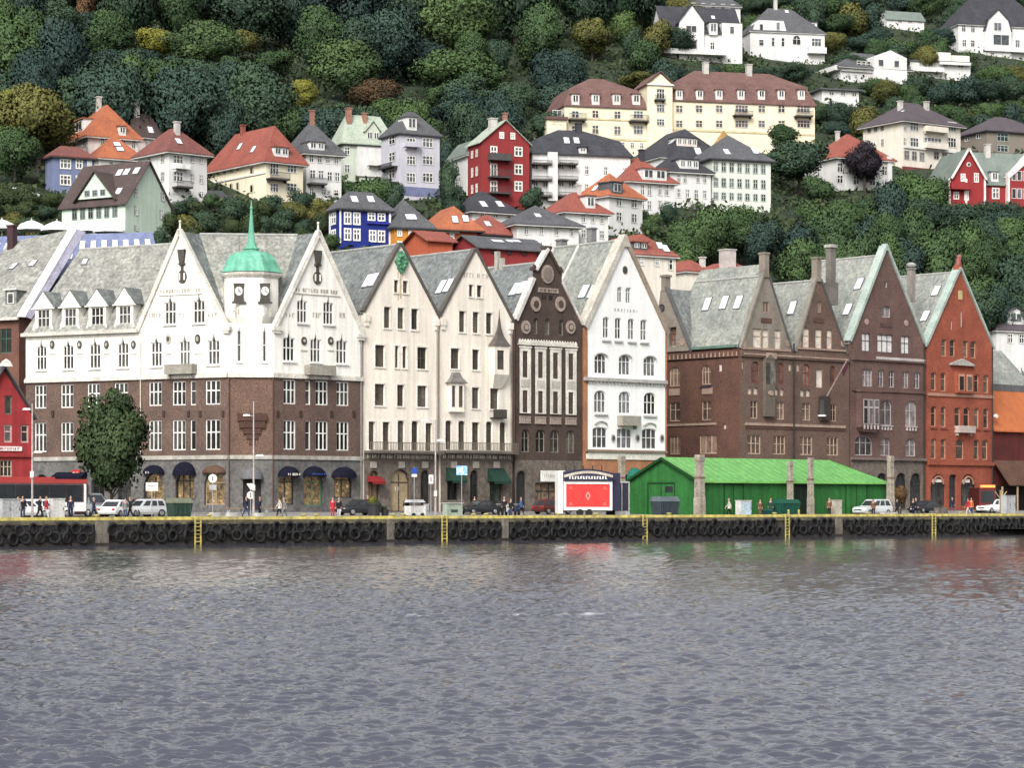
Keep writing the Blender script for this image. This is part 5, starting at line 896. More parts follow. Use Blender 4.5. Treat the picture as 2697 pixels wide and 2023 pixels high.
    h=House('white_house','white house with orange side roof and small slate dormer',(1518,1604,1692),605,514,456,'white','orange',42,'hip',o=.6,low=4); h.win('f',522,545,2,1630,1670,15); h.win('f',560,585,2,1630,1670,15); h.dormer('f',1612,1640,480,508,None,wm=RT['slate'],rm='slate'); h.sky((1568,496))
    h=House('white_house','tall white house with bright red hipped roof and wide white dormer',(1619,1655,1776),570,475,416,'white','red',26,'hip',o=.7,D=10,low=5)
    for y0,y1 in((485,515),(527,552)): h.win('f',y0,y1,2,1692,1710,11); h.win('f',y0,y1,2,1738,1756,11)
    h.dormer('f',1692,1756,445,472,None,n=2); h.sky((1632,460),w=1.0,h=1.8); h.chim(1690,420,1.4,.8,RT['black'])
    h=House('white_house','white house with black roof next to the pale green terrace',(1745,1765,1872),535,450,402,'white','black',22,'hip',o=.6,D=10,low=5); h.win('f',458,482,2,1788,1804,11); h.win('f',458,482,2,1838,1856,11); h.win('f',498,522,4,1788,1856,11); h.dormer('f',1790,1840,420,442,None,n=3)
    h=House('black_roof_house','wide house with black roof and ochre gable end',(1712,1740,1920),480,412,346,'white','black',24,'hip',o=.5,D=14,inset=.55); h.sky((1772,372),(1864,366),(1838,398),w=1.1,h=1.5); h.win('f',420,442,5,1760,1900,12)
    pl=h.f; h.dormer('f',1783,1836,363,382,None,n=4,wm='pink'); a=MB(); A,B,C_=P(1862,408,h.Y+1.2),P(1905,346,h.Y+5.2),P(1918,360,h.Y+5.0); a.slab([A,P(1880,402,h.Y+1.2),C_,B],(0,0,.25)); a.build('gable_end',M('ochre_boards',(.36,.22,.08)),h.t)
    h=House('pale_green_terrace','pale green terrace house with dark slate roof beside the round tree',(1862,1876,2030),540,416,356,'greenw','slate',20,'hip',o=.6,D=11,low=5); 
    for y0,y1 in((428,455),(470,495),(508,528)): h.win('f',y0,y1,7,1885,2010,13,fm=M('frame_sage',(.45,.5,.45)),cols=2)
    h.sky((1914,400),(1988,398),w=.9,h=1.5); h.chim(1960,355,1.8,.8,RT['black']); h.chim(2008,357,1.6,.8,RT['black'])
    # long yellow apartment building: two wings and a tower front
    t0=House('apartment_building','long pale yellow apartment building with brown mansard roof and gabled tower',(1440,1487,1705),420,277,207,'yellow','mans',14,'mans',cat='apartments',D=13,o=.3,low=12,Y=tY(1600,405))
    for y0,y1 in((291,312),(330,354)): t0.win('f',y0,y1,2,1568,1626,18,fm=M('frame_cream',(.7,.62,.5))); t0.win('f',y0,y1,1,1515,1515,20); t0.win('f',y0,y1,1,1681,1681,26,cols=3)
    t0.win('f',374,390,3,1640,1690,11); t0.board('f',1487,312,1705,316,M('string_yellow',(.62,.52,.33)),-.12); t0.board('f',1487,363,1705,368,M('string_yellow',(.62,.52,.33)),-.12)
    t0.bal('f',1495,1540,300,318,1.3); t0.bal('f',1655,1704,305,322,1.3)
    for x in(1516,1569,1624,1676): t0.dormer('f',x-10,x+10,247,271,None,'pink')
    t0.chim(1537,203,2.0,.9); t0.chim(1641,205,1.6,.9)
    Yw=t0.Y
    w2=House('apartment_wing','x',(1766,1768,2146),357,263,190,'yellow','mans',14,'mans',cat='apartments',D=13,o=.3,low=14,Y=t0.f.Y(1768)); 
    for y0,y1 in((276,297),(316,336)):
        for x in(1789,1841,1894,2006,2058): w2.win('f',y0,y1,1,x,x,19,fm=M('frame_cream',(.7,.62,.5)))
        for x in(1953,2116): w2.win('f',y0,y1,1,x,x,34,cols=4,fm=M('frame_pinkish',(.6,.5,.45)))
    w2.board('f',1768,345,2144,350,M('string_yellow',(.62,.52,.33)),-.12); w2.bal('f',1929,1978,293,307,1.3); w2.bal('f',2090,2136,293,309,1.3)
    for x in(1789,1843,1894,1952,2006,2058,2111): w2.dormer('f',x-9,x+9,236,257,None,'pink')
    for x in(1755,1858,1972,2073): w2.chim(x if x>1770 else 1790,191,1.8,1.0)
    pl=t0.f; a=MB(); u0,u1=pl.u(1702),pl.u(1767); zt=pl.z(1735,223); a.box(pl,u0,u1,-.9,9,t0.zb-8,zt); a.prism(pl,[(u0,zt),(u1,zt),((u0+u1)/2,pl.z(1735,194))],-.9,9); tw=a.build('tower',WM['yellow'],t0.t)
    b=MB(); m=(u0+u1)/2
    for q in(u0-.4,u1+.4): b.slab([pl.w(q,-1.3,zt-.2),pl.w(m,-1.3,pl.z(1735,191)),pl.w(m,9,pl.z(1735,191)),pl.w(q,9,zt-.2)],(0,0,.15))
    b.build('roof',RT['mans'],t0.t,parent=tw); b=MB(); b.box(pl,u0-.3,u1+.3,-1.2,-.9,zt-.25,zt+.05); b.build('cornice',WM['white'],t0.t,parent=tw)
    for y0,y1 in((235,262),(276,297),(314,333)): 
        z0,z1=pl.z(1735,y1),pl.z(1735,y0); win(t0.t,pl,pl.u(1725),z0,pl.u(1746),z1,cols=3,tr=.4,v=-1.0,vd=.07)
    balcony(t0.t,pl,1722,1750,252,266,DARK,DARK,.8,-.9)
    for o in list(w2.t.o.children): o.parent=t0.t.o; o.location=w2.t.o.location-t0.t.o.location
    bpy.data.objects.remove(w2.t.o)
    a=MB(); a.box(pl,pl.u(1436),pl.u(1486),-1.5,8,t0.zb-8,pl.z(1460,318)); a.build('side_wing',WM['yellow'],t0.t); b=MB(); b.box(pl,pl.u(1434),pl.u(1489),-1.9,8.2,pl.z(1460,318)+.002,pl.z(1460,310)); b.build('side_roof',RT['mans'],t0.t); 
    win(t0.t,pl,pl.u(1455),pl.z(1460,307),pl.u(1480),pl.z(1460,289),v=-.1,vd=.07,cols=2)
    h=House('cream_apartment_house','large cream four storey house with dark purple hipped roof on red brick plinth',(2273,2380,2530),440,317,271,'beige','purple',34,'hip',cat='apartments',D=None,o=.9,low=2)
    for y0,y1 in((321,345),(362,388)): h.win('f',y0,y1,1,2384,2384,8) ; h.win('f',y0,y1,1,2408,2408,22,cols=3); h.win('f',y0,y1,1,2456,2456,46,cols=5); h.win('f',y0,y1,1,2507,2507,22,cols=3)
    h.win('f',398,422,3,2388,2428,13,fm=M('frame_dim',(.4,.38,.36))); h.win('f',402,422,3,2466,2510,13,fm=M('frame_dim',(.4,.38,.36))); h.win('s',325,347,3,2290,2324,9,fm=M('frame_dim',(.4,.38,.36))); h.win('s',365,385,1,2324,2324,8)
    h.bal('f',2430,2486,335,349,1.3,True,WM['beige']); h.bal('f',2430,2486,378,393,1.3,True,WM['beige']); h.board('f',2380,391,2530,397,WM['white'],-.3); h.chim(2371,288,1.5,.8); h.chim(2440,288,1.4,.8); h.sky((2378,293),(2476,300),w=.6,h=.5)
    a=MB(); a.box(h.f,-.5,h.W+.5,-.6,-.05,h.zb-3,h.zb+.1); a.build('plinth',M('plinth_red',(.17,.05,.045),fine=.3),h.t)
    h=House('white_house','white house with red hipped roof hidden behind the purple tree',(2164,2205,2350),495,413,353,'white','red',26,'hip',o=.7,D=11,low=5); h.win('f',432,458,5,2212,2330,15); h.win('f',465,487,4,2212,2340,16); h.chim(2206,362,1.4,.6); h.board('f',2335,412,2346,495,WM['white'],-.4,'porch_post')
    FW=M('farm_trim',(.78,.68,.66))
    h=House('red_farmhouse','red timber farmhouse with grey green gambrel roof and pinkish trim',(2499,2503,2596),540,470,404,'redfarm','greygreen',14,'gf',cat='house',D=11,o=.4,low=4); h.win('f',457,478,1,2536,2536,13,fm=FW,fw=.2); h.win('f',455,480,1,2571,2571,13,fm=FW,fw=.2); h.win('f',505,525,1,2518,2518,15,fm=FW,fw=.2); h.win('f',502,528,1,2545,2545,12,fm=FW,fw=.2); roundel(h.t,h.f,2551,433,6,6,FW,'oculus',-.12,HGLASS,.6)
    for x in(2501,2545,2594): h.board('f',x-3,470,x+2,540,FW,-.14,'corner_board')
    h.board('f',2500,482,2548,500,WM['redfarm'],-1.2,'porch'); pl=h.f; zt=h.zr; verge(h.t,pl,[(0,h.ze),(h.W/2,zt+.15)],FW,.22,-.55,-.3); verge(h.t,pl,[(h.W/2,zt+.15),(h.W,h.ze)],FW,.22,-.55,-.3)
    g=House('farm_wing','x',(2596,2597,2760),535,481,406,'redfarm','greygreen',14,'gs',D=9,o=.4,low=4,Y=h.f.Y(2597)+1.5); g.win('f',494,524,1,2622,2622,20,fm=FW,fw=.22); g.dormer('f',2611,2630,452,475,None); 
    for y0,y1 in((452,478),(498,525)): g.win('f',y0,y1,4,2662,2720,13,fm=FW,fw=.2)
    pl=g.f; u0=pl.u(2650); a=MB(); a.prism(pl,[(u0,g.zb-3),(u0+12,g.zb-3),(u0+12,g.ze+1),(u0+6,g.zr+.3),(u0,g.ze+1)],-.95,6); a.build('gable_wing',WM['redfarm'],h.t); verge(h.t,pl,[(u0,g.ze+1),(u0+6,g.zr+.3)],FW,.25,-1.2,6)
    g.board('f',2648,455,2653,540,FW,-1.05,'corner_board'); 
    for y0,y1 in((452,478),(498,525)):
        for x in(2664,2678,2693,2708): win(h.t,pl,pl.u(x-6),pl.z(2680,y1),pl.u(x+6),pl.z(2680,y0),v=-1.06,vd=.075,fm=FW,cols=1)
    g.chim(2594+6,408,1.8,.9)
    for o in list(g.t.o.children): o.parent=h.t.o; o.location=g.t.o.location-h.t.o.location
    bpy.data.objects.remove(g.t.o)
    h=House('grey_brown_house','weathered grey brown house with flat dark roof at the right edge',(2530,2600,2760),408,342,308,'brown','purple',24,'hip',o=.6,D=12); h.win('f',350,372,1,2640,2640,30,cols=3,fm=M('frame_mint',(.4,.48,.46))); h.win('f',382,400,1,2640,2640,30,cols=3,fm=M('frame_mint',(.4,.48,.46))); h.win('s',350,368,2,2548,2578,12)
    h=House('white_villa','white hilltop villa with tall front gable and black roof slopes',(1742,1750,1952),140,58+20,20,'white','black',12,'gs',cat='villa',D=13,o=.5,low=4); h.win('f',110,130,2,1760,1770,9,cols=3); h.win('f',110,130,1,1876,1876,12); h.win('f',105,128,1,1926,1926,14); h.board('f',1718,133,1905,146,WM['white'],-2.5,'terrace_wall')
    pl=h.f; u0,u1=pl.u(1787),pl.u(1852); m=(u0+u1)/2; z1=pl.z(1820,58); zt=pl.z(1820,14); a=MB(); a.prism(pl,[(u0,h.zb-2),(u1,h.zb-2),(u1,z1),(m,zt),(u0,z1)],-.8,7); o=a.build('front_gable',WM['white'],h.t); b=MB()
    for q,d in((u0,-.5),(u1,.5)): b.slab([pl.w(q+d,-1.1,z1-.6),pl.w(m,-1.1,zt+.05),pl.w(m,7,zt+.05),pl.w(q+d,7,z1-.6)],(0,0,.14))
    b.build('gable_roof',RT['black'],h.t,parent=o)
    for y0,y1,w in((68,86,28),(106,130,30)): win(h.t,pl,pl.u(1818-w/2),pl.z(1818,y1),pl.u(1818+w/2),pl.z(1818,y0),v=-.9,vd=.075,cols=2)
    h.dormer('f',1764,1784,64,90,None); h.dormer('f',1868,1890,58,86,None); h.chim(1828,12,1.2,.8,RT['black']); h.sky((1878,45))
    a=MB(); a.box(pl,pl.u(1900),pl.u(1953),-.6,6,h.zb-2,pl.z(1930,62)); a.build('side_wing',WM['white'],h.t); win(h.t,pl,pl.u(1920),pl.z(1925,90),pl.u(1932),pl.z(1925,70),v=-.7,vd=.075)
    h=House('white_villa','white hilltop villa with dark hipped mansard roof and rounded gable front',(1972,1976,2172),142,80,22,'white','slate',12,'hip',cat='villa',D=13,o=.4,low=4); h.win('f',103,120,1,2005,2005,13,cols=1); h.win('f',98,122,2,2036,2062,9,cols=1); h.win('f',100,122,1,2150,2150,26,cols=3); h.win('f',92,118,1,2098,2098,22,arch=.5)
    pl=h.f; u0,u1=pl.u(1980),pl.u(2072); z1=pl.z(2025,78); zt=pl.z(2025,53); a=MB(); a.prism(pl,[(u0,h.ze-.1),(u1,h.ze-.1),(u1-.8,zt),(u0+1.6,zt)],-.1,5); a.build('front_gable',WM['white'],h.t); win(h.t,pl,pl.u(2000),pl.z(2025,81),pl.u(2010),pl.z(2025,63),v=-.2,vd=.075,cols=1); win(h.t,pl,pl.u(2044),pl.z(2025,78),pl.u(2054),pl.z(2025,57),v=-.2,vd=.075,cols=1); h.dormer('f',2118,2152,58,86,None,n=1); h.board('f',2125,126,2172,142,WM['white'],-1.5,'terrace_wall'); h.sky((2072,30)); h.chim(2042,22,2.2,.8)
    h=House('white_hut','tiny white cabin with dark roof among trees near the top',(2331,2336,2434),66,48,31,'white','greygreen',16,'gs',cat='cabin',D=6,o=.4,low=3); h.win('f',52,60,3,2370,2424,12)
    h=House('white_bungalow','long white hillside bungalow with central gable and grey roof',(2144,2215,2390),205,175,140,'white','slate',20,'hip',cat='house',D=12,o=1.2,low=4); h.win('f',158+2,178,3,2262,2288,11,pm=GLASS,cols=1); h.win('f',158+2,178,2,2316,2356,13); h.win('f',196,206,4,2236,2290,9); h.board('f',2144+70,178,2390,192,WM['white'],-.5,'terrace_wall')
    pl=h.f; u0,u1=pl.u(2296),pl.u(2382); m=(u0+u1)/2; z1=pl.z(2340,152); zt=pl.z(2340,134); a=MB(); a.prism(pl,[(u0,h.zb-1),(u1,h.zb-1),(u1,z1),(m,zt),(u0,z1)],-1.2,6); a.build('front_gable',WM['white'],h.t)
    for x in(2314,2355): win(h.t,pl,pl.u(x-7),pl.z(2340,178),pl.u(x+7),pl.z(2340,160),v=-1.3,vd=.075)
    a=MB(); a.box(h.s,h.s.u(2144),0,-1.5,0,h.s.z(2180,196),h.s.z(2180,184)); a.build('terrace',WM['white'],h.t)
    h=House('terrace_house','low pale flat roofed house with white terrace beside the bungalow',(2392,2396,2556),190,160,None,'white','slate',14,'flat',cat='house',D=8,o=.4,low=3); h.win('f',164,176,3,2450,2530,14,pm=GLASS); a=MB(); pl=h.f; a.box(pl,pl.u(2462),pl.u(2502),-.5,4,h.ze+.36,h.ze+2.4); a.box(pl,pl.u(2502),pl.u(2556),.5,4,h.ze+.36,h.ze+2.0); a.build('upper_room',WM['pink'],h.t); h.board('f',2392,178,2480,190,WM['white'],-1.5,'terrace_wall'); h.board('f',2470,165,2552,172,WM['white'],-1.2,'terrace_wall')
    h=House('white_villa','white villa with black roof and bell shaped gable at top right',(2521,2524,2760),132,62,-10,'white','black',14,'hip',cat='villa',D=14,o=.5,low=4); h.win('f',63,84,2,2538,2562,11,cols=2); h.win('f',104,122,2,2540,2562,11); h.win('f',92,118,1,2632,2632,42,cols=3); h.win('f',104,125,1,2680,2680,12)
    pl=h.f; u0,u1=pl.u(2590),pl.u(2660); m=(u0+u1)/2; z1=pl.z(2625,84); zm=pl.z(2625,54); zt=pl.z(2625,27); a=MB(); a.prism(pl,[(u0,h.zb-2),(u1,h.zb-2),(u1,z1),(u1-.9,zm),(m,zt),(u0+.9,zm),(u0,z1)],-.9,6); o=a.build('front_gable',WM['white'],h.t); verge(h.t,pl,[(u0,z1),(u0+.9,zm),(m,zt+.1)],RT['black'],.05,-1.2,6,up=.2); verge(h.t,pl,[(m,zt+.1),(u1-.9,zm),(u1,z1)],RT['black'],.05,-1.2,6,up=.2); win(h.t,pl,pl.u(2614),pl.z(2622,82),pl.u(2634),pl.z(2622,60),v=-1.0,vd=.075,cols=2); win(h.t,pl,pl.u(2612),pl.z(2632,120),pl.u(2654),pl.z(2632,92),v=-1.0,vd=.075,cols=2); h.board('f',2588,126,2720,138,WM['white'],-1.6,'terrace_wall')
    h=House('white_villa','white house partly hidden behind the tall gabled villa at the top',(1781,1785,1950),60,10,-30,'white','slate',12,'hip',cat='villa',D=10); h.win('f',8,28,6,1800,1930,11); 
    h=House('low_white_house','low white house with flat roof tucked in trees right of the yellow apartments',(2150,2165,2262),262,236,None,'white','slate',16,'flat',D=7,o=.8); h.win('f',240,252,3,2190,2250,13)
    h=House('red_roof_building','white building with red hipped roof and glazed strip behind white gable',(1640,1650,1780),800,667,622,'beige','red',30,'hip',cat='building',D=11,low=12,Y=300,o=.4,inset=.6); h.board('f',1650,668,1780,674,M('eave_grey2',(.4,.42,.4)),-.3,'gutter'); h.win('f',682,712,1,1766,1766,12,cols=1,pm=GLASS); h.sky((1738,648),(1752,655)); h.win('f',680,700,2,1690,1730,12)
    h.dormer('f',1668,1706,638,655,None,wm=RT['slate'],n=2)
    h=House('red_roof_cottage','house showing only its red roof and white chimneys behind slate roof',(1790,1805,1880),760,712,688,'beige','red',30,'hip',D=9,low=12,Y=322,o=.4); h.chim(1862,690,2.6,.6,TW); h.chim(1850,700,1.0,.6)
    h=House('red_roof_cottage','house showing a sliver of red roof behind slate ridge',(1905,1916,1990),760,714,692,'beige','red',30,'hip',D=9,low=12,Y=328,o=.4); h.chim(1896+20,700,2.0,1.6,M('chimney_pinkish',(.5,.45,.43)))
    h=House('dark_red_hall','low dark red building with grey roof and white roof lights behind cream gables',(1255,1262,1440),720,650,628,WM['red'],'slate',32,'gs',cat='building',D=7,low=12,Y=300,o=.5); h.win('f',655,672,4,1300,1420,14,fm=M('frame_dkred',(.1,.02,.02))); 
    for x,w in((1310,26),(1342,14),(1360,16)): skylight(h.t,h.rp,x,636,w/22*1.3,.8)
    h=House('red_gable_cottage','small rust red cottage with white gable ornament beside ochre house',(1120,1128,1192),690,632,612,'rust','red',30,'gs',D=6,low=8,Y=300); 
    h=House('roadside_house','house with red brown roof and white dormer right of the red gable',(2540,2556,2650),890,812,764,'brown','red',30,'hip',D=9,low=12,Y=352,o=.5); h.dormer('f',2585,2615,798,820,790,'white')
    h=House('white_gable_house','white house with dark purple roof and bow topped dormer at the right edge',(2612,2625,2760),960,868,806,'white','purple',26,'hip',D=10,low=12,Y=352,o=.4); h.dormer('f',2655,2697,822,852,812,'white',n=1); h.sky((2640,830)); h.win('f',880,905,3,2660,2720,14)
    # glazed roof and parasols behind the hotel
    B=Pl(60,262,-14); t=T('glazed_hall_roof','long blue grey glazed hall roof with white roof lights behind hotel','roof',B.at(200,2,20)); a=MB(); u0,u1=B.u(-60),B.u(425); zt=B.z(200,588+14); q=[B.w(u0,0,zt-5),B.w(u1,0,zt-5),B.w(u1-3,5,zt),B.w(u0,5,zt)]; a.slab(q,(0,0,-.3)); a.box(B,u0,u1,.3,5,ZB,zt-5.2); a.build('roof',M('zinc_blue',(.17,.20,.33),(.13,.155,.26),rough=.5,streak=.2),t)
    nn=(q[1]-q[0]).cross(q[3]-q[0]).normalized(); nn=nn if nn.z>0 else -nn
    for k in range(15):
        f0=(k+.15)/15; f1=(k+.62)/15; e=[q[0].lerp(q[1],f0),q[0].lerp(q[1],f1)]; g=[q[3].lerp(q[2],f0),q[3].lerp(q[2],f1)]; p=[e[0].lerp(g[0],.4)+nn*.06,e[1].lerp(g[1],.4)+nn*.06,e[1].lerp(g[1],.82)+nn*.06,e[0].lerp(g[0],.82)+nn*.06]; b=MB(); b.slab(p,nn*.05); b.build('roof_light',M('glazing_white',(.72,.71,.78),rough=.25,fine=.05),t)
    for i,px in enumerate((5,83,150,218,288)):
        c=B.at(px,7,0); z=B.z(px,596+i*2,7); tt=T('parasol','white terrace parasol standing behind the blue glazed roof','parasol',(c.x,c.y,z-2.6),'white parasols behind the glazed roof'); a=MB(); a.lathe((c.x,c.y,z),[(1.75,-.35),(1.7,-.15),(1.2,.3),(.55,.6),(.05,.75)],10); a.build('canopy',M('parasol_white',(.8,.8,.79)),tt); b=MB(); b.cyl((c.x,c.y,z-2.6),(c.x,c.y,z+.95),.05); b.build('pole',SIGNW,tt)
hill_houses()
# ---------------------------------------------------------------- ground
def ground():
    a=MB(); us=[-140+i*8 for i in range(41)]; vs=[QV+.02,-18,-14,-9,-4,0,6,14]
    pts=[MAIN.w(u,v,gz(v)) for v in vs for u in us]; n=len(us); a.add(pts,[(j*n+i,j*n+i+1,(j+1)*n+i+1,(j+1)*n+i) for j in range(len(vs)-1) for i in range(n-1)])
    struct('quay_pavement',a,M('paving',(.24,.225,.215),(.17,.16,.155),sc=.4,rough=.9,bump=.2,fine=.25,fsc=4))
    a=MB(); v0,v1=-7.5,-2.5; pts=[MAIN.w(u,v,gz(v)+.012) for v in(v0,v1) for u in us]; a.add(pts,[(i,i+1,i+1+n,i+n) for i in range(n-1)]); struct('road',a,M('asphalt',(.075,.074,.076),(.055,.055,.057),sc=.5,rough=.9,fine=.2))
    for v in (v0,v1): b=MB(); b.box(MAIN,-140,180,v-.15,v+.15,gz(v)-.1,gz(v)+.11); struct('kerb',b,M('kerb_granite',(.34,.33,.32),rough=.9,fine=.2))
    for i in range(30):
        u=-130+i*10; b=MB(); b.poly([MAIN.w(u,-5.06,gz(-5)+.018),MAIN.w(u+3,-5.06,gz(-5)+.018),MAIN.w(u+3,-4.94,gz(-5)+.018),MAIN.w(u,-4.94,gz(-5)+.018)])
        if 0<i<28: struct('road_marking',b,SIGNW)
    # hillside sheet
    nx,ny=90,110; vs=[]
    for j in range(ny):
        w=250+(900-250)*(j/(ny-1))**1.25
        for i in range(nx):
            X=-330+660*i/(nx-1); Y=w+KW*X; z=tz(X,Y); vs.append((X,Y,z-.6-.5*math.sin(X*.21+w*.13)*min(1,(w-255)/40 if w>255 else 0)))
    a=MB(); a.add(vs,[(j*nx+i,j*nx+i+1,(j+1)*nx+i+1,(j+1)*nx+i) for j in range(ny-1) for i in range(nx-1)])
    struct('hillside',a,M('undergrowth',(.032,.046,.024),(.015,.024,.014),c3=(.055,.062,.036),sc=.25,rough=.95,bump=.8,bsc=1.5,fine=.6,fsc=1.6),smooth=True)
ground()
# ---------------------------------------------------------------- trees
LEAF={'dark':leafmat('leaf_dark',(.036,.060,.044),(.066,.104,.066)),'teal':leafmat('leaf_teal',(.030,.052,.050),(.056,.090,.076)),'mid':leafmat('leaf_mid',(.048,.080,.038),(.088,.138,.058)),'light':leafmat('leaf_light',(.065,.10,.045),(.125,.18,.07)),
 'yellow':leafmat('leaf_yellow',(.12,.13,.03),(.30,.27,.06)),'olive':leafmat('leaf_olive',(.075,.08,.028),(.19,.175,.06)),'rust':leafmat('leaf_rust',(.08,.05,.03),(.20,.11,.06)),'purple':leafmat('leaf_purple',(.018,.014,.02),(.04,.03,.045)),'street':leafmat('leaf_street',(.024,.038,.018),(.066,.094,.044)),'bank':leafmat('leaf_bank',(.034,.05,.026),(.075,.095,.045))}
BARK=M('bark',(.06,.05,.04),(.035,.03,.025),sc=2,rough=.95,bump=.5)
def crown_mesh(seed,n=17000,leaf=.021,lumps=17,sx=.5,sz=.5,low=.12):
    """unit crown: leaf clumps of small tilted faces spread through an uneven volume, height 1"""
    r=np.random.default_rng(seed); cs=[];
    while len(cs)<lumps:
        p=r.uniform(-1,1,3)
        d=np.linalg.norm(p)
        if d<1 and d>.25 and not (p[2]<-.5 and math.hypot(p[0],p[1])<.2): cs.append(p)
    cs=np.array(cs); cs[:,0]*=sx*.66; cs[:,1]*=sx*.66; cs[:,2]=cs[:,2]*sz*.7+.5
    rad=r.uniform(.13,.30,lumps)*(20/lumps)**.35*(sx/.5)**.5; tint=r.uniform(.3,.8,lumps)
    k=r.integers(0,lumps,n); d=r.normal(size=(n,3)); d/=np.linalg.norm(d,axis=1)[:,None]; d[:,2]=np.abs(d[:,2])*np.where(r.random(n)<.72,1,-1)
    rr=rad[k]*(.5+.72*r.random(n)**.8); c=cs[k]+d*rr[:,None]*np.array([1,1,.85]); nn=d+r.normal(size=(n,3))*.8; nn/=np.linalg.norm(nn,axis=1)[:,None]
    flip=np.sign((nn*d).sum(1)); nn*=np.where(flip==0,1,flip)[:,None]; a=np.cross(nn,r.normal(size=(n,3))); a/=np.linalg.norm(a,axis=1)[:,None]; b=np.cross(nn,a); s=leaf*(.6+.8*r.random(n))
    v=np.empty((n,4,3)); A=a*s[:,None]; B=b*(s*.62)[:,None]; v[:,0]=c-A; v[:,1]=c-B; v[:,2]=c+A; v[:,3]=c+B
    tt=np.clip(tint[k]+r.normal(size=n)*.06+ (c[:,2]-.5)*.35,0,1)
    verts=v.reshape(-1,3); faces=np.arange(n*4).reshape(-1,4); 
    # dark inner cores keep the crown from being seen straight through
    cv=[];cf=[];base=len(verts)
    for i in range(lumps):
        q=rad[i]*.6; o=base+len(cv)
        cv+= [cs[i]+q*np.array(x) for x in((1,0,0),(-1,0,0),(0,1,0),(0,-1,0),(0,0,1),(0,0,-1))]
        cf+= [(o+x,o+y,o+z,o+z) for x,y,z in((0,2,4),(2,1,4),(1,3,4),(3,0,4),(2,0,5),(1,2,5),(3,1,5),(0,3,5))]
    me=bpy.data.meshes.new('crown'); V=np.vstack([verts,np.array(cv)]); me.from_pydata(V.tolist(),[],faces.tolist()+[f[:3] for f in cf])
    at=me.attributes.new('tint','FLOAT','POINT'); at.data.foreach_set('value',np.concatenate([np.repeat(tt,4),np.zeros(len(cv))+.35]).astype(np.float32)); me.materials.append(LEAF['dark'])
    out=c-np.array([0,0,.4]); out/=np.linalg.norm(out,axis=1)[:,None]; sn=d*.75+out*.55+np.array([0,0,.25])+r.normal(size=(n,3))*.13; sn/=np.linalg.norm(sn,axis=1)[:,None]
    cn=np.array(cv)-np.array([0,0,.4]); cn/=np.linalg.norm(cn,axis=1)[:,None]; me.polygons.foreach_set('use_smooth',[True]*len(me.polygons)); me.normals_split_custom_set_from_vertices(np.vstack([np.repeat(sn,4,0),cn]).tolist())
    return me
def trunk_mesh(seed,low=.3):
    r=random.Random(seed); a=MB(); a.cyl((0,0,-.25),(0,0,low),.035,.024,7); a.cyl((0,0,low),(r.uniform(-.04,.04),0,.72),.024,.008,6)
    for i in range(5): t=r.random()*6.28; z=low*.8+i*.06; a.cyl((0,0,z),(.26*math.cos(t),.26*math.sin(t),z+.2),.014,.005,5)
    me=a.mesh('trunk'); me.materials.append(BARK); return me
CM=[crown_mesh(i) for i in range(6)]; CT=[crown_mesh(20+i,11000,.024,14,.34,.5) for i in range(3)]; CB=[crown_mesh(40+i,9000,.036,12,.75,.5) for i in range(4)]; TM=[trunk_mesh(i) for i in range(4)]; TM2=[trunk_mesh(9,.12)]
_k=0
def tree(px,top,bot,w,mat,label,group=None,Y=None,meshes=None,name='tree',cat='tree',trunk=.12,gz_=None):
    """crown spans the given rows; the trunk carries it down to the slope"""
    global _k; _k+=1
    Y=Y or tY(px,bot); X=(px-CX)/F*Y; zg=tz(X,Y)-.5 if gz_ is None else gz_; zt=H+(YH-top)*Y/F; zbot=H+(YH-bot)*Y/F; W=w*Y/F; h=max(zt-zbot,1.0)
    o=bpy.data.objects.new(name,None); COL.objects.link(o); o.location=(X,Y,zg); o.empty_display_size=.3; o['label']=label; o['category']=cat
    if group: o['group']=group
    else: o['box']=[px-w/2,top,px+w/2,bot]
    ms=meshes or CM; me=ms[_k%len(ms)]; c=bpy.data.objects.new('crown',me); COL.objects.link(c); c.parent=o; sx=.5 if ms is CM else .34 if ms is CT else .75 if ms is CB else .5
    c.location=(0,0,zbot-zg); c.scale=(W/(2*sx)*1.04,W/(2*sx)*1.04,h*1.02); c.rotation_euler=(0,0,RNG.uniform(0,6.28))
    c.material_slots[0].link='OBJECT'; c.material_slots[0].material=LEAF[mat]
    tm=TM[_k%4] if trunk>.05 else TM2[0]; t=bpy.data.objects.new('trunk',tm); COL.objects.link(t); t.parent=o; ht=zt-zg; t.scale=(ht*1.0,ht*1.0,ht)
    t.rotation_euler=(0,0,RNG.uniform(0,6.28)); return o
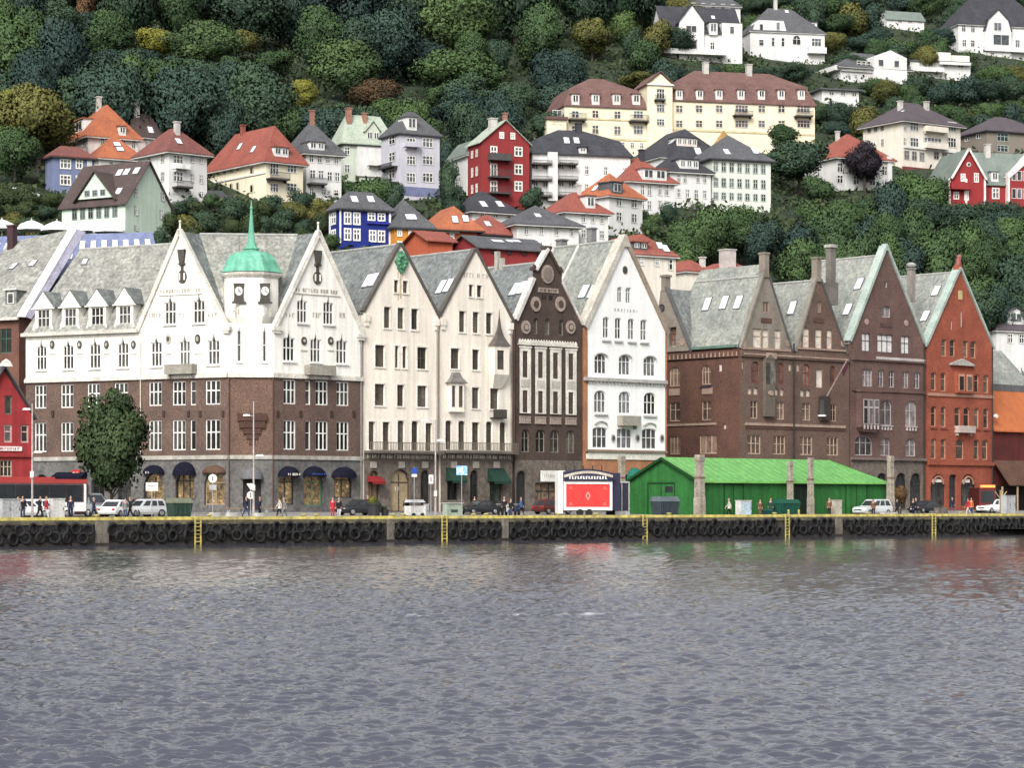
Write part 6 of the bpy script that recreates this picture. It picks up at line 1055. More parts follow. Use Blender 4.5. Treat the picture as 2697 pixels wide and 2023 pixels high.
def forest():
    t=tree
    t(102,208,410,215,'olive','broad olive green tree with bare dark trunk at far left',Y=tY(97,470)+6)
    t(30,232,400,120,'yellow','tree turning golden yellow at the left edge',Y=tY(30,420))
    t(40,330,470,130,'mid','bushy green tree below the golden tree at left edge',Y=tY(40,485))
    t(290,32,170,140,'mid','rounded mid green tree near the top left of the wood')
    t(405,72,160,120,'yellow','yellow green tree beside the rounded tree high in the wood')
    t(540,60,190,190,'light','wide tree with light green and yellow top in the wood')
    t(622,74,150,110,'olive','yellowing olive crown at right of the wide light green tree')
    t(222,-60,85,52,'rust','narrow rust red conifer at the top of the wood',meshes=CT)
    t(797,208,290,84,'yellow','small golden autumn tree above the slate pyramid roof')
    t(912,112,262,190,'light','light green spreading tree above the lavender apartment house')
    t(1000,200,298,140,'rust','reddish brown autumn tree right above the lavender house')
    t(1200,-40,150,230,'light','tall pale green tree rising to the top edge of the wood',Y=tY(1200,180)); t(1215,120,260,230,'mid','big mid green tree under the tall pale green one')
    t(1640,30,120,90,'light','yellow green tree left of the white gabled villa'); t(1560,45,150,110,'olive','olive brown tree above the yellow apartment roof at left')
    t(1475,225,330,150,'teal','dark tree beside the left wing of the yellow apartments',Y=tY(1440,330)+12) 
    t(2105,360,492,190,'dark','round dark green tree in front of the pale green terrace',Y=tY(2105,505)); t(2277,380,484,98,'purple','small round purple leaved tree in front of white red roofed house',Y=tY(2277,505))
    t(2060,325,400,70,'mid','spiky young tree in front of the yellow apartments',meshes=CT,Y=tY(2060,470))
    SPEC=[tuple(o['box']) for o in COL.objects if 'box' in o]
    for o in COL.objects:
        if 'box' in o: del o['box']
    rd=random.Random(3)
    def clash(px,top,bot,w):
        for l,tp,r,b in HOUSES:
            if px+w*.45>l and px-w*.45<r and b<bot-4 and top<b-6 and bot>tp+6: return True
        for l,tp,r,b in SPEC:
            if px+w*.35>l and px-w*.35<r and bot>b-12 and top<tp+.55*(b-tp): return True
        return False
    G='trees of the wooded hillside'
    for j,bot in enumerate((25,115,205,295,365,420)):
        px=-190+ (j%2)*45
        while px<1760:
            x=px+rd.uniform(-25,25); w=rd.uniform(125,205); hgt=rd.uniform(165,255); b=bot+rd.uniform(-18,18); m=rd.choice(['dark','dark','teal','teal','mid','mid','dark'])
            if x>1500 and b>150: px+=80; continue
            for k in range(4):
                if not clash(x,b-hgt,b,w): break
                hgt*=.72; w*=.85
            if not clash(x,b-hgt,b,w): tree(x,b-hgt,b,w,m,'dark green broadleaf tree in the dense wood above the houses',G)
            px+=rd.uniform(75,115)
    G='bushy trees between the hill villas'
    for j,bot in enumerate((5,50,95,150,190,235,285,330,370)):
        px=1600 if bot<160 else 1690 if bot<260 else 2150
        while px<2860:
            x=px+rd.uniform(-20,20); w=rd.uniform(60,110); hgt=rd.uniform(50,85); b=bot+rd.uniform(-12,12); m=rd.choice(['dark','teal','mid','olive','dark','mid'])
            if not clash(x,b-hgt,b,w): tree(x,b-hgt,b,w,m,'bushy green tree among the white villas on the upper right slope',G,meshes=CM if rd.random()<.6 else CB,trunk=.03)
            px+=rd.uniform(50,75)
    G='trees of the lower right thicket'
    for j,bot in enumerate((525,580,640,705,770,835,890,950)):
        px=(1850,1760,1700,1660,1760,2300,2560,2600)[j]
        while px<2860:
            x=px+rd.uniform(-20,20); w=rd.uniform(95,150); hgt=rd.uniform(95,150); b=bot+rd.uniform(-12,12); m=rd.choice(['mid','mid','dark','dark','teal','mid'])
            if not clash(x,b-hgt,b,w): tree(x,b-hgt,b,w,m,'leafy tree in the green thicket behind the brick gables',G,meshes=CM if rd.random()<.6 else CB,trunk=.03)
            px+=rd.uniform(55,80)
    G='bushes on the dark bank'
    for j,bot in enumerate((545,580,620,665)):
        for x0,x1 in((-20,165),(452,880)):
            px=x0
            while px<x1:
                x=px+rd.uniform(-10,10); w=rd.uniform(55,95); hgt=rd.uniform(38,62); b=bot+rd.uniform(-10,10)
                if not clash(x,b-hgt,b,w): tree(x,b-hgt,b,w,rd.choice(['bank','bank','bank','dark','olive']),'low dark bush on the rough bank below the hill street',G,meshes=CB,name='bush',cat='bush',trunk=.03)
                px+=rd.uniform(38,58)
    G='garden bushes between the hill houses'
    for px,top,bot,w,m in((985,470,545,120,'mid'),(930,480,520,80,'mid'),(1040,490,560,60,'dark'),(720,520,570,80,'dark'),(790,500,560,70,'dark'),(860,620,660,70,'mid'),(1400,500,555,70,'dark'),(1190,440,560,70,'dark'),(1190,520,580,60,'dark'),(1770,540,590,70,'dark'),(1720,570,620,60,'mid'),(175,625,655,45,'dark'),(425,600,660,50,'dark'),(1180,380,460,70,'teal'),(500,525,560,60,'dark'),(560,515,550,50,'mid'),(2390,455,520,110,'mid'),(2450,470,540,110,'mid'),(2150,470,530,90,'mid'),(2600,540,600,120,'dark'),(2680,535,590,90,'dark'),(1690,555,590,40,'mid'),(2130,100,150,60,'olive'),(1930,110,150,60,'mid'),(2300,205,250,90,'mid'),(2400,200,260,110,'dark')):
        tree(px,top,bot,w,m,'garden bush between the hillside houses',G,meshes=CB,name='bush',cat='bush',trunk=.03)
forest()
# street tree on the quay, denser leaves
def street_tree():
    v=-8; c=MAIN.at(292,v,gz(v)); me=crown_mesh(77,22000,.023,44,.5,.5); s=F/c.y
    o=bpy.data.objects.new('street_tree',None); COL.objects.link(o); o.location=c; o['label']='dark leafy street tree standing on the quay before the hotel'; o['category']='tree'
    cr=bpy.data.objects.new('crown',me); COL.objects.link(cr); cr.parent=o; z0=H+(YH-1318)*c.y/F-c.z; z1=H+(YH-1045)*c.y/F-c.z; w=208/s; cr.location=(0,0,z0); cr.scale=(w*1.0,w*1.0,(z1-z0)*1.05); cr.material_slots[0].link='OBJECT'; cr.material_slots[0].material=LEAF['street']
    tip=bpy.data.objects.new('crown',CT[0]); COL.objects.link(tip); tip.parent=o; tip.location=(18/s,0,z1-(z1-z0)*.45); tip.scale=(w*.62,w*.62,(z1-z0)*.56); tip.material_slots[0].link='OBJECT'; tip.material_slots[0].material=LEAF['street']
    a=MB(); a.cyl((0,0,0),(.05,0,z0+.6),.17,.12,9)
    for k in range(6): t=k*1.05; a.cyl((.05,0,z0+.1+k*.12),(.05+1.6*math.cos(t),1.6*math.sin(t),z0+2+k*.3),.08,.03,6)
    me2=a.mesh('trunk'); me2.materials.append(BARK); t=bpy.data.objects.new('trunk',me2); COL.objects.link(t); t.parent=o
street_tree()
def ground_cover():
    """low growth over the whole slope: one mass of leaf clumps"""
    r=np.random.default_rng(12); C=[]
    while len(C)<12000:
        Y=270+470*r.random()**1.3; X=r.uniform(-.25,.25)*Y
        v=(Vector((X,Y))-MAIN.O).dot(MAIN.n)
        if v>24: C.append((X,Y,tz(X,Y)-.55,r.uniform(.1,1)))
    C=np.array(C); k=np.repeat(np.arange(len(C)),11); n=len(k); c=C[k,:3]+r.normal(size=(n,3))*np.array([.9,.9,.45])+np.array([0,0,.35])
    a=r.normal(size=(n,3)); a/=np.linalg.norm(a,axis=1)[:,None]; b=np.cross(a,r.normal(size=(n,3))); b/=np.linalg.norm(b,axis=1)[:,None]; s=r.uniform(.25,.6,n)[:,None]
    v=np.empty((n,4,3)); v[:,0]=c-a*s; v[:,1]=c-b*s*.6; v[:,2]=c+a*s; v[:,3]=c+b*s*.6
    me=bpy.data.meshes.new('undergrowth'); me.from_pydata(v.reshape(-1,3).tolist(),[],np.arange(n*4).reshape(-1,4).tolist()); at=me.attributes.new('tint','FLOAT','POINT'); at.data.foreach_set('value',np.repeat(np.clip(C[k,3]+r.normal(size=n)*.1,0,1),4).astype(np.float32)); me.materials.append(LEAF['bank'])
    o=bpy.data.objects.new('undergrowth',me); COL.objects.link(o); o['kind']='stuff'; o['label']='low dark green undergrowth covering the hillside'; o['category']='undergrowth'
ground_cover()
# ---------------------------------------------------------------- quay
def Q(px,v): return MAIN.at(px,v,gz(v))
A42=R(42)
class LP_:
    """local frame for things authored round their own base"""
    O=Vector((0,0)); d=Vector((1,0)); n=Vector((0,1))
    def w(s,u,v,z): return Vector((u,v,z))
LOC=LP_()
YEL=M('safety_yellow',(.46,.39,.10),(.30,.26,.11),sc=1.5,rough=.7,fine=.25,fsc=3); CONC=M('quay_concrete',(.19,.17,.14),(.10,.09,.078),sc=.8,rough=.95,bump=.3,fine=.3,streak=.4); RUB=M('rubber',(.013,.013,.015),(.008,.008,.009),sc=3,rough=.75,fine=.4); WOOD=M('tarred_timber',(.035,.03,.026),(.02,.018,.017),sc=1.2,rough=.9,fine=.4)
GREYM=M('grey_metal',(.33,.34,.35),rough=.45,fine=.1); CAB=M('cabinet_white',(.62,.62,.60),(.5,.5,.48),rough=.6,streak=.25); CABG=M('cabinet_grey',(.42,.43,.44),(.33,.34,.35),rough=.6,streak=.25)
def quay():
    piers=[(248,280),(1016,1032),(1318,1332),(2196,2212)]; ladders=[511,1160,1688,2063,2449]
    a=MB(); u0,u1=-140,190; a.box(MAIN,u0,u1,QV,QV+1.5,-2,1.62); struct('quay_wall',a,M('quay_wall',(.075,.068,.06),(.035,.033,.032),sc=.6,rough=.95,bump=.5,fine=.4,streak=.4))
    a=MB(); a.box(MAIN,u0,u1,QV-.12,QV+.6,1.63,1.98); struct('quay_coping',a,M('coping_mossy',(.16,.145,.09),(.075,.068,.05),sc=.5,rough=.95,bump=.4,fine=.3,streak=.3))
    a=MB(); a.box(MAIN,u0,u1,QV-.13,QV+.25,1.985,2.24); struct('quay_edge_beam',a,M('edge_yellow',(.60,.50,.13),(.42,.36,.15),sc=.5,rough=.85,fine=.3,fsc=2))
    for k in range(24):
        u=-128+k*12.5; a=MB(); a.box(MAIN,u,u+12.3,QV-.42,QV-.02,-.35,.22); o=a.build('fender_timber',WOOD); o['kind']='structure'
    for i,(x0,x1) in enumerate(piers):
        a=MB(); a.box(MAIN,MAIN.u(x0,QV),MAIN.u(x1,QV),QV-.38,QV-.13,-1,1.95); struct('pier_block',a,CONC)
    # tyres hung in two staggered rows, each a thing of its own
    tm=[]
    for j in range(3):
        a=MB(); n,m=14,6; vs=[]
        r0,r1=(.40,.155) if j<2 else (.46,.17)
        for i in range(n):
            t=6.2832*i/n
            for k in range(m):
                q=6.2832*k/m; vs.append(((r0+r1*.8*math.cos(q))*math.cos(t),r1*math.sin(q)*.85,(r0+r1*.8*math.cos(q))*math.sin(t)))
        a.add(vs,[(i*m+k,i*m+(k+1)%m,((i+1)%n)*m+(k+1)%m,((i+1)%n)*m+k) for i in range(n) for k in range(m)]); me=a.mesh('tyre',smooth=True); me.materials.append(RUB); tm.append(me)
    ua,ub=MAIN.u(-30,QV),MAIN.u(2730,QV); rd=random.Random(8); blocked=[(MAIN.u(p[0]-6,QV),MAIN.u(p[1]+6,QV)) for p in piers]+[(MAIN.u(x-13,QV),MAIN.u(x+13,QV)) for x in ladders]
    for rowz,off in ((1.28,0),(.66,.6)):
        u=ua+off
        while u<ub:
            uu=u+rd.uniform(-.16,.16)
            if not any(b0<uu<b1 for b0,b1 in blocked):
                o=bpy.data.objects.new('tyre_fender',rd.choice(tm)); COL.objects.link(o); o.location=MAIN.w(uu,QV-.34-(.12 if rowz<1 else 0),rowz+rd.uniform(-.1,.12)); o.rotation_euler=(rd.uniform(-.25,.25),rd.uniform(0,6),A42+rd.uniform(-.45,.45)); o['label']='worn black tyre hung on the quay wall as a fender'; o['category']='tyre'; o['group']='tyre fenders along the quay wall'
            u+=1.22
    nm=['between the concrete pier and the hotel lamp post','below the tall lamp post before the cream gables','below the left end of the green shed','below the stone pillar pair of the green shed','right of the silver car']
    for px,l in zip(ladders,nm):
        u=MAIN.u(px,QV); c=MAIN.w(u,QV,0); t=T('quay_ladder','yellow quay ladder '+l,'ladder',tuple(c)); a=MB()
        for s in(-.27,.27): a.box(MAIN,u+s-.045,u+s+.045,QV-.6,QV-.5,-.4,2.25); a.box(MAIN,u+s-.05,u+s+.05,QV-.5,QV-.1,2.175,2.27)
        a.build('rail',YEL,t); b=MB()
        for k in range(8): b.box(MAIN,u-.21,u+.21,QV-.6,QV-.53,-.1+k*.3,-.03+k*.3)
        b.build('rungs',YEL,t)
    bp=[(255,'beside the concrete pier'),(552,'below the round road sign'),(800,'under the lit shop windows of the hotel'),(834,'left of the person in red'),(1036,'by the plant tub'),(1062,'left of the white cart'),(1248,'before the dark car'),(1280,'before the motorcycles'),(1472,'left of the red stall'),(1570,'under the red stall'),(1762,'before the dark skip'),(2040,'before the dark green skip'),(2286,'below the silver car'),(2530,'below the red truck')]
    for px,l in bp:
        t=T('bollard','yellow mooring bollard on the quay edge '+l,'bollard',tuple(MAIN.at(px,QV+.75,2.0)),'yellow mooring bollards',0,False,scale=.75); a=MB(); a.lathe((0,0,0),[(.26,0),(.2,.08),(.15,.2),(.15,.34),(.3,.42),(.32,.5),(.24,.58),(.02,.6)],12); a.build('post',YEL,t,smooth=True); b=MB(); b.lathe((0,0,-.0),[(.36,.0),(.36,.05),(.27,.051)],12); b.build('base_plate',DARK,t)
quay()
# ---------------------------------------------------------------- vehicles
TYRE=M('car_tyre',(.018,.018,.018),rough=.8); RIM=M('alloy',(.4,.41,.42),rough=.35,metal=.6); CARG=M('car_glass',(.03,.035,.04),(.02,.022,.025),rough=.06,spec=.6); LAMPW=M('head_lamp',(.8,.8,.8),rough=.2); LAMPR=M('tail_lamp',(.4,.02,.02),rough=.3)
def paint(n,c): return M('paint_'+n,c,tuple(x*.93 for x in c),rough=.28,spec=.5,fine=.04)
def car(px,v,rot,col,label,L=4.4,Wd=1.8,Ht=1.5,kind='suv',pos=None,cat='car',group=None,s=1):
    c=pos or Q(px,v); t=T('parked_car',label,cat,tuple(c),group,rot,False,scale=s); w=Wd/2; l=L/2
    def ring(x,z0,z1,k): return [(x,-w*k*.9,z0),(x,w*k*.9,z0),(x,w*k,z0+.2),(x,w*k,z0+(z1-z0)*.62),(x,w*k*.93,z1),(x,-w*k*.93,z1),(x,-w*k,z0+(z1-z0)*.62),(x,-w*k,z0+.2)]
    hb=Ht*.6; a=MB(); hood={'suv':.97,'sedan':.9,'van':.95}[kind]
    a.loft([ring(-l,.42,hb*.86,.9),ring(-l+.12,.28,hb,.97),ring(-l*.5,.22,hb,1),ring(l*.3,.22,hb,1),ring(l*.42,.22,hb*.99,1),ring(l-.35,.25,hb*hood*.92,.97),ring(l-.06,.32,hb*.74,.9),ring(l,.42,hb*.62,.84)])
    x0,x1,y0,y1={'suv':(-l+.12,l*.42,-l+.45,l*.12),'sedan':(-l*.78,l*.42,-l*.42,l*.05),'van':(-l+.06,l*.62,-l+.14,l*.38)}[kind]; k0,k1=.9,.74
    def cr(xa,xb,z,k): return [(xa,-w*k,z),(xb,-w*k,z),(xb,w*k,z),(xa,w*k,z)]
    zt=Ht; m=.5*(Ht+hb)
    a.loft([cr(x0,x1,hb-.03,k0),cr(y0-.03,y1+.05,zt-.07,k1+.015),cr(y0+.12,y1-.12,zt,k1-.05)]); a.build('body',col,t,smooth=False)
    def lerp(z): f=(z-hb)/(zt-.07-hb); return x0+(y0-.03-x0)*f,x1+(y1+.05-x1)*f,w*(k0+(k1+.015-k0)*f)
    za,zb=hb+.04,zt-.14; A=lerp(za);B=lerp(zb)
    for sgn in(-1,1):
        g=MB(); n=3 if kind!='sedan' else 2
        for i in range(n):
            f0,f1=i/n+.03,(i+1)/n-.03; q=lambda S,f,z: (S[0]+.16+(S[1]-S[0]-.32)*f,sgn*(S[2]+.012),z); g.poly([q(A,f0,za),q(A,f1,za),q(B,f1,zb),q(B,f0,zb)])
        g.build('side_window',CARG,t)
    g=MB(); g.poly([(A[1]+.015,-A[2]+.1,za),(A[1]+.015,A[2]-.1,za),(B[1]+.015,B[2]-.08,zb),(B[1]+.015,-B[2]+.08,zb)]); g.build('windscreen',CARG,t)
    g=MB(); g.poly([(A[0]-.015,-A[2]+.1,za),(A[0]-.015,A[2]-.1,za),(B[0]-.015,B[2]-.08,zb),(B[0]-.015,-B[2]+.08,zb)]); g.build('rear_window',CARG,t)
    r=.33 if kind!='sedan' else .31
    for x in(-l*.62,l*.62):
        for sgn in(-1,1):
            b=MB(); b.lathe((x,sgn*(w-.2),r),[(.02,0),(r*.93,0),(r,.03),(r,.19),(r*.93,.22),(.02,.22)],14,ax=(0,sgn,0)); o=b.build('wheel',TYRE,t); b=MB(); b.lathe((x,sgn*(w+.022),r),[(.02,0),(r*.62,0),(r*.58,.015),(.02,.02)],12,ax=(0,sgn,0)); b.build('rim',RIM,t,parent=o)
    for sgn in(-1,1):
        b=MB(); b.bx(l-.16,l-.005,sgn*w*.62-.17,sgn*w*.62+.17,hb*.6,hb*.76); b.build('headlight',LAMPW,t); b=MB(); b.bx(-l-.01,-l+.1,sgn*w*.72-.13,sgn*w*.72+.13,hb*.66,hb*.86); b.build('tail_light',LAMPR,t)
    b=MB(); b.bx(l-.02,l+.03,-.26,.26,.42,.53); b.build('number_plate',SIGNW,t)
    b=MB(); b.bx(l-.1,l+.02,-w*.5,w*.5,.56,.68); b.build('grille',DARK,t); return t
SILV=paint('silver',(.52,.54,.55)); WHT=paint('white',(.78,.78,.78)); BLK=paint('black',(.02,.021,.024)); GRY=paint('grey',(.2,.21,.22)); REDP=paint('red',(.3,.02,.02)); BLUP=paint('blue',(.03,.05,.13)); MARP=paint('maroon',(.09,.02,.02))
PI=math.pi
def vehicles():
    car(2298,-16.6-2.5,A42+PI,SILV,'silver estate car parked by the right end of the green shed',4.7,1.85,1.72)
    car(2436,-9,A42+PI,BLK,'black car parked before the purple gable',4.5,1.8,1.42,'sedan'); car(2614,-10,A42+PI,WHT,'white car beside the wooden post at the right edge',4.2,1.8,1.6)
    car(1260,-9,A42+PI,BLK,'black car facing left before the cream gables',4.4,1.8,1.38,'sedan'); car(945,-10.5,A42+PI,BLK,'black car with bright headlight by the person in red',4.4,1.8,1.45,'suv')
    car(312,-14,A42+.5,WHT,'white car parked in front of the street tree trunk',4.2,1.8,1.45,'sedan'); car(378,-13,A42+PI,SILV,'silver hatchback parked right of the street tree',4.0,1.75,1.5); car(405,-11.5,A42,MARP,'dark maroon car behind the silver hatchback',4.2,1.75,1.5)
    car(232,-11.5,A42+PI/2+PI,GRY,'grey van parked at the front of the bus',4.8,1.9,1.95,'van',cat='van'); car(65,-15,A42,WHT,'white car parked before the red roofed bus',4.2,1.8,1.5); car(1456,-9.5,A42,MARP,'dark red car half hidden behind the red stall',4.2,1.75,1.5); car(125,-14.2,A42,WHT,'white car beside the white cabinet before the bus',4.2,1.8,1.5)
    for i,(px,py,col,l) in enumerate(((28,522,WHT,'white car parked on the hill street at the far left'),(62,524,SILV,'silver car parked on the hill street behind the far left white car'),(578,530,BLK,'dark car parked on the hill street below the yellow house'))):
        Y=tY(px,py); X=(px-CX)/F*Y; car(px,0,.2,col,l,4.3,1.8,1.6 if i<3 else 2.1,'suv' if i<3 else 'van',pos=(X,Y,tz(X,Y)-.1))
    # bus
    t=T('bus','white bus with red roof and dark window band at the left edge','bus',tuple(Q(110,-11.5)),None,A42,False); RR=paint('bus_red',(.36,.05,.045)); s=F/Q(110,-11.5).y
    x1=(MAIN.u(213,-11.5)-MAIN.u(110,-11.5)); x0=x1-12; w=1.25
    def ring(x,k,dz=0): return [(x,-w*k,.35),(x,w*k,.35),(x,w*k,2.6),(x,w*k*.94,2.85-dz),(x,-w*k*.94,2.85-dz),(x,-w*k,2.6)]
    a=MB(); a.loft([ring(x0,.94,.1),ring(x0+.25,1),ring(x1-.3,1),ring(x1,.93,.12)]); a.build('body',M('bus_dark',(.10,.05,.05),rough=.35),t); a=MB(); a.bx(x0+.3,x1-.35,-w-.012,w+.012,.45,1.2); a.build('lower_panel',WHT,t); a=MB(); a.bx(x0+.1,x1-.15,-w*.97,w*.97,2.75,3.08); a.bx(x0+.8,x1-3,-w*.7,w*.7,3.081,3.25); a.build('roof',RR,t)
    for sg in(-1,1):
        for i in range(7):
            f0=x0+.4+i*(11.0/7); a=MB(); a.bx(f0,f0+11.0/7-.06,sg*w-.02,sg*w+.02,1.25,2.6); a.build('window',CARG,t)
        for x in(x0+2.6,x1-2.4):
            b=MB(); b.lathe((x,sg*(w-.28),.48),[(.02,0),(.46,0),(.48,.04),(.48,.27),(.44,.3),(.02,.3)],14,ax=(0,sg,0)); o=b.build('wheel',TYRE,t); b=MB(); b.lathe((x,sg*(w+.022),.48),[(.02,0),(.28,0),(.02,.05)],10,ax=(0,sg,0)); b.build('rim',RIM,t,parent=o)
    a=MB(); a.bx(x1-.02,x1+.03,-w*.85,w*.85,1.2,2.5); a.build('windscreen',CARG,t); a=MB(); a.bx(x1-.5,x1-.28,-w-.015,-w+.05,.5,2.7); a.build('door_pillar',WHT,t)
    # red truck with lit sign
    c=Q(2583,-8); t=T('delivery_truck','dark red box truck with glowing orange sign on its top','truck',tuple(c),None,PI/2+.12,False); a=MB(); a.bx(-2.6,1.2,-1.0,1.0,.5,2.9); a.build('box_body',paint('truck_red',(.085,.014,.013)),t); a=MB(); a.loft([[(1.22,-.95,.45),(1.22,.95,.45),(1.22,.95,2.2),(1.22,-.95,2.2)],[(2.2,-.92,.45),(2.2,.92,.45),(2.0,.85,2.1),(2.0,-.85,2.1)]]); a.build('cab',paint('truck_red',(.085,.014,.013)),t); a=MB(); a.bx(-2.68,-2.602,-.75,.75,1.2,2.5); a.build('rear_window',CARG,t); a=MB(); a.bx(-2.75,-2.45,-.85,.85,2.92,3.2); a.build('lit_sign',M('sign_glow',(.95,.25,.06),(.9,.18,.05),emit=1.6,fine=.1),t)
    for x in(-1.6,1.5):
        for sg in(-1,1): b=MB(); b.lathe((x,sg*.75,.42),[(.02,0),(.42,0),(.42,.26),(.02,.26)],12,ax=(0,sg,0)); b.build('wheel',TYRE,t)
    for sg in(-1,1): b=MB(); b.bx(-2.66,-2.602,sg*.8-.14,sg*.8+.14,.7,.95); b.build('tail_light',LAMPR,t)
    # motorcycles
    for i,(px,l) in enumerate(((1318,'dark motorcycle parked right of the black car'),(1338,'dark motorcycle with white fairing beside the parked row'),(1362,'dark blue motorcycle at the right end of the parked row'))):
        t=T('motorcycle',l,'motorcycle',tuple(Q(px,-13)),'motorcycles parked in a row',A42+1.1,False)
        for x in(-.68,.68): a=MB(); a.lathe((x,-.06,.31),[(.2,0),(.31,.01),(.31,.11),(.2,.12)],14,ax=(0,1,0)); o=a.build('wheel',TYRE,t); b=MB(); b.lathe((x,-.05,.31),[(.02,0),(.2,.02),(.2,.08),(.02,.1)],8,ax=(0,1,0)); b.build('rim',RIM,t,parent=o)
        a=MB(); a.loft([[(-.75,-.1,.6),(-.75,.1,.6),(-.75,.1,.75),(-.75,-.1,.75)],[(-.1,-.16,.35),(-.1,.16,.35),(-.1,.16,.8),(-.1,-.16,.8)],[(.3,-.17,.4),(.3,.17,.4),(.3,.15,.95),(.3,-.15,.95)],[(.62,-.1,.6),(.62,.1,.6),(.55,.08,1.05),(.55,-.08,1.05)]]); a.build('body',(BLK,WHT,BLUP)[i],t); a=MB(); a.bx(-.8,-.05,-.13,.13,.78,.9); a.build('seat',TYRE,t); a=MB(); a.cyl((.68,0,.31),(.42,0,1.05),.04); a.cyl((.4,-.34,1.08),(.4,.34,1.08),.025); a.build('handlebar',GREYM,t)
vehicles()
# ---------------------------------------------------------------- shed, stall, pillars, furniture
def furniture():
    v0=-18.0; uc=MAIN.u(1843,v0); C=MAIN.w(uc,v0,0); LF=Pl(1843,C.y,42); SF=Pl(1843,C.y,-48); D=-SF.u(1654); W=LF.u(2334); zb=gz(v0); ze=LF.z(1843,1266); zr=SF.z(1740,1207)
    t=T('green_shed','long bright green shed with light green gabled roof on the quay','shed',tuple(LF.w(W/2,D/2,zb))); GW=M('green_boards',(.026,.145,.032),(.02,.12,.027),sc=.4,rough=.75,streak=.35,fine=.14,fsc=3); GR=M('green_roofing',(.15,.37,.115),(.125,.32,.10),sc=.35,rough=.7,streak=.25,fine=.14,fsc=2.5); GD=M('green_dark',(.008,.055,.012),rough=.7); p=LF.w
    a=MB(); a.box(LF,0,W,0,D,zb-.2,ze); a.add([p(0,0,ze-.01),p(0,D,ze-.01),p(0,D/2,zr),p(W,0,ze-.01),p(W,D,ze-.01),p(W-D*.35,D/2,zr)],[(0,1,2),(3,4,5)]); a.build('wall',GW,t)
    o=.35; k=(zr-ze)/(D/2); h=D*.35; a=MB(); zz=ze-k*o+.1
    a.slab([p(-o,-o,zz),p(W+o,-o,zz),p(W-h,D/2,zr+.1),p(-o,D/2,zr+.1)],(0,0,-.1)); a.slab([p(-o,D+o,zz),p(-o,D/2,zr+.1),p(W-h,D/2,zr+.1),p(W+o,D+o,zz)],(0,0,-.1)); a.slab([p(W+o,-o,zz),p(W+o,D+o,zz),p(W-h,D/2,zr+.1)],(0,0,-.1)); a.build('roof',GR,t)
    a=MB(); 
    for i in range(27): u=i*W/26; q0,q1=p(u,-o,zz+.02),p(min(u,W-h*1.0+ (0 if u<W-h else 0)) if u<W-h else W-h,D/2,zr+.12); a.cyl(q0,q1,.03,n=4)
    a.build('roof_seams',M('green_seam',(.095,.28,.065)),t)
    verge(t,SF,[(-D-o,ze-k*o),(-D/2,zr)],GD,.16,-o-.03,-o+.06,up=.1); verge(t,SF,[(-D/2,zr),(o,ze-k*o)],GD,.16,-o-.03,-o+.06,up=.1)
    a=MB(); a.box(LF,-o,W+o,-o-.06,-o,zz-.16,zz+.04); a.build('gutter',M('gutter_lime',(.2,.5,.12)),t)
    def door(pl,x0,x1,y0,name,open_=False):
        u0,u1=pl.u(x0),pl.u(x1); z1=pl.z((x0+x1)/2,y0); a=MB(); a.box(pl,u0-.12,u1+.12,-.08,-.005,z1,z1+.14); a.box(pl,u0-.12,u0,-.07,-.005,zb,z1-.002); a.box(pl,u1,u1+.12,-.07,-.005,zb,z1-.002); a.box(pl,(u0+u1)/2-.03,(u0+u1)/2+.03,-.05,-.005,zb,z1-.01); d=a.build(name,GD,t)
        if open_: b=MB(); b.box(pl,u0,u1,-.03,-.006,zb,z1-.003); b.build('dark_opening',M('opening_black',(.006,.012,.008)),t,parent=d)
    door(SF,1708,1776,1274,'door'); door(LF,1908,1956,1278,'door'); door(LF,2092,2124,1271,'door',True); door(LF,2228,2282,1277,'door')
    for x in(1750,): b=MB(); b.box(SF,SF.u(1752),SF.u(1772),-.05,-.006,SF.z(1760,1297),SF.z(1760,1281)); b.build('window',CARG,t)
    # concrete pillars
    PS=M('pillar_concrete',(.38,.335,.27),(.22,.195,.16),sc=1.3,rough=.95,bump=.4,bsc=5,fine=.35,streak=.35)
    for x0,x1,y0,v,l in((1828,1857,1198,-20.4,'thick weathered concrete pillar at the left corner of the green shed'),(2072,2090,1215,-18.8,'thin concrete pillar behind the dark green skip'),(2126,2144,1206,-19.4,'concrete pillar right of the shed opening'),(2335,2356,1201,-19.4,'yellowish concrete pillar at the right end of the green shed'),(1627,1648,1201,-12,'pale concrete pillar behind the striped kiosk')):
        xm=(x0+x1)/2; c=Q(xm,v); s=F/c.y; w=(x1-x0)/s/1.41*.98; h=H+(YH-y0)/s-c.z; t=T('pillar',l,'pillar',tuple(c),'concrete pillars on the quay',A42,False); a=MB()
        def sq(k,z): return [(-w/2*k,-w/2*k,z),(w/2*k,-w/2*k,z),(w/2*k,w/2*k,z),(-w/2*k,w/2*k,z)]
        a.loft([sq(1.15,-.1),sq(1.12,h*.3),sq(1.0,h*.32),sq(.95,h*.62),sq(.9,h*.64),sq(.86,h*.9)]); a.build('shaft',PS,t); b=MB(); b.loft([sq(.98,h*.9+.002),sq(1.0,h*.97),sq(.9,h)]); b.build('cap',PS,t); b=MB(); b.loft([sq(1.04,h*.615),sq(1.04,h*.645)]); b.build('iron_band',M('band_rust',(.16,.1,.07)),t)
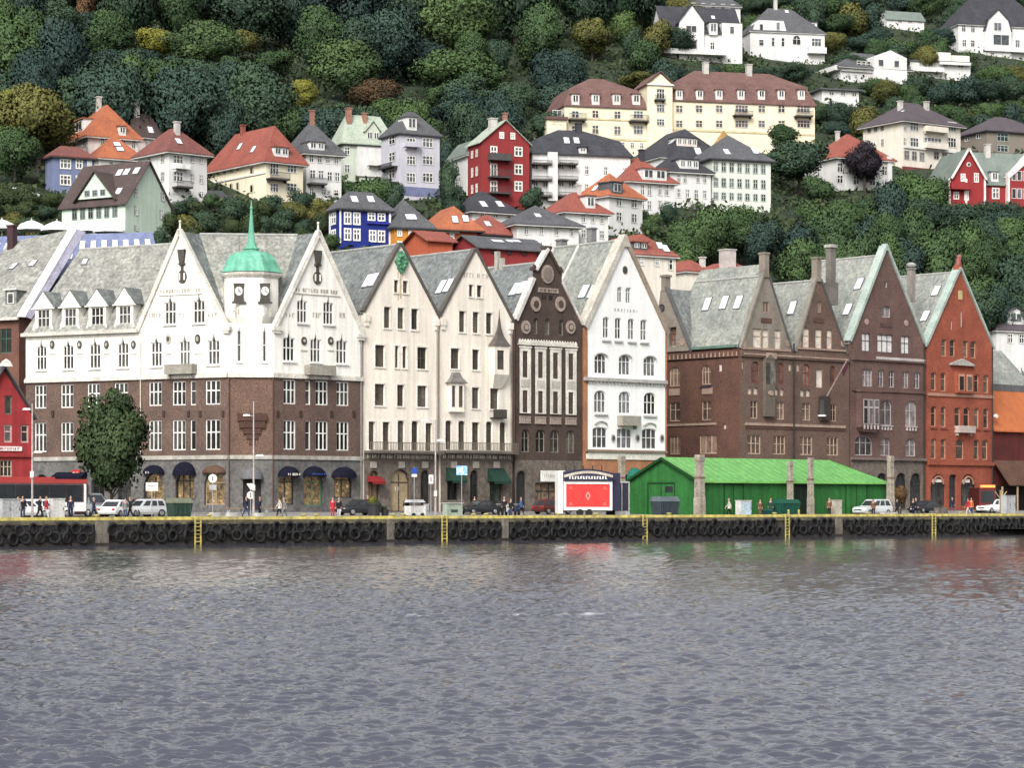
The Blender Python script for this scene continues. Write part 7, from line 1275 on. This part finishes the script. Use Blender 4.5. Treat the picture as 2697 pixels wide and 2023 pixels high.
    # red market stall trailer
    v=-15.5; pl=MAIN; c=Q(1548,v); t=T('market_stall','red market stall trailer with white framed panel and navy arched top','stall',tuple(c)); f=Pl(1484,MAIN.at(1484,v,0).y,14); u1=f.u(1612); zt=f.z(1548,1268); z0=gz(v)+.55; SR=M('stall_red',(.60,.045,.04),(.52,.035,.035),sc=1.2,rough=.5,fine=.12); SN=M('stall_navy',(.025,.024,.06),(.018,.018,.04),sc=2,rough=.5); GOLD=M('stall_gold',(.5,.45,.36),rough=.5)
    a=MB(); a.box(f,0,u1,0,2.4,z0-.1,zt+.02); a.build('body',SN,t); a=MB(); a.box(f,.12,u1-.12,-.05,-.004,z0+.3,zt-.3); o=a.build('front_panel',SR,t)
    b=MB(); e=.24; b.box(f,0,u1,-.1,-.052,zt-.26,zt); b.box(f,0,u1,-.1,-.052,z0,z0+.3); b.box(f,0,e,-.1,-.052,z0+.301,zt-.261); b.box(f,u1-e,u1,-.1,-.052,z0+.301,zt-.261); b.build('panel_frame',WHITE,t,parent=o)
    m=u1/2; zm=(z0+zt)/2; b=MB(); b.prism(f,[(m,zm-.42),(m+.26,zm),(m,zm+.42),(m-.26,zm)],-.075,-.052); b.build('emblem',M('emblem_pink',(.8,.35,.32)),t,parent=o); b=MB(); b.prism(f,[(m,zm-.25),(m+.14,zm),(m,zm+.25),(m-.14,zm)],-.09,-.076); b.build('emblem_centre',SR,t,parent=o)
    for sx in(.5,u1-.95):
        for sz in(z0+.5,zt-.75): b=MB(); b.box(f,sx,sx+.42,-.07,-.052,sz,sz+.04); b.box(f,sx+.1,sx+.3,-.07,-.052,sz+.1,sz+.22); b.build('flourish',M('flourish_pink',(.75,.2,.17)),t,parent=o)
    k=9; top=[(u1*i/k,zt+.02+.75+.4*math.sin(math.pi*i/k)) for i in range(k+1)]; a=MB(); a.prism(f,[(u1,zt+.03),*[(x,z) for x,z in reversed(top)],(0,zt+.03)],-.25,2.5); o=a.build('arched_top',SN,t); b=MB()
    for i in range(k): (xa,za),(xb,zb_)=top[i],top[i+1]; b.prism(f,[(xa,za-.42),(xb,zb_-.42),(xb,zb_-.18),(xa,za-.18)],-.29,-.252)
    b.build('arch_stripe',GOLD,t,parent=o)
    rd=random.Random(4)
    b=MB()
    for i in range(14):
        x=.5+i*(u1-1)/14; zc=zt+.2; b.box(f,x,x+.12,-.28,-.252,zc,zc+.28); b.box(f,x+.121,x+.2,-.28,-.252,zc+(.0 if i%2 else .22),zc+(.06 if i%2 else .28))
    b.build('lettering',SIGNW,t,parent=o)
    a=MB(); a.box(f,-.45,-.02,.1,1.4,z0-.3,f.z(1480,1240)); a.build('side_wall',WHITE,t); a=MB(); a.box(f,u1,u1+.9,.3,2.3,z0,f.z(1620,1246)); a.build('side_panel',SN,t)
    for x in(1.6,2.5): b=MB(); b.lathe(f.w(x,.05,gz(v)+.34),[(.02,0),(.34,0),(.34,.22),(.02,.22)],12,ax=(-f.n.x,-f.n.y,0)); b.build('wheel',TYRE,t)
    for i in range(5): b=MB(); q=f.w(.4+i*.9,.8,zt+1.0); b.cyl(q,q+Vector((0,0,.5)),.05); b.build('roof_lamp',DARK,t)
    # kiosk with mullioned panel
    c=Q(1637,-16.5); f=Pl(1619,c.y-.6,42); u1=f.u(1657); zt=f.z(1637,1271); t=T('kiosk','narrow dark kiosk with white frame and glazed panel right of stall','kiosk',tuple(c)); a=MB(); a.box(f,0,u1,0,1.2,gz(-16.5),zt); a.build('body',M('kiosk_dark',(.05,.05,.075)),t); a=MB()
    for x in(0,u1*.45,u1-.1): a.box(f,x,x+.1,-.06,-.002,gz(-16.5)+.55,zt-.05)
    a.box(f,0,u1,-.08,-.061,zt-.05,zt+.1); a.box(f,0,u1,-.08,-.002,gz(-16.5)+.0,gz(-16.5)+.5); a.build('frame',CAB,t); glyphs(t,f,1622,1634,1290,1296,SIGNW,-.04,70)
    # skips and bins
    def skip(px,v,L,Wd,h,col,label,lid=None,cat='skip',name='waste_skip'):
        t=T(name,label,cat,tuple(Q(px,v)),None,A42,False); a=MB(); a.loft([[(-L/2+.15,-Wd/2+.1,.15),(L/2-.15,-Wd/2+.1,.15),(L/2-.15,Wd/2-.1,.15),(-L/2+.15,Wd/2-.1,.15)],[(-L/2,-Wd/2,h*.75),(L/2,-Wd/2,h*.75),(L/2,Wd/2,h*.75),(-L/2,Wd/2,h*.75)]]); 
        for i in range(4): x=-L/2+.25+i*(L-.5)/3; a.bx(x-.04,x+.04,-Wd/2-.05,-Wd/2+.06,.3,h*.74)
        a.build('body',col,t); b=MB(); b.loft([[(-L/2-.05,-Wd/2-.05,h*.75+.003),(L/2+.05,-Wd/2-.05,h*.75+.003),(L/2+.05,Wd/2+.05,h*.75+.003),(-L/2-.05,Wd/2+.05,h*.75+.003)],[(-L/2+.05,-Wd/2+.25,h),(L/2-.05,-Wd/2+.25,h),(L/2-.05,Wd/2-.05,h),(-L/2+.05,Wd/2-.05,h)]]); b.build('lid',lid or col,t)
        for x in(-L/2+.3,L/2-.3):
            for y in(-Wd/2+.2,Wd/2-.2): b=MB(); b.lathe((x,y-.04,.1),[(.02,0),(.1,0),(.1,.08),(.02,.08)],8,ax=(0,1,0)); b.build('wheel',TYRE,t)
        return t
    skip(1752,-19,2.6,1.4,1.95,M('skip_slate',(.04,.055,.065)),'dark slate skip with grey lid before the shed gable',M('skip_lid',(.10,.13,.14)))
    skip(2070,-19.4,2.9,1.3,1.7,M('skip_green',(.008,.075,.05)),'dark green skip beside the shed opening'); skip(472,-16.5,1.9,1.2,1.65,M('skip_moss',(.03,.06,.045)),'dark green skip with domed lid right of the street tree',M('skip_moss_lid',(.16,.17,.12))); skip(2020,-19.6,1.3,.7,.75,M('cart_teal',(.01,.07,.06)),'low teal handcart left of the dark green skip',cat='cart',name='handcart')
    # cabinets
    def cabinet(x0,x1,y0,v,label,mat,n=1,door=GREYM):
        xm=(x0+x1)/2; c=Q(xm,v); s=F/c.y; w=(x1-x0)/s/math.cos(A42)*.86; h=H+(YH-y0)/s-c.z; d=min(.7,w*.5); t=T('cabinet',label,'cabinet',tuple(c),None,A42,False); a=MB(); a.bx(-w/2,w/2,-d/2,d/2,.06,h-.07); a.build('case',mat,t); b=MB(); b.bx(-w/2-.04,w/2+.04,-d/2-.05,d/2+.05,h-.068,h); b.build('top',mat,t); b=MB(); b.bx(-w/2+.05,w/2-.05,-d/2+.04,d/2-.04,-.05,.058); b.build('plinth',DARK,t)
        for i in range(n):
            p0=-w/2+w*i/n+.07; p1=-w/2+w*(i+1)/n-.07; b=MB(); b.bx(p0,p1,-d/2-.025,-d/2-.002,.2,h-.2); o=b.build('door',door,t); b=MB(); b.bx(p1-.1,p1-.06,-d/2-.05,-d/2-.026,h*.45,h*.58); b.build('handle',DARK,t,parent=o)
    cabinet(0,48,1314,-19.5,'grey double cabinet at the left edge of the quay',CABG,2,CABG); cabinet(135,166,1313,-19.3,'white cabinet before the front of the bus',CAB,1,CAB); cabinet(1940,1976,1318,-20,'white cabinet with pale blue door before the shed',CAB,1,M('door_paleblue',(.45,.58,.66))); cabinet(2190,2215,1317,-19.6,'beige cabinet before the right half of the shed',M('cab_beige',(.5,.46,.38),streak=.2),1,M('cab_beige',(.5,.46,.38))); cabinet(2638,2673,1305,-18.8,'light grey cabinet at the right edge of the quay',CABG,2,CABG)
    cabinet(1118,1128,1328,-19.5,'small white bin right of the white cart',CAB); cabinet(2320,2356,1350,-20.6,'low white block under the silver car',CAB,1,CAB)
    # cart with canopy
    c=Q(1092,-19); t=T('food_cart','white food cart with grey striped top on the quay edge','cart',tuple(c),None,A42,False); a=MB(); a.bx(-.8,.8,-.45,.45,.25,1.05); a.build('body',CAB,t); b=MB(); b.loft([[(-.85,-.5,1.35),(.85,-.5,1.35),(.85,.5,1.35),(-.85,.5,1.35)],[(-.7,-.35,1.6),(.7,-.35,1.6),(.7,.35,1.6),(-.7,.35,1.6)]]); b.build('canopy',CABG,t); b=MB()
    for x in(-.78,.78): b.cyl((x,-.42,1.06),(x,-.42,1.35),.025); b.cyl((x,.42,1.06),(x,.42,1.35),.025)
    b.build('frame',DARK,t)
    for x in(-.5,.5): b=MB(); b.lathe((x,-.5,.22),[(.02,0),(.22,0),(.22,.06),(.02,.06)],10,ax=(0,1,0)); b.build('wheel',TYRE,t)
    # plant tubs
    for px,v,r,l,lf in((985,-19.3,.62,'large black plant tub with yellow flowers by the quay edge','yellow'),(1014,-19.3,.36,'small black tub right of the large plant tub','dark')):
        t=T('plant_tub',l,'planter',tuple(Q(px,v)),None,0,False); a=MB(); a.lathe((0,0,0),[(r*.75,0),(r,.75*r/.62*1.5),(r*1.08,.76*r/.62*1.5),(r*1.08,.85*r/.62*1.5),(r*.9,.85*r/.62*1.5)],12); a.build('tub',DARK,t); k=bpy.data.objects.new('foliage',CB[0]); COL.objects.link(k); k.parent=t.o; k.location=(0,0,r*1.8); k.scale=(r*1.3,r*1.3,r*1.1); k.material_slots[0].link='OBJECT'; k.material_slots[0].material=LEAF[lf]
    # lamp posts and signs
    LPM=M('lamp_post_grey',(.42,.38,.36),rough=.5)
    def lamp(px,y0,v,label,arms,box=None):
        c=Q(px,v); s=F/c.y; h=H+(YH-y0)/s-c.z; t=T('street_lamp',label,'street lamp',tuple(c),None,0,False); a=MB(); a.cyl((0,0,0),(0,0,1.2),.11,.1,8); a.cyl((0,0,1.2),(0,0,h),.085,.05,8); a.build('post',LPM,t)
        for dx,y in arms:
            z=H+(YH-y)/s-c.z; x=dx/s; a=MB(); a.cyl((0,0,z-.05),(x,-.1,z),.035,.03); o=a.build('arm',LPM,t); b=MB(); b.loft([[(x-.32,-.22,z-.06),(x+.32,-.22,z-.06),(x+.32,.02,z-.06),(x-.32,.02,z-.06)],[(x-.25,-.18,z+.08),(x+.25,-.18,z+.08),(x+.25,-.02,z+.08),(x-.25,-.02,z+.08)]]); b.build('lamp_head',SIGNW,t,parent=o)
        if box: z=H+(YH-box)/s-c.z; b=MB(); b.bx(-.14,.14,-.2,.1,z-.25,z+.25); b.build('switch_box',CAB,t)
    lamp(85,1063,-18.6,'tall grey street lamp with two arms at left before the bus',((-14,1078),(16,1191)),1250); lamp(668,1057,-17,'tall grey street lamp before the blind corner of the hotel',((-18,1094),(17,1200)),1285); lamp(1147,1106,-17.5,'grey street lamp between the two cream gables',((-26,1108),(14,1160)),1300)
    def sign(px,y0,v,label,parts,cat='road sign'):
        c=Q(px,v); s=F/c.y; h=H+(YH-y0)/s-c.z; t=T('road_sign',label,cat,tuple(c),None,R(12),False); a=MB(); a.cyl((0,0,0),(0,0,h),.035,n=6); a.build('post',GREYM,t)
        for kind,z,w,hh,mat in parts:
            z=h-z; b=MB()
            if kind=='disc': b.prism(LOC,[(w*math.cos(i*.3927),z+w*math.sin(i*.3927)) for i in range(16)],-.07,-.04)
            elif kind=='tri': b.prism(LOC,[(-w,z+w*.8),(w,z+w*.8),(0,z-w*.8)],-.07,-.04)
            else: b.prism(LOC,[(-w,z-hh),(w,z-hh),(w,z+hh),(-w,z+hh)],-.07-.01*(kind=='top'),-.04-.035*(kind=='top'))
            b.build('sign_plate',mat,t)
        return t
    BLU=M('sign_blue2',(.02,.07,.35),rough=.4); SB=M('sign_sky',(.12,.4,.85),(.75,.8,.85),sc=4,rough=.4)
    sign(560,1248,-16,'round white road sign on grey post before the brown arched awning',(('disc',.4,.36,0,SIGNW),('top',.4,.04,.2,DARK),('rect',1.15,.3,.22,CABG))); sign(660,1272,-16,'white triangle and disc road sign beside the hotel lamp post',(('tri',.35,.36,0,SIGNW),('disc',1.05,.33,0,SIGNW),('top',1.05,.035,.2,DARK)))
    sign(1091,1230,-15,'blue parking sign on post before the cream gable doorway',(('rect',.35,.24,.26,BLU),('rect',.78,.24,.12,SIGNW))); sign(1216,1228,-15,'pale blue double sign on pole before the green awning',(('rect',.4,.5,.42,SB),('top',.4,.09,.34,SIGNW)))
    sign(400,1268,-15.5,'white notice board on post before the hotel shop window',(('rect',.45,.5,.35,SIGNW),('top',.4,.34,.04,GREYM)))
    sign(1135,1250,-10,'white notice sign on the wall between the green awnings',(('rect',.45,.22,.42,SIGNW),('top',.45,.1,.22,GREYM)))
    # stall board, wooden post with braces, yellow posts, blocks
    t=T('market_counter','pale green market counter with painted front below the green awning','counter',tuple(Q(1192,-13.5)),None,A42,False); a=MB(); a.bx(-.95,.95,-.3,.3,.02,1.15); a.build('counter',M('counter_green',(.38,.45,.36),streak=.2),t); b=MB(); b.bx(-1.05,1.05,-.4,.4,1.152,1.22); b.build('top',CAB,t); b=MB(); b.bx(-.45,.35,-.33,-.302,.35,.6); b.build('painted_panel',M('panel_moss',(.05,.08,.05)),t)
    t=T('wooden_post','brown timber post with raised Y shaped braces at right edge','post',tuple(Q(2636,-17.5)),None,R(20),False); a=MB(); a.bx(-.1,.1,-.1,.1,0,2.75); a.build('post',TAN,t)
    for x in(-.75,.75): b=MB(); b.cyl((0,0,1.7),(x,0,2.6),.07,.06,6); b.build('brace',TAN,t)
    for px,l in((2077,'short yellow post at the left of the skip front'),(2104,'short yellow post at the right of the skip front')):
        a=MB(); c=Q(px,-20.6); a.cyl(c,c+Vector((0,0,.62)),.11,.11,10); a.lathe(c,[(.11,.62),(.08,.68),(.01,.7)],10); solo('yellow_post',a,YEL,l,'post','short yellow posts')
    for px,v,w,l in((565,-18.5,.9,'pale concrete block left of the hotel lamp post'),(610,-18.5,.9,'second pale concrete block nearest the hotel lamp post'),(682,-18.6,.7,'pale concrete block right of the hotel lamp post'),(2478,-17.5,2.0,'grey concrete barrier lump before the red gable')):
        a=MB(); f=Pl(CX,100,42); c=Q(px,v); f.O=Vector((c.x,c.y)); a.prism(f,[(-w/2,c.z),(w/2,c.z),(w*.36,c.z+w*.28+.25),(-w*.36,c.z+w*.28+.25)],-.3,.3); solo('concrete_block',a,CONC if w>1.5 else M('block_pale',(.45,.44,.42)),l,'block')
    for px,v,l,lf in((2372,-14,'brown leaved potted tree before the purple gable','rust'),):
        tree(px,1278,1330,38,lf,l,Y=Q(px,v).y,gz_=gz(v),trunk=.1)
    # parasols/benches along the hotel
    for px,l in((720,'low grey bench by the hotel corner'),(620,'low grey bench left of the hotel entrance')):
        t=T('bench',l,'bench',tuple(Q(px,-2)),None,A42,False); a=MB(); a.bx(-.9,.9,-.22,.22,.42,.5); a.build('seat',TAN,t)
        for x in(-.75,.75): b=MB(); b.bx(x-.05,x+.05,-.2,.2,0,.418); b.build('leg',GREYM,t)
furniture()
# ---------------------------------------------------------------- people
def skin(name,verts,edges,lv=1):
    me=bpy.data.meshes.new(name); me.from_pydata([v[:3] for v in verts],[],edges); o=bpy.data.objects.new(name,me); COL.objects.link(o); m=o.modifiers.new('s','SKIN'); m.use_smooth_shade=True
    for i,v in enumerate(verts):
        d=me.skin_vertices[0].data[i]; r=v[3]; d.radius=r if isinstance(r,tuple) else (r,r); d.use_root=(i==0)
    s=o.modifiers.new('d','SUBSURF'); s.levels=s.render_levels=lv
    dg=bpy.context.evaluated_depsgraph_get(); e=o.evaluated_get(dg); r=bpy.data.meshes.new_from_object(e); bpy.data.objects.remove(o); bpy.data.meshes.remove(me); r.name=name; return r
def figure(st,arm):
    """one pose: st = half stride, arm = swing; faces -y; returns the body and what it wears"""
    V=[];E=[]
    def add(p,r,par=None): V.append((*p,r)); i=len(V)-1; (E.append((par,i)) if par is not None else None); return i
    pel=add((0,0,.95),(.15,.11)); sp=add((0,0,1.15),(.135,.1),pel); ch=add((0,0,1.36),(.16,.11),sp); nk=add((0,-.005,1.49),.055,ch); h0=add((0,-.015,1.56),(.065,.075),nk); h1=add((0,-.02,1.64),(.078,.095),h0); add((0,-.005,1.72),(.055,.065),h1)
    J={}
    for s in(-1,1):
        q=s*st; hip=add((s*.09,0,.88),(.085,.09),pel); kn=add((s*.1,-q*.55-.02,.49+abs(q)*.03),.058,hip); an=add((s*.1,-q*1.1+(.06 if q<0 else 0),.09+(.06 if q<-.05 else 0)),.04,kn); to=add((s*.11,-q*1.1-.15+(.06 if q<0 else 0),.04),(.038,.03),an)
        w=-s*arm; sh=add((s*.185,0,1.41),.055,ch); el=add((s*.235,-w*.3+.02,1.14),.042,sh); wr=add((s*.24,-w*.75-.06,.91),.03,el); pa=add((s*.24,-w*.8-.075,.85),(.028,.036),wr); J[s]=(hip,kn,an,to,sh,el,wr)
        bx,by,bz=V[pa][:3]
        for k in range(4):
            off=(k-1.5)*.02; ln=(.07,.08,.075,.058)[k]; f1=add((bx,by+off,bz-.04),.0095,pa); f2=add((bx-s*.006,by+off-.004,bz-.04-ln*.55),.0085,f1); add((bx-s*.018,by+off-.006,bz-.04-ln),.0075,f2)
        th=add((bx-s*.012,by-.04,bz-.005),.0105,pa); add((bx-s*.018,by-.058,bz-.045),.009,th)
    body=skin('body',V,E)
    bm=bmesh.new(); bm.from_mesh(body)
    for c,r in(((0,-.118,1.62),.014),((-.078,-.02,1.635),.018),((.078,-.02,1.635),.018),((-.03,-.108,1.65),.009),((.03,-.108,1.65),.009),((0,-.104,1.588),.012)):
        bmesh.ops.create_icosphere(bm,subdivisions=1,radius=r,matrix=Matrix.Translation(c))
    bm.to_mesh(body); bm.free()
    def wear(name,chains,ex,extra=()):
        v=[];e=[];mp={}
        for c in chains:
            for a,b in zip(c,c[1:]):
                for i in(a,b):
                    if i not in mp: x=V[i]; r=x[3]; r=tuple(k*ex+.012 for k in (r if isinstance(r,tuple) else (r,r))); mp[i]=len(v); v.append((*x[:3],r))
                e.append((mp[a],mp[b]))
        for q,par in extra: v.append(q); e.append((mp[par],len(v)-1))
        return skin(name,v,e)
    jk=wear('jacket',[(pel,sp,ch)]+[(ch,J[s][4],J[s][5],J[s][6]) for s in(-1,1)],1.16,[((0,.01,.80,(.17,.125)),pel),((0,0,1.45,(.085,.075)),ch)]); tr=wear('trousers',[(pel,J[s][0],J[s][1],J[s][2]) for s in(-1,1)],1.14,[((0,0,1.03,(.14,.1)),pel)]); sh=[wear('shoe',[(J[s][2],J[s][3])],1.1) for s in(-1,1)]
    a=MB(); a.ball((0,.0,1.665),.1,10,7,1.02); hr=a.mesh('hair',smooth=True)
    bm=bmesh.new(); bm.from_mesh(hr); bmesh.ops.delete(bm,geom=[v for v in bm.verts if v.co.z<1.60 or (v.co.y<-.05 and v.co.z<1.69)],context='VERTS'); bm.to_mesh(hr); bm.free()
    for m in(body,jk,tr,hr,*sh): m.materials.clear(); m.materials.append(None); m.polygons.foreach_set('material_index',[0]*len(m.polygons)); m.polygons.foreach_set('use_smooth',[True]*len(m.polygons))
    return body,jk,tr,sh,hr
FIG=[figure(.0,.05),figure(.24,.3),figure(-.2,.26)]
CLO={k:M('cloth_'+k,c,rough=.9,fine=.15) for k,c in dict(black=(.015,.015,.018),navy=(.02,.025,.06),red=(.45,.03,.05),grey=(.2,.2,.21),pale=(.55,.5,.44),brown=(.16,.08,.05),green=(.02,.06,.045),blue=(.05,.12,.28),jeans=(.05,.07,.13),white=(.7,.7,.7),orange=(.6,.16,.04)).items()}
SKN=M('skin_tone',(.5,.3,.22),rough=.6,fine=.05); HAIR=[M('hair_dark',(.03,.02,.015),rough=.7),M('hair_fair',(.3,.2,.1),rough=.7),M('hair_grey',(.35,.34,.33),rough=.7)]
def people():
    P_=[(105,-19.6,1,80,'black','black','person in black walking between the bus and the white cabinet'),(122,-19.2,2,80,'red','white','person in red top and white trousers behind the one in black'),(186,-19,0,20,'navy','navy','person in navy standing at the front end of the bus'),(60,-18.4,0,0,'black','jeans','person in black standing beside the grey double cabinet'),(48,-18.2,1,-60,'grey','black','person in grey walking at the left edge cabinet'),(247,-19.3,1,85,'navy','black','person in navy walking by the concrete pier'),(330,-18.5,0,30,'grey','jeans','person in grey standing before the white car'),(343,-18.2,2,-80,'black','black','person in black before the silver hatchback'),
    (748,-16.5,1,-70,'grey','grey','person in grey walking before the lit hotel windows'),(736,-16.2,2,-70,'pale','black','person in pale top walking before the lit hotel windows'),(876,-18,0,20,'red','red','person in bright red clothes left of the black car'),(893,-17.6,0,-30,'black','white','person in black jacket and white trousers by the black car'),(648,-15.5,1,60,'navy','jeans','person in navy walking before the hotel entrance'),(684,-15,2,60,'navy','black','person in navy right of the hotel lamp post'),
    (968,-8,1,80,'red','jeans','person in red jacket behind the plant tub'),(1250,-4,0,0,'black','black','person in black at the cream gable doorway'),(1070,-18.4,0,-10,'black','black','person in black left of the white food cart'),(1328,-15,0,10,'black','black','person in black standing among the motorcycles'),(1346,-15.3,0,-40,'black','jeans','person in black and jeans beside the motorcycles'),(1372,-13,1,80,'blue','black','person in blue walking right of the motorcycles'),
    (1920,-20,1,-85,'pale','black','person in pale shirt walking along the green shed'),(2002,-19.6,0,20,'brown','brown','person in brown standing by the teal handcart'),(2030,-19.3,0,-20,'green','black','person in dark green leaning at the dark skip'),(2184,-20,0,10,'brown','black','person in brown beside the beige cabinet'),(2362,-20.2,1,80,'black','black','person in black walking at the right end pillar'),(2405,-17,0,0,'black','navy','person in dark clothes standing before the purple gable'),(2412,-16.6,2,80,'navy','black','person in navy walking before the purple gable'),
    (2550,-17.8,1,-80,'red','pale','person in red top with pale trousers left of the red truck'),(2558,-16.5,0,20,'orange','jeans','person in orange top beside the red truck'),(2508,-6,1,70,'navy','jeans','person in navy by the red gable arches'),(2300,-20.6,0,10,'brown','black','person in brown standing before the silver estate car')]
    for i,(px,v,f,rot,j,tr,l) in enumerate(P_):
        c=Q(px,v); o=bpy.data.objects.new('person',None); COL.objects.link(o); o.location=c; o.rotation_euler=(0,0,R(rot)); k=1.0+RNG.uniform(-.05,.06); o.scale=(k,k,k); o['label']=l; o['category']='person'
        b,jk,t,sh,hr=FIG[f]
        for nm,me,mt in(('body',b,SKN),('jacket',jk,CLO[j]),('trousers',t,CLO[tr]),('shoe',sh[0],CLO['black']),('shoe',sh[1],CLO['black']),('hair',hr,HAIR[i%3])):
            q=bpy.data.objects.new(nm,me); COL.objects.link(q); q.parent=o; q.material_slots[0].link='OBJECT'; q.material_slots[0].material=mt
people()
# ---------------------------------------------------------------- water, light, camera
def water():
    ys=[18.0]
    while ys[-1]<262: ys.append(ys[-1]*1.0013+.002)
    ys=np.array(ys); nc=640; f=np.linspace(-1,1,nc); hw=.33*ys+5; Xg=f[None,:]*hw[:,None]; Yg=np.repeat(ys[:,None],nc,1)
    sp=np.maximum(np.gradient(ys),2*hw/nc); r=np.random.default_rng(2); Z=np.zeros_like(Xg)
    lam=np.exp(r.uniform(math.log(.12),math.log(.85),84)); th=r.normal(.1,.65,84)+np.where(r.random(84)<.08,1.5,0); ph=r.uniform(0,6.28,84)
    gust=.86+.30*np.sin(Xg*.11+Yg*.05+1)*np.sin(Yg*.06-Xg*.03)+.14*np.sin(Xg*.4+Yg*.23)*np.sin(Yg*.31-Xg*.12)
    for l,t,p in zip(lam,th,ph):
        k=2*math.pi/l; a=.072/k*min(1,(.25/l)**.75)*min(1,l/.2); att=np.clip((l/sp-1.8)/1.6,0,1)
        wob=.6*np.sin(Xg*.5*math.cos(p)+Yg*.37+p*3)
        Z+=a*att[:,None]*np.sin(k*(Xg*math.sin(t)+Yg*math.cos(t))+p+wob)
    Z=Z*gust+np.abs(Z)*.25
    # wake crest crossing the basin
    yw=3.2*F/(1626-YH); xw=Xg; crest=np.exp(-((Yg-yw-.03*xw-.8*np.sin(xw*.3))/.55)**2)*.10*(.55+.45*np.sin(xw*1.7)*np.sin(xw*4.3+1))*np.exp(-((xw-.5)/5.)**4); Z+=crest
    V=np.stack([Xg,Yg,Z],-1).reshape(-1,3); nr=len(ys); idx=np.arange(nr*nc).reshape(nr,nc); Q=np.stack([idx[:-1,:-1],idx[:-1,1:],idx[1:,1:],idx[1:,:-1]],-1).reshape(-1,4)
    e=len(V); V=np.vstack([V,[(-400,-60,-.09),(400,-60,-.09),(400,420,-.09),(-400,420,-.09)]])
    me=bpy.data.meshes.new('water'); me.vertices.add(len(V)); me.vertices.foreach_set('co',V.ravel()); nf=len(Q)+1
    loops=np.concatenate([Q.ravel(),[e,e+1,e+2,e+3]]); me.loops.add(len(loops)); me.loops.foreach_set('vertex_index',loops.astype(np.int32)); me.polygons.add(nf); me.polygons.foreach_set('loop_start',(np.arange(nf)*4).astype(np.int32)); me.polygons.foreach_set('loop_total',np.full(nf,4,np.int32)); me.update(calc_edges=True); me.polygons.foreach_set('use_smooth',[True]*nf)
    m=bpy.data.materials.new('harbour_water'); m.use_nodes=True; N=m.node_tree.nodes; L=m.node_tree.links; b=N['Principled BSDF']; b.inputs['Base Color'].default_value=(.055,.056,.077,1); b.inputs['IOR'].default_value=1.5; b.inputs['Roughness'].default_value=.09; b.inputs['Specular IOR Level'].default_value=.5
    tc=N.new('ShaderNodeTexCoord'); mp=N.new('ShaderNodeMapping'); mp.inputs['Scale'].default_value=(1.6,.9,1); L.new(tc.outputs['Object'],mp.inputs[0]); n=N.new('ShaderNodeTexNoise'); n.inputs['Scale'].default_value=4.5; n.inputs['Detail'].default_value=5; n.inputs['Roughness'].default_value=.65; L.new(mp.outputs[0],n.inputs['Vector']); bp=N.new('ShaderNodeBump'); bp.inputs['Strength'].default_value=.2; bp.inputs['Distance'].default_value=.035; L.new(n.outputs['Fac'],bp.inputs['Height']); L.new(bp.outputs[0],b.inputs['Normal'])
    # foam streaks on the wake
    at=me.attributes.new('foam','FLOAT','POINT'); cr=np.concatenate([np.clip((crest.ravel()-.03)*22,0,1),[0]*4]); at.data.foreach_set('value',cr.astype(np.float32)); an=N.new('ShaderNodeAttribute'); an.attribute_name='foam'; n2=N.new('ShaderNodeTexNoise'); n2.inputs['Scale'].default_value=1.3; n2.inputs['Detail'].default_value=6; L.new(tc.outputs['Object'],n2.inputs['Vector']); mr=N.new('ShaderNodeMapRange'); mr.inputs[1].default_value=.44; mr.inputs[2].default_value=.62; L.new(n2.outputs['Fac'],mr.inputs[0]); mu=N.new('ShaderNodeMath'); mu.operation='MULTIPLY'; L.new(an.outputs['Fac'],mu.inputs[0]); L.new(mr.outputs[0],mu.inputs[1]); mx=N.new('ShaderNodeMix'); mx.data_type='RGBA'; mx.inputs[6].default_value=(.055,.056,.077,1); mx.inputs[7].default_value=(.42,.42,.45,1); L.new(mu.outputs[0],mx.inputs[0]); L.new(mx.outputs[2],b.inputs['Base Color'])
    me.materials.append(m); o=bpy.data.objects.new('water',me); COL.objects.link(o); o['kind']='structure'
water()
SUN_EL,SUN_AZ=R(40),R(197)     # azimuth clockwise from +Y (away from the viewer)
def light():
    w=bpy.data.worlds.new('World'); SC.world=w; w.use_nodes=True; N=w.node_tree.nodes; L=w.node_tree.links; bg=N['Background']; bg.inputs[1].default_value=.15
    s=N.new('ShaderNodeTexSky'); s.sky_type='NISHITA'; s.sun_disc=False; s.sun_elevation=SUN_EL; s.sun_rotation=SUN_AZ; s.dust_density=4; s.air_density=1.3; s.ozone_density=1
    h=N.new('ShaderNodeHueSaturation'); h.inputs['Saturation'].default_value=.2; h.inputs['Value'].default_value=1.45; L.new(s.outputs[0],h.inputs['Color']); L.new(h.outputs[0],bg.inputs[0])
    l=bpy.data.lights.new('sun','SUN'); l.energy=2.95; l.angle=R(28); l.color=(1,.96,.9); o=bpy.data.objects.new('sun',l); COL.objects.link(o)
    d=Vector((math.sin(SUN_AZ)*math.cos(SUN_EL),math.cos(SUN_AZ)*math.cos(SUN_EL),math.sin(SUN_EL))); o.rotation_euler=(-d).to_track_quat('-Z','Y').to_euler(); o.location=d*80
    c=bpy.data.cameras.new('camera'); c.sensor_fit='HORIZONTAL'; c.sensor_width=36; c.lens=36*F/2697; c.shift_y=(YH-1011.5)/2697; c.clip_start=.5; c.clip_end=4000
    k=bpy.data.objects.new('camera',c); COL.objects.link(k); k.location=(0,0,H); k.rotation_euler=(R(90),0,0); SC.camera=k
    SC.view_settings.view_transform='Standard'; SC.view_settings.look='None'; SC.view_settings.exposure=0
light()
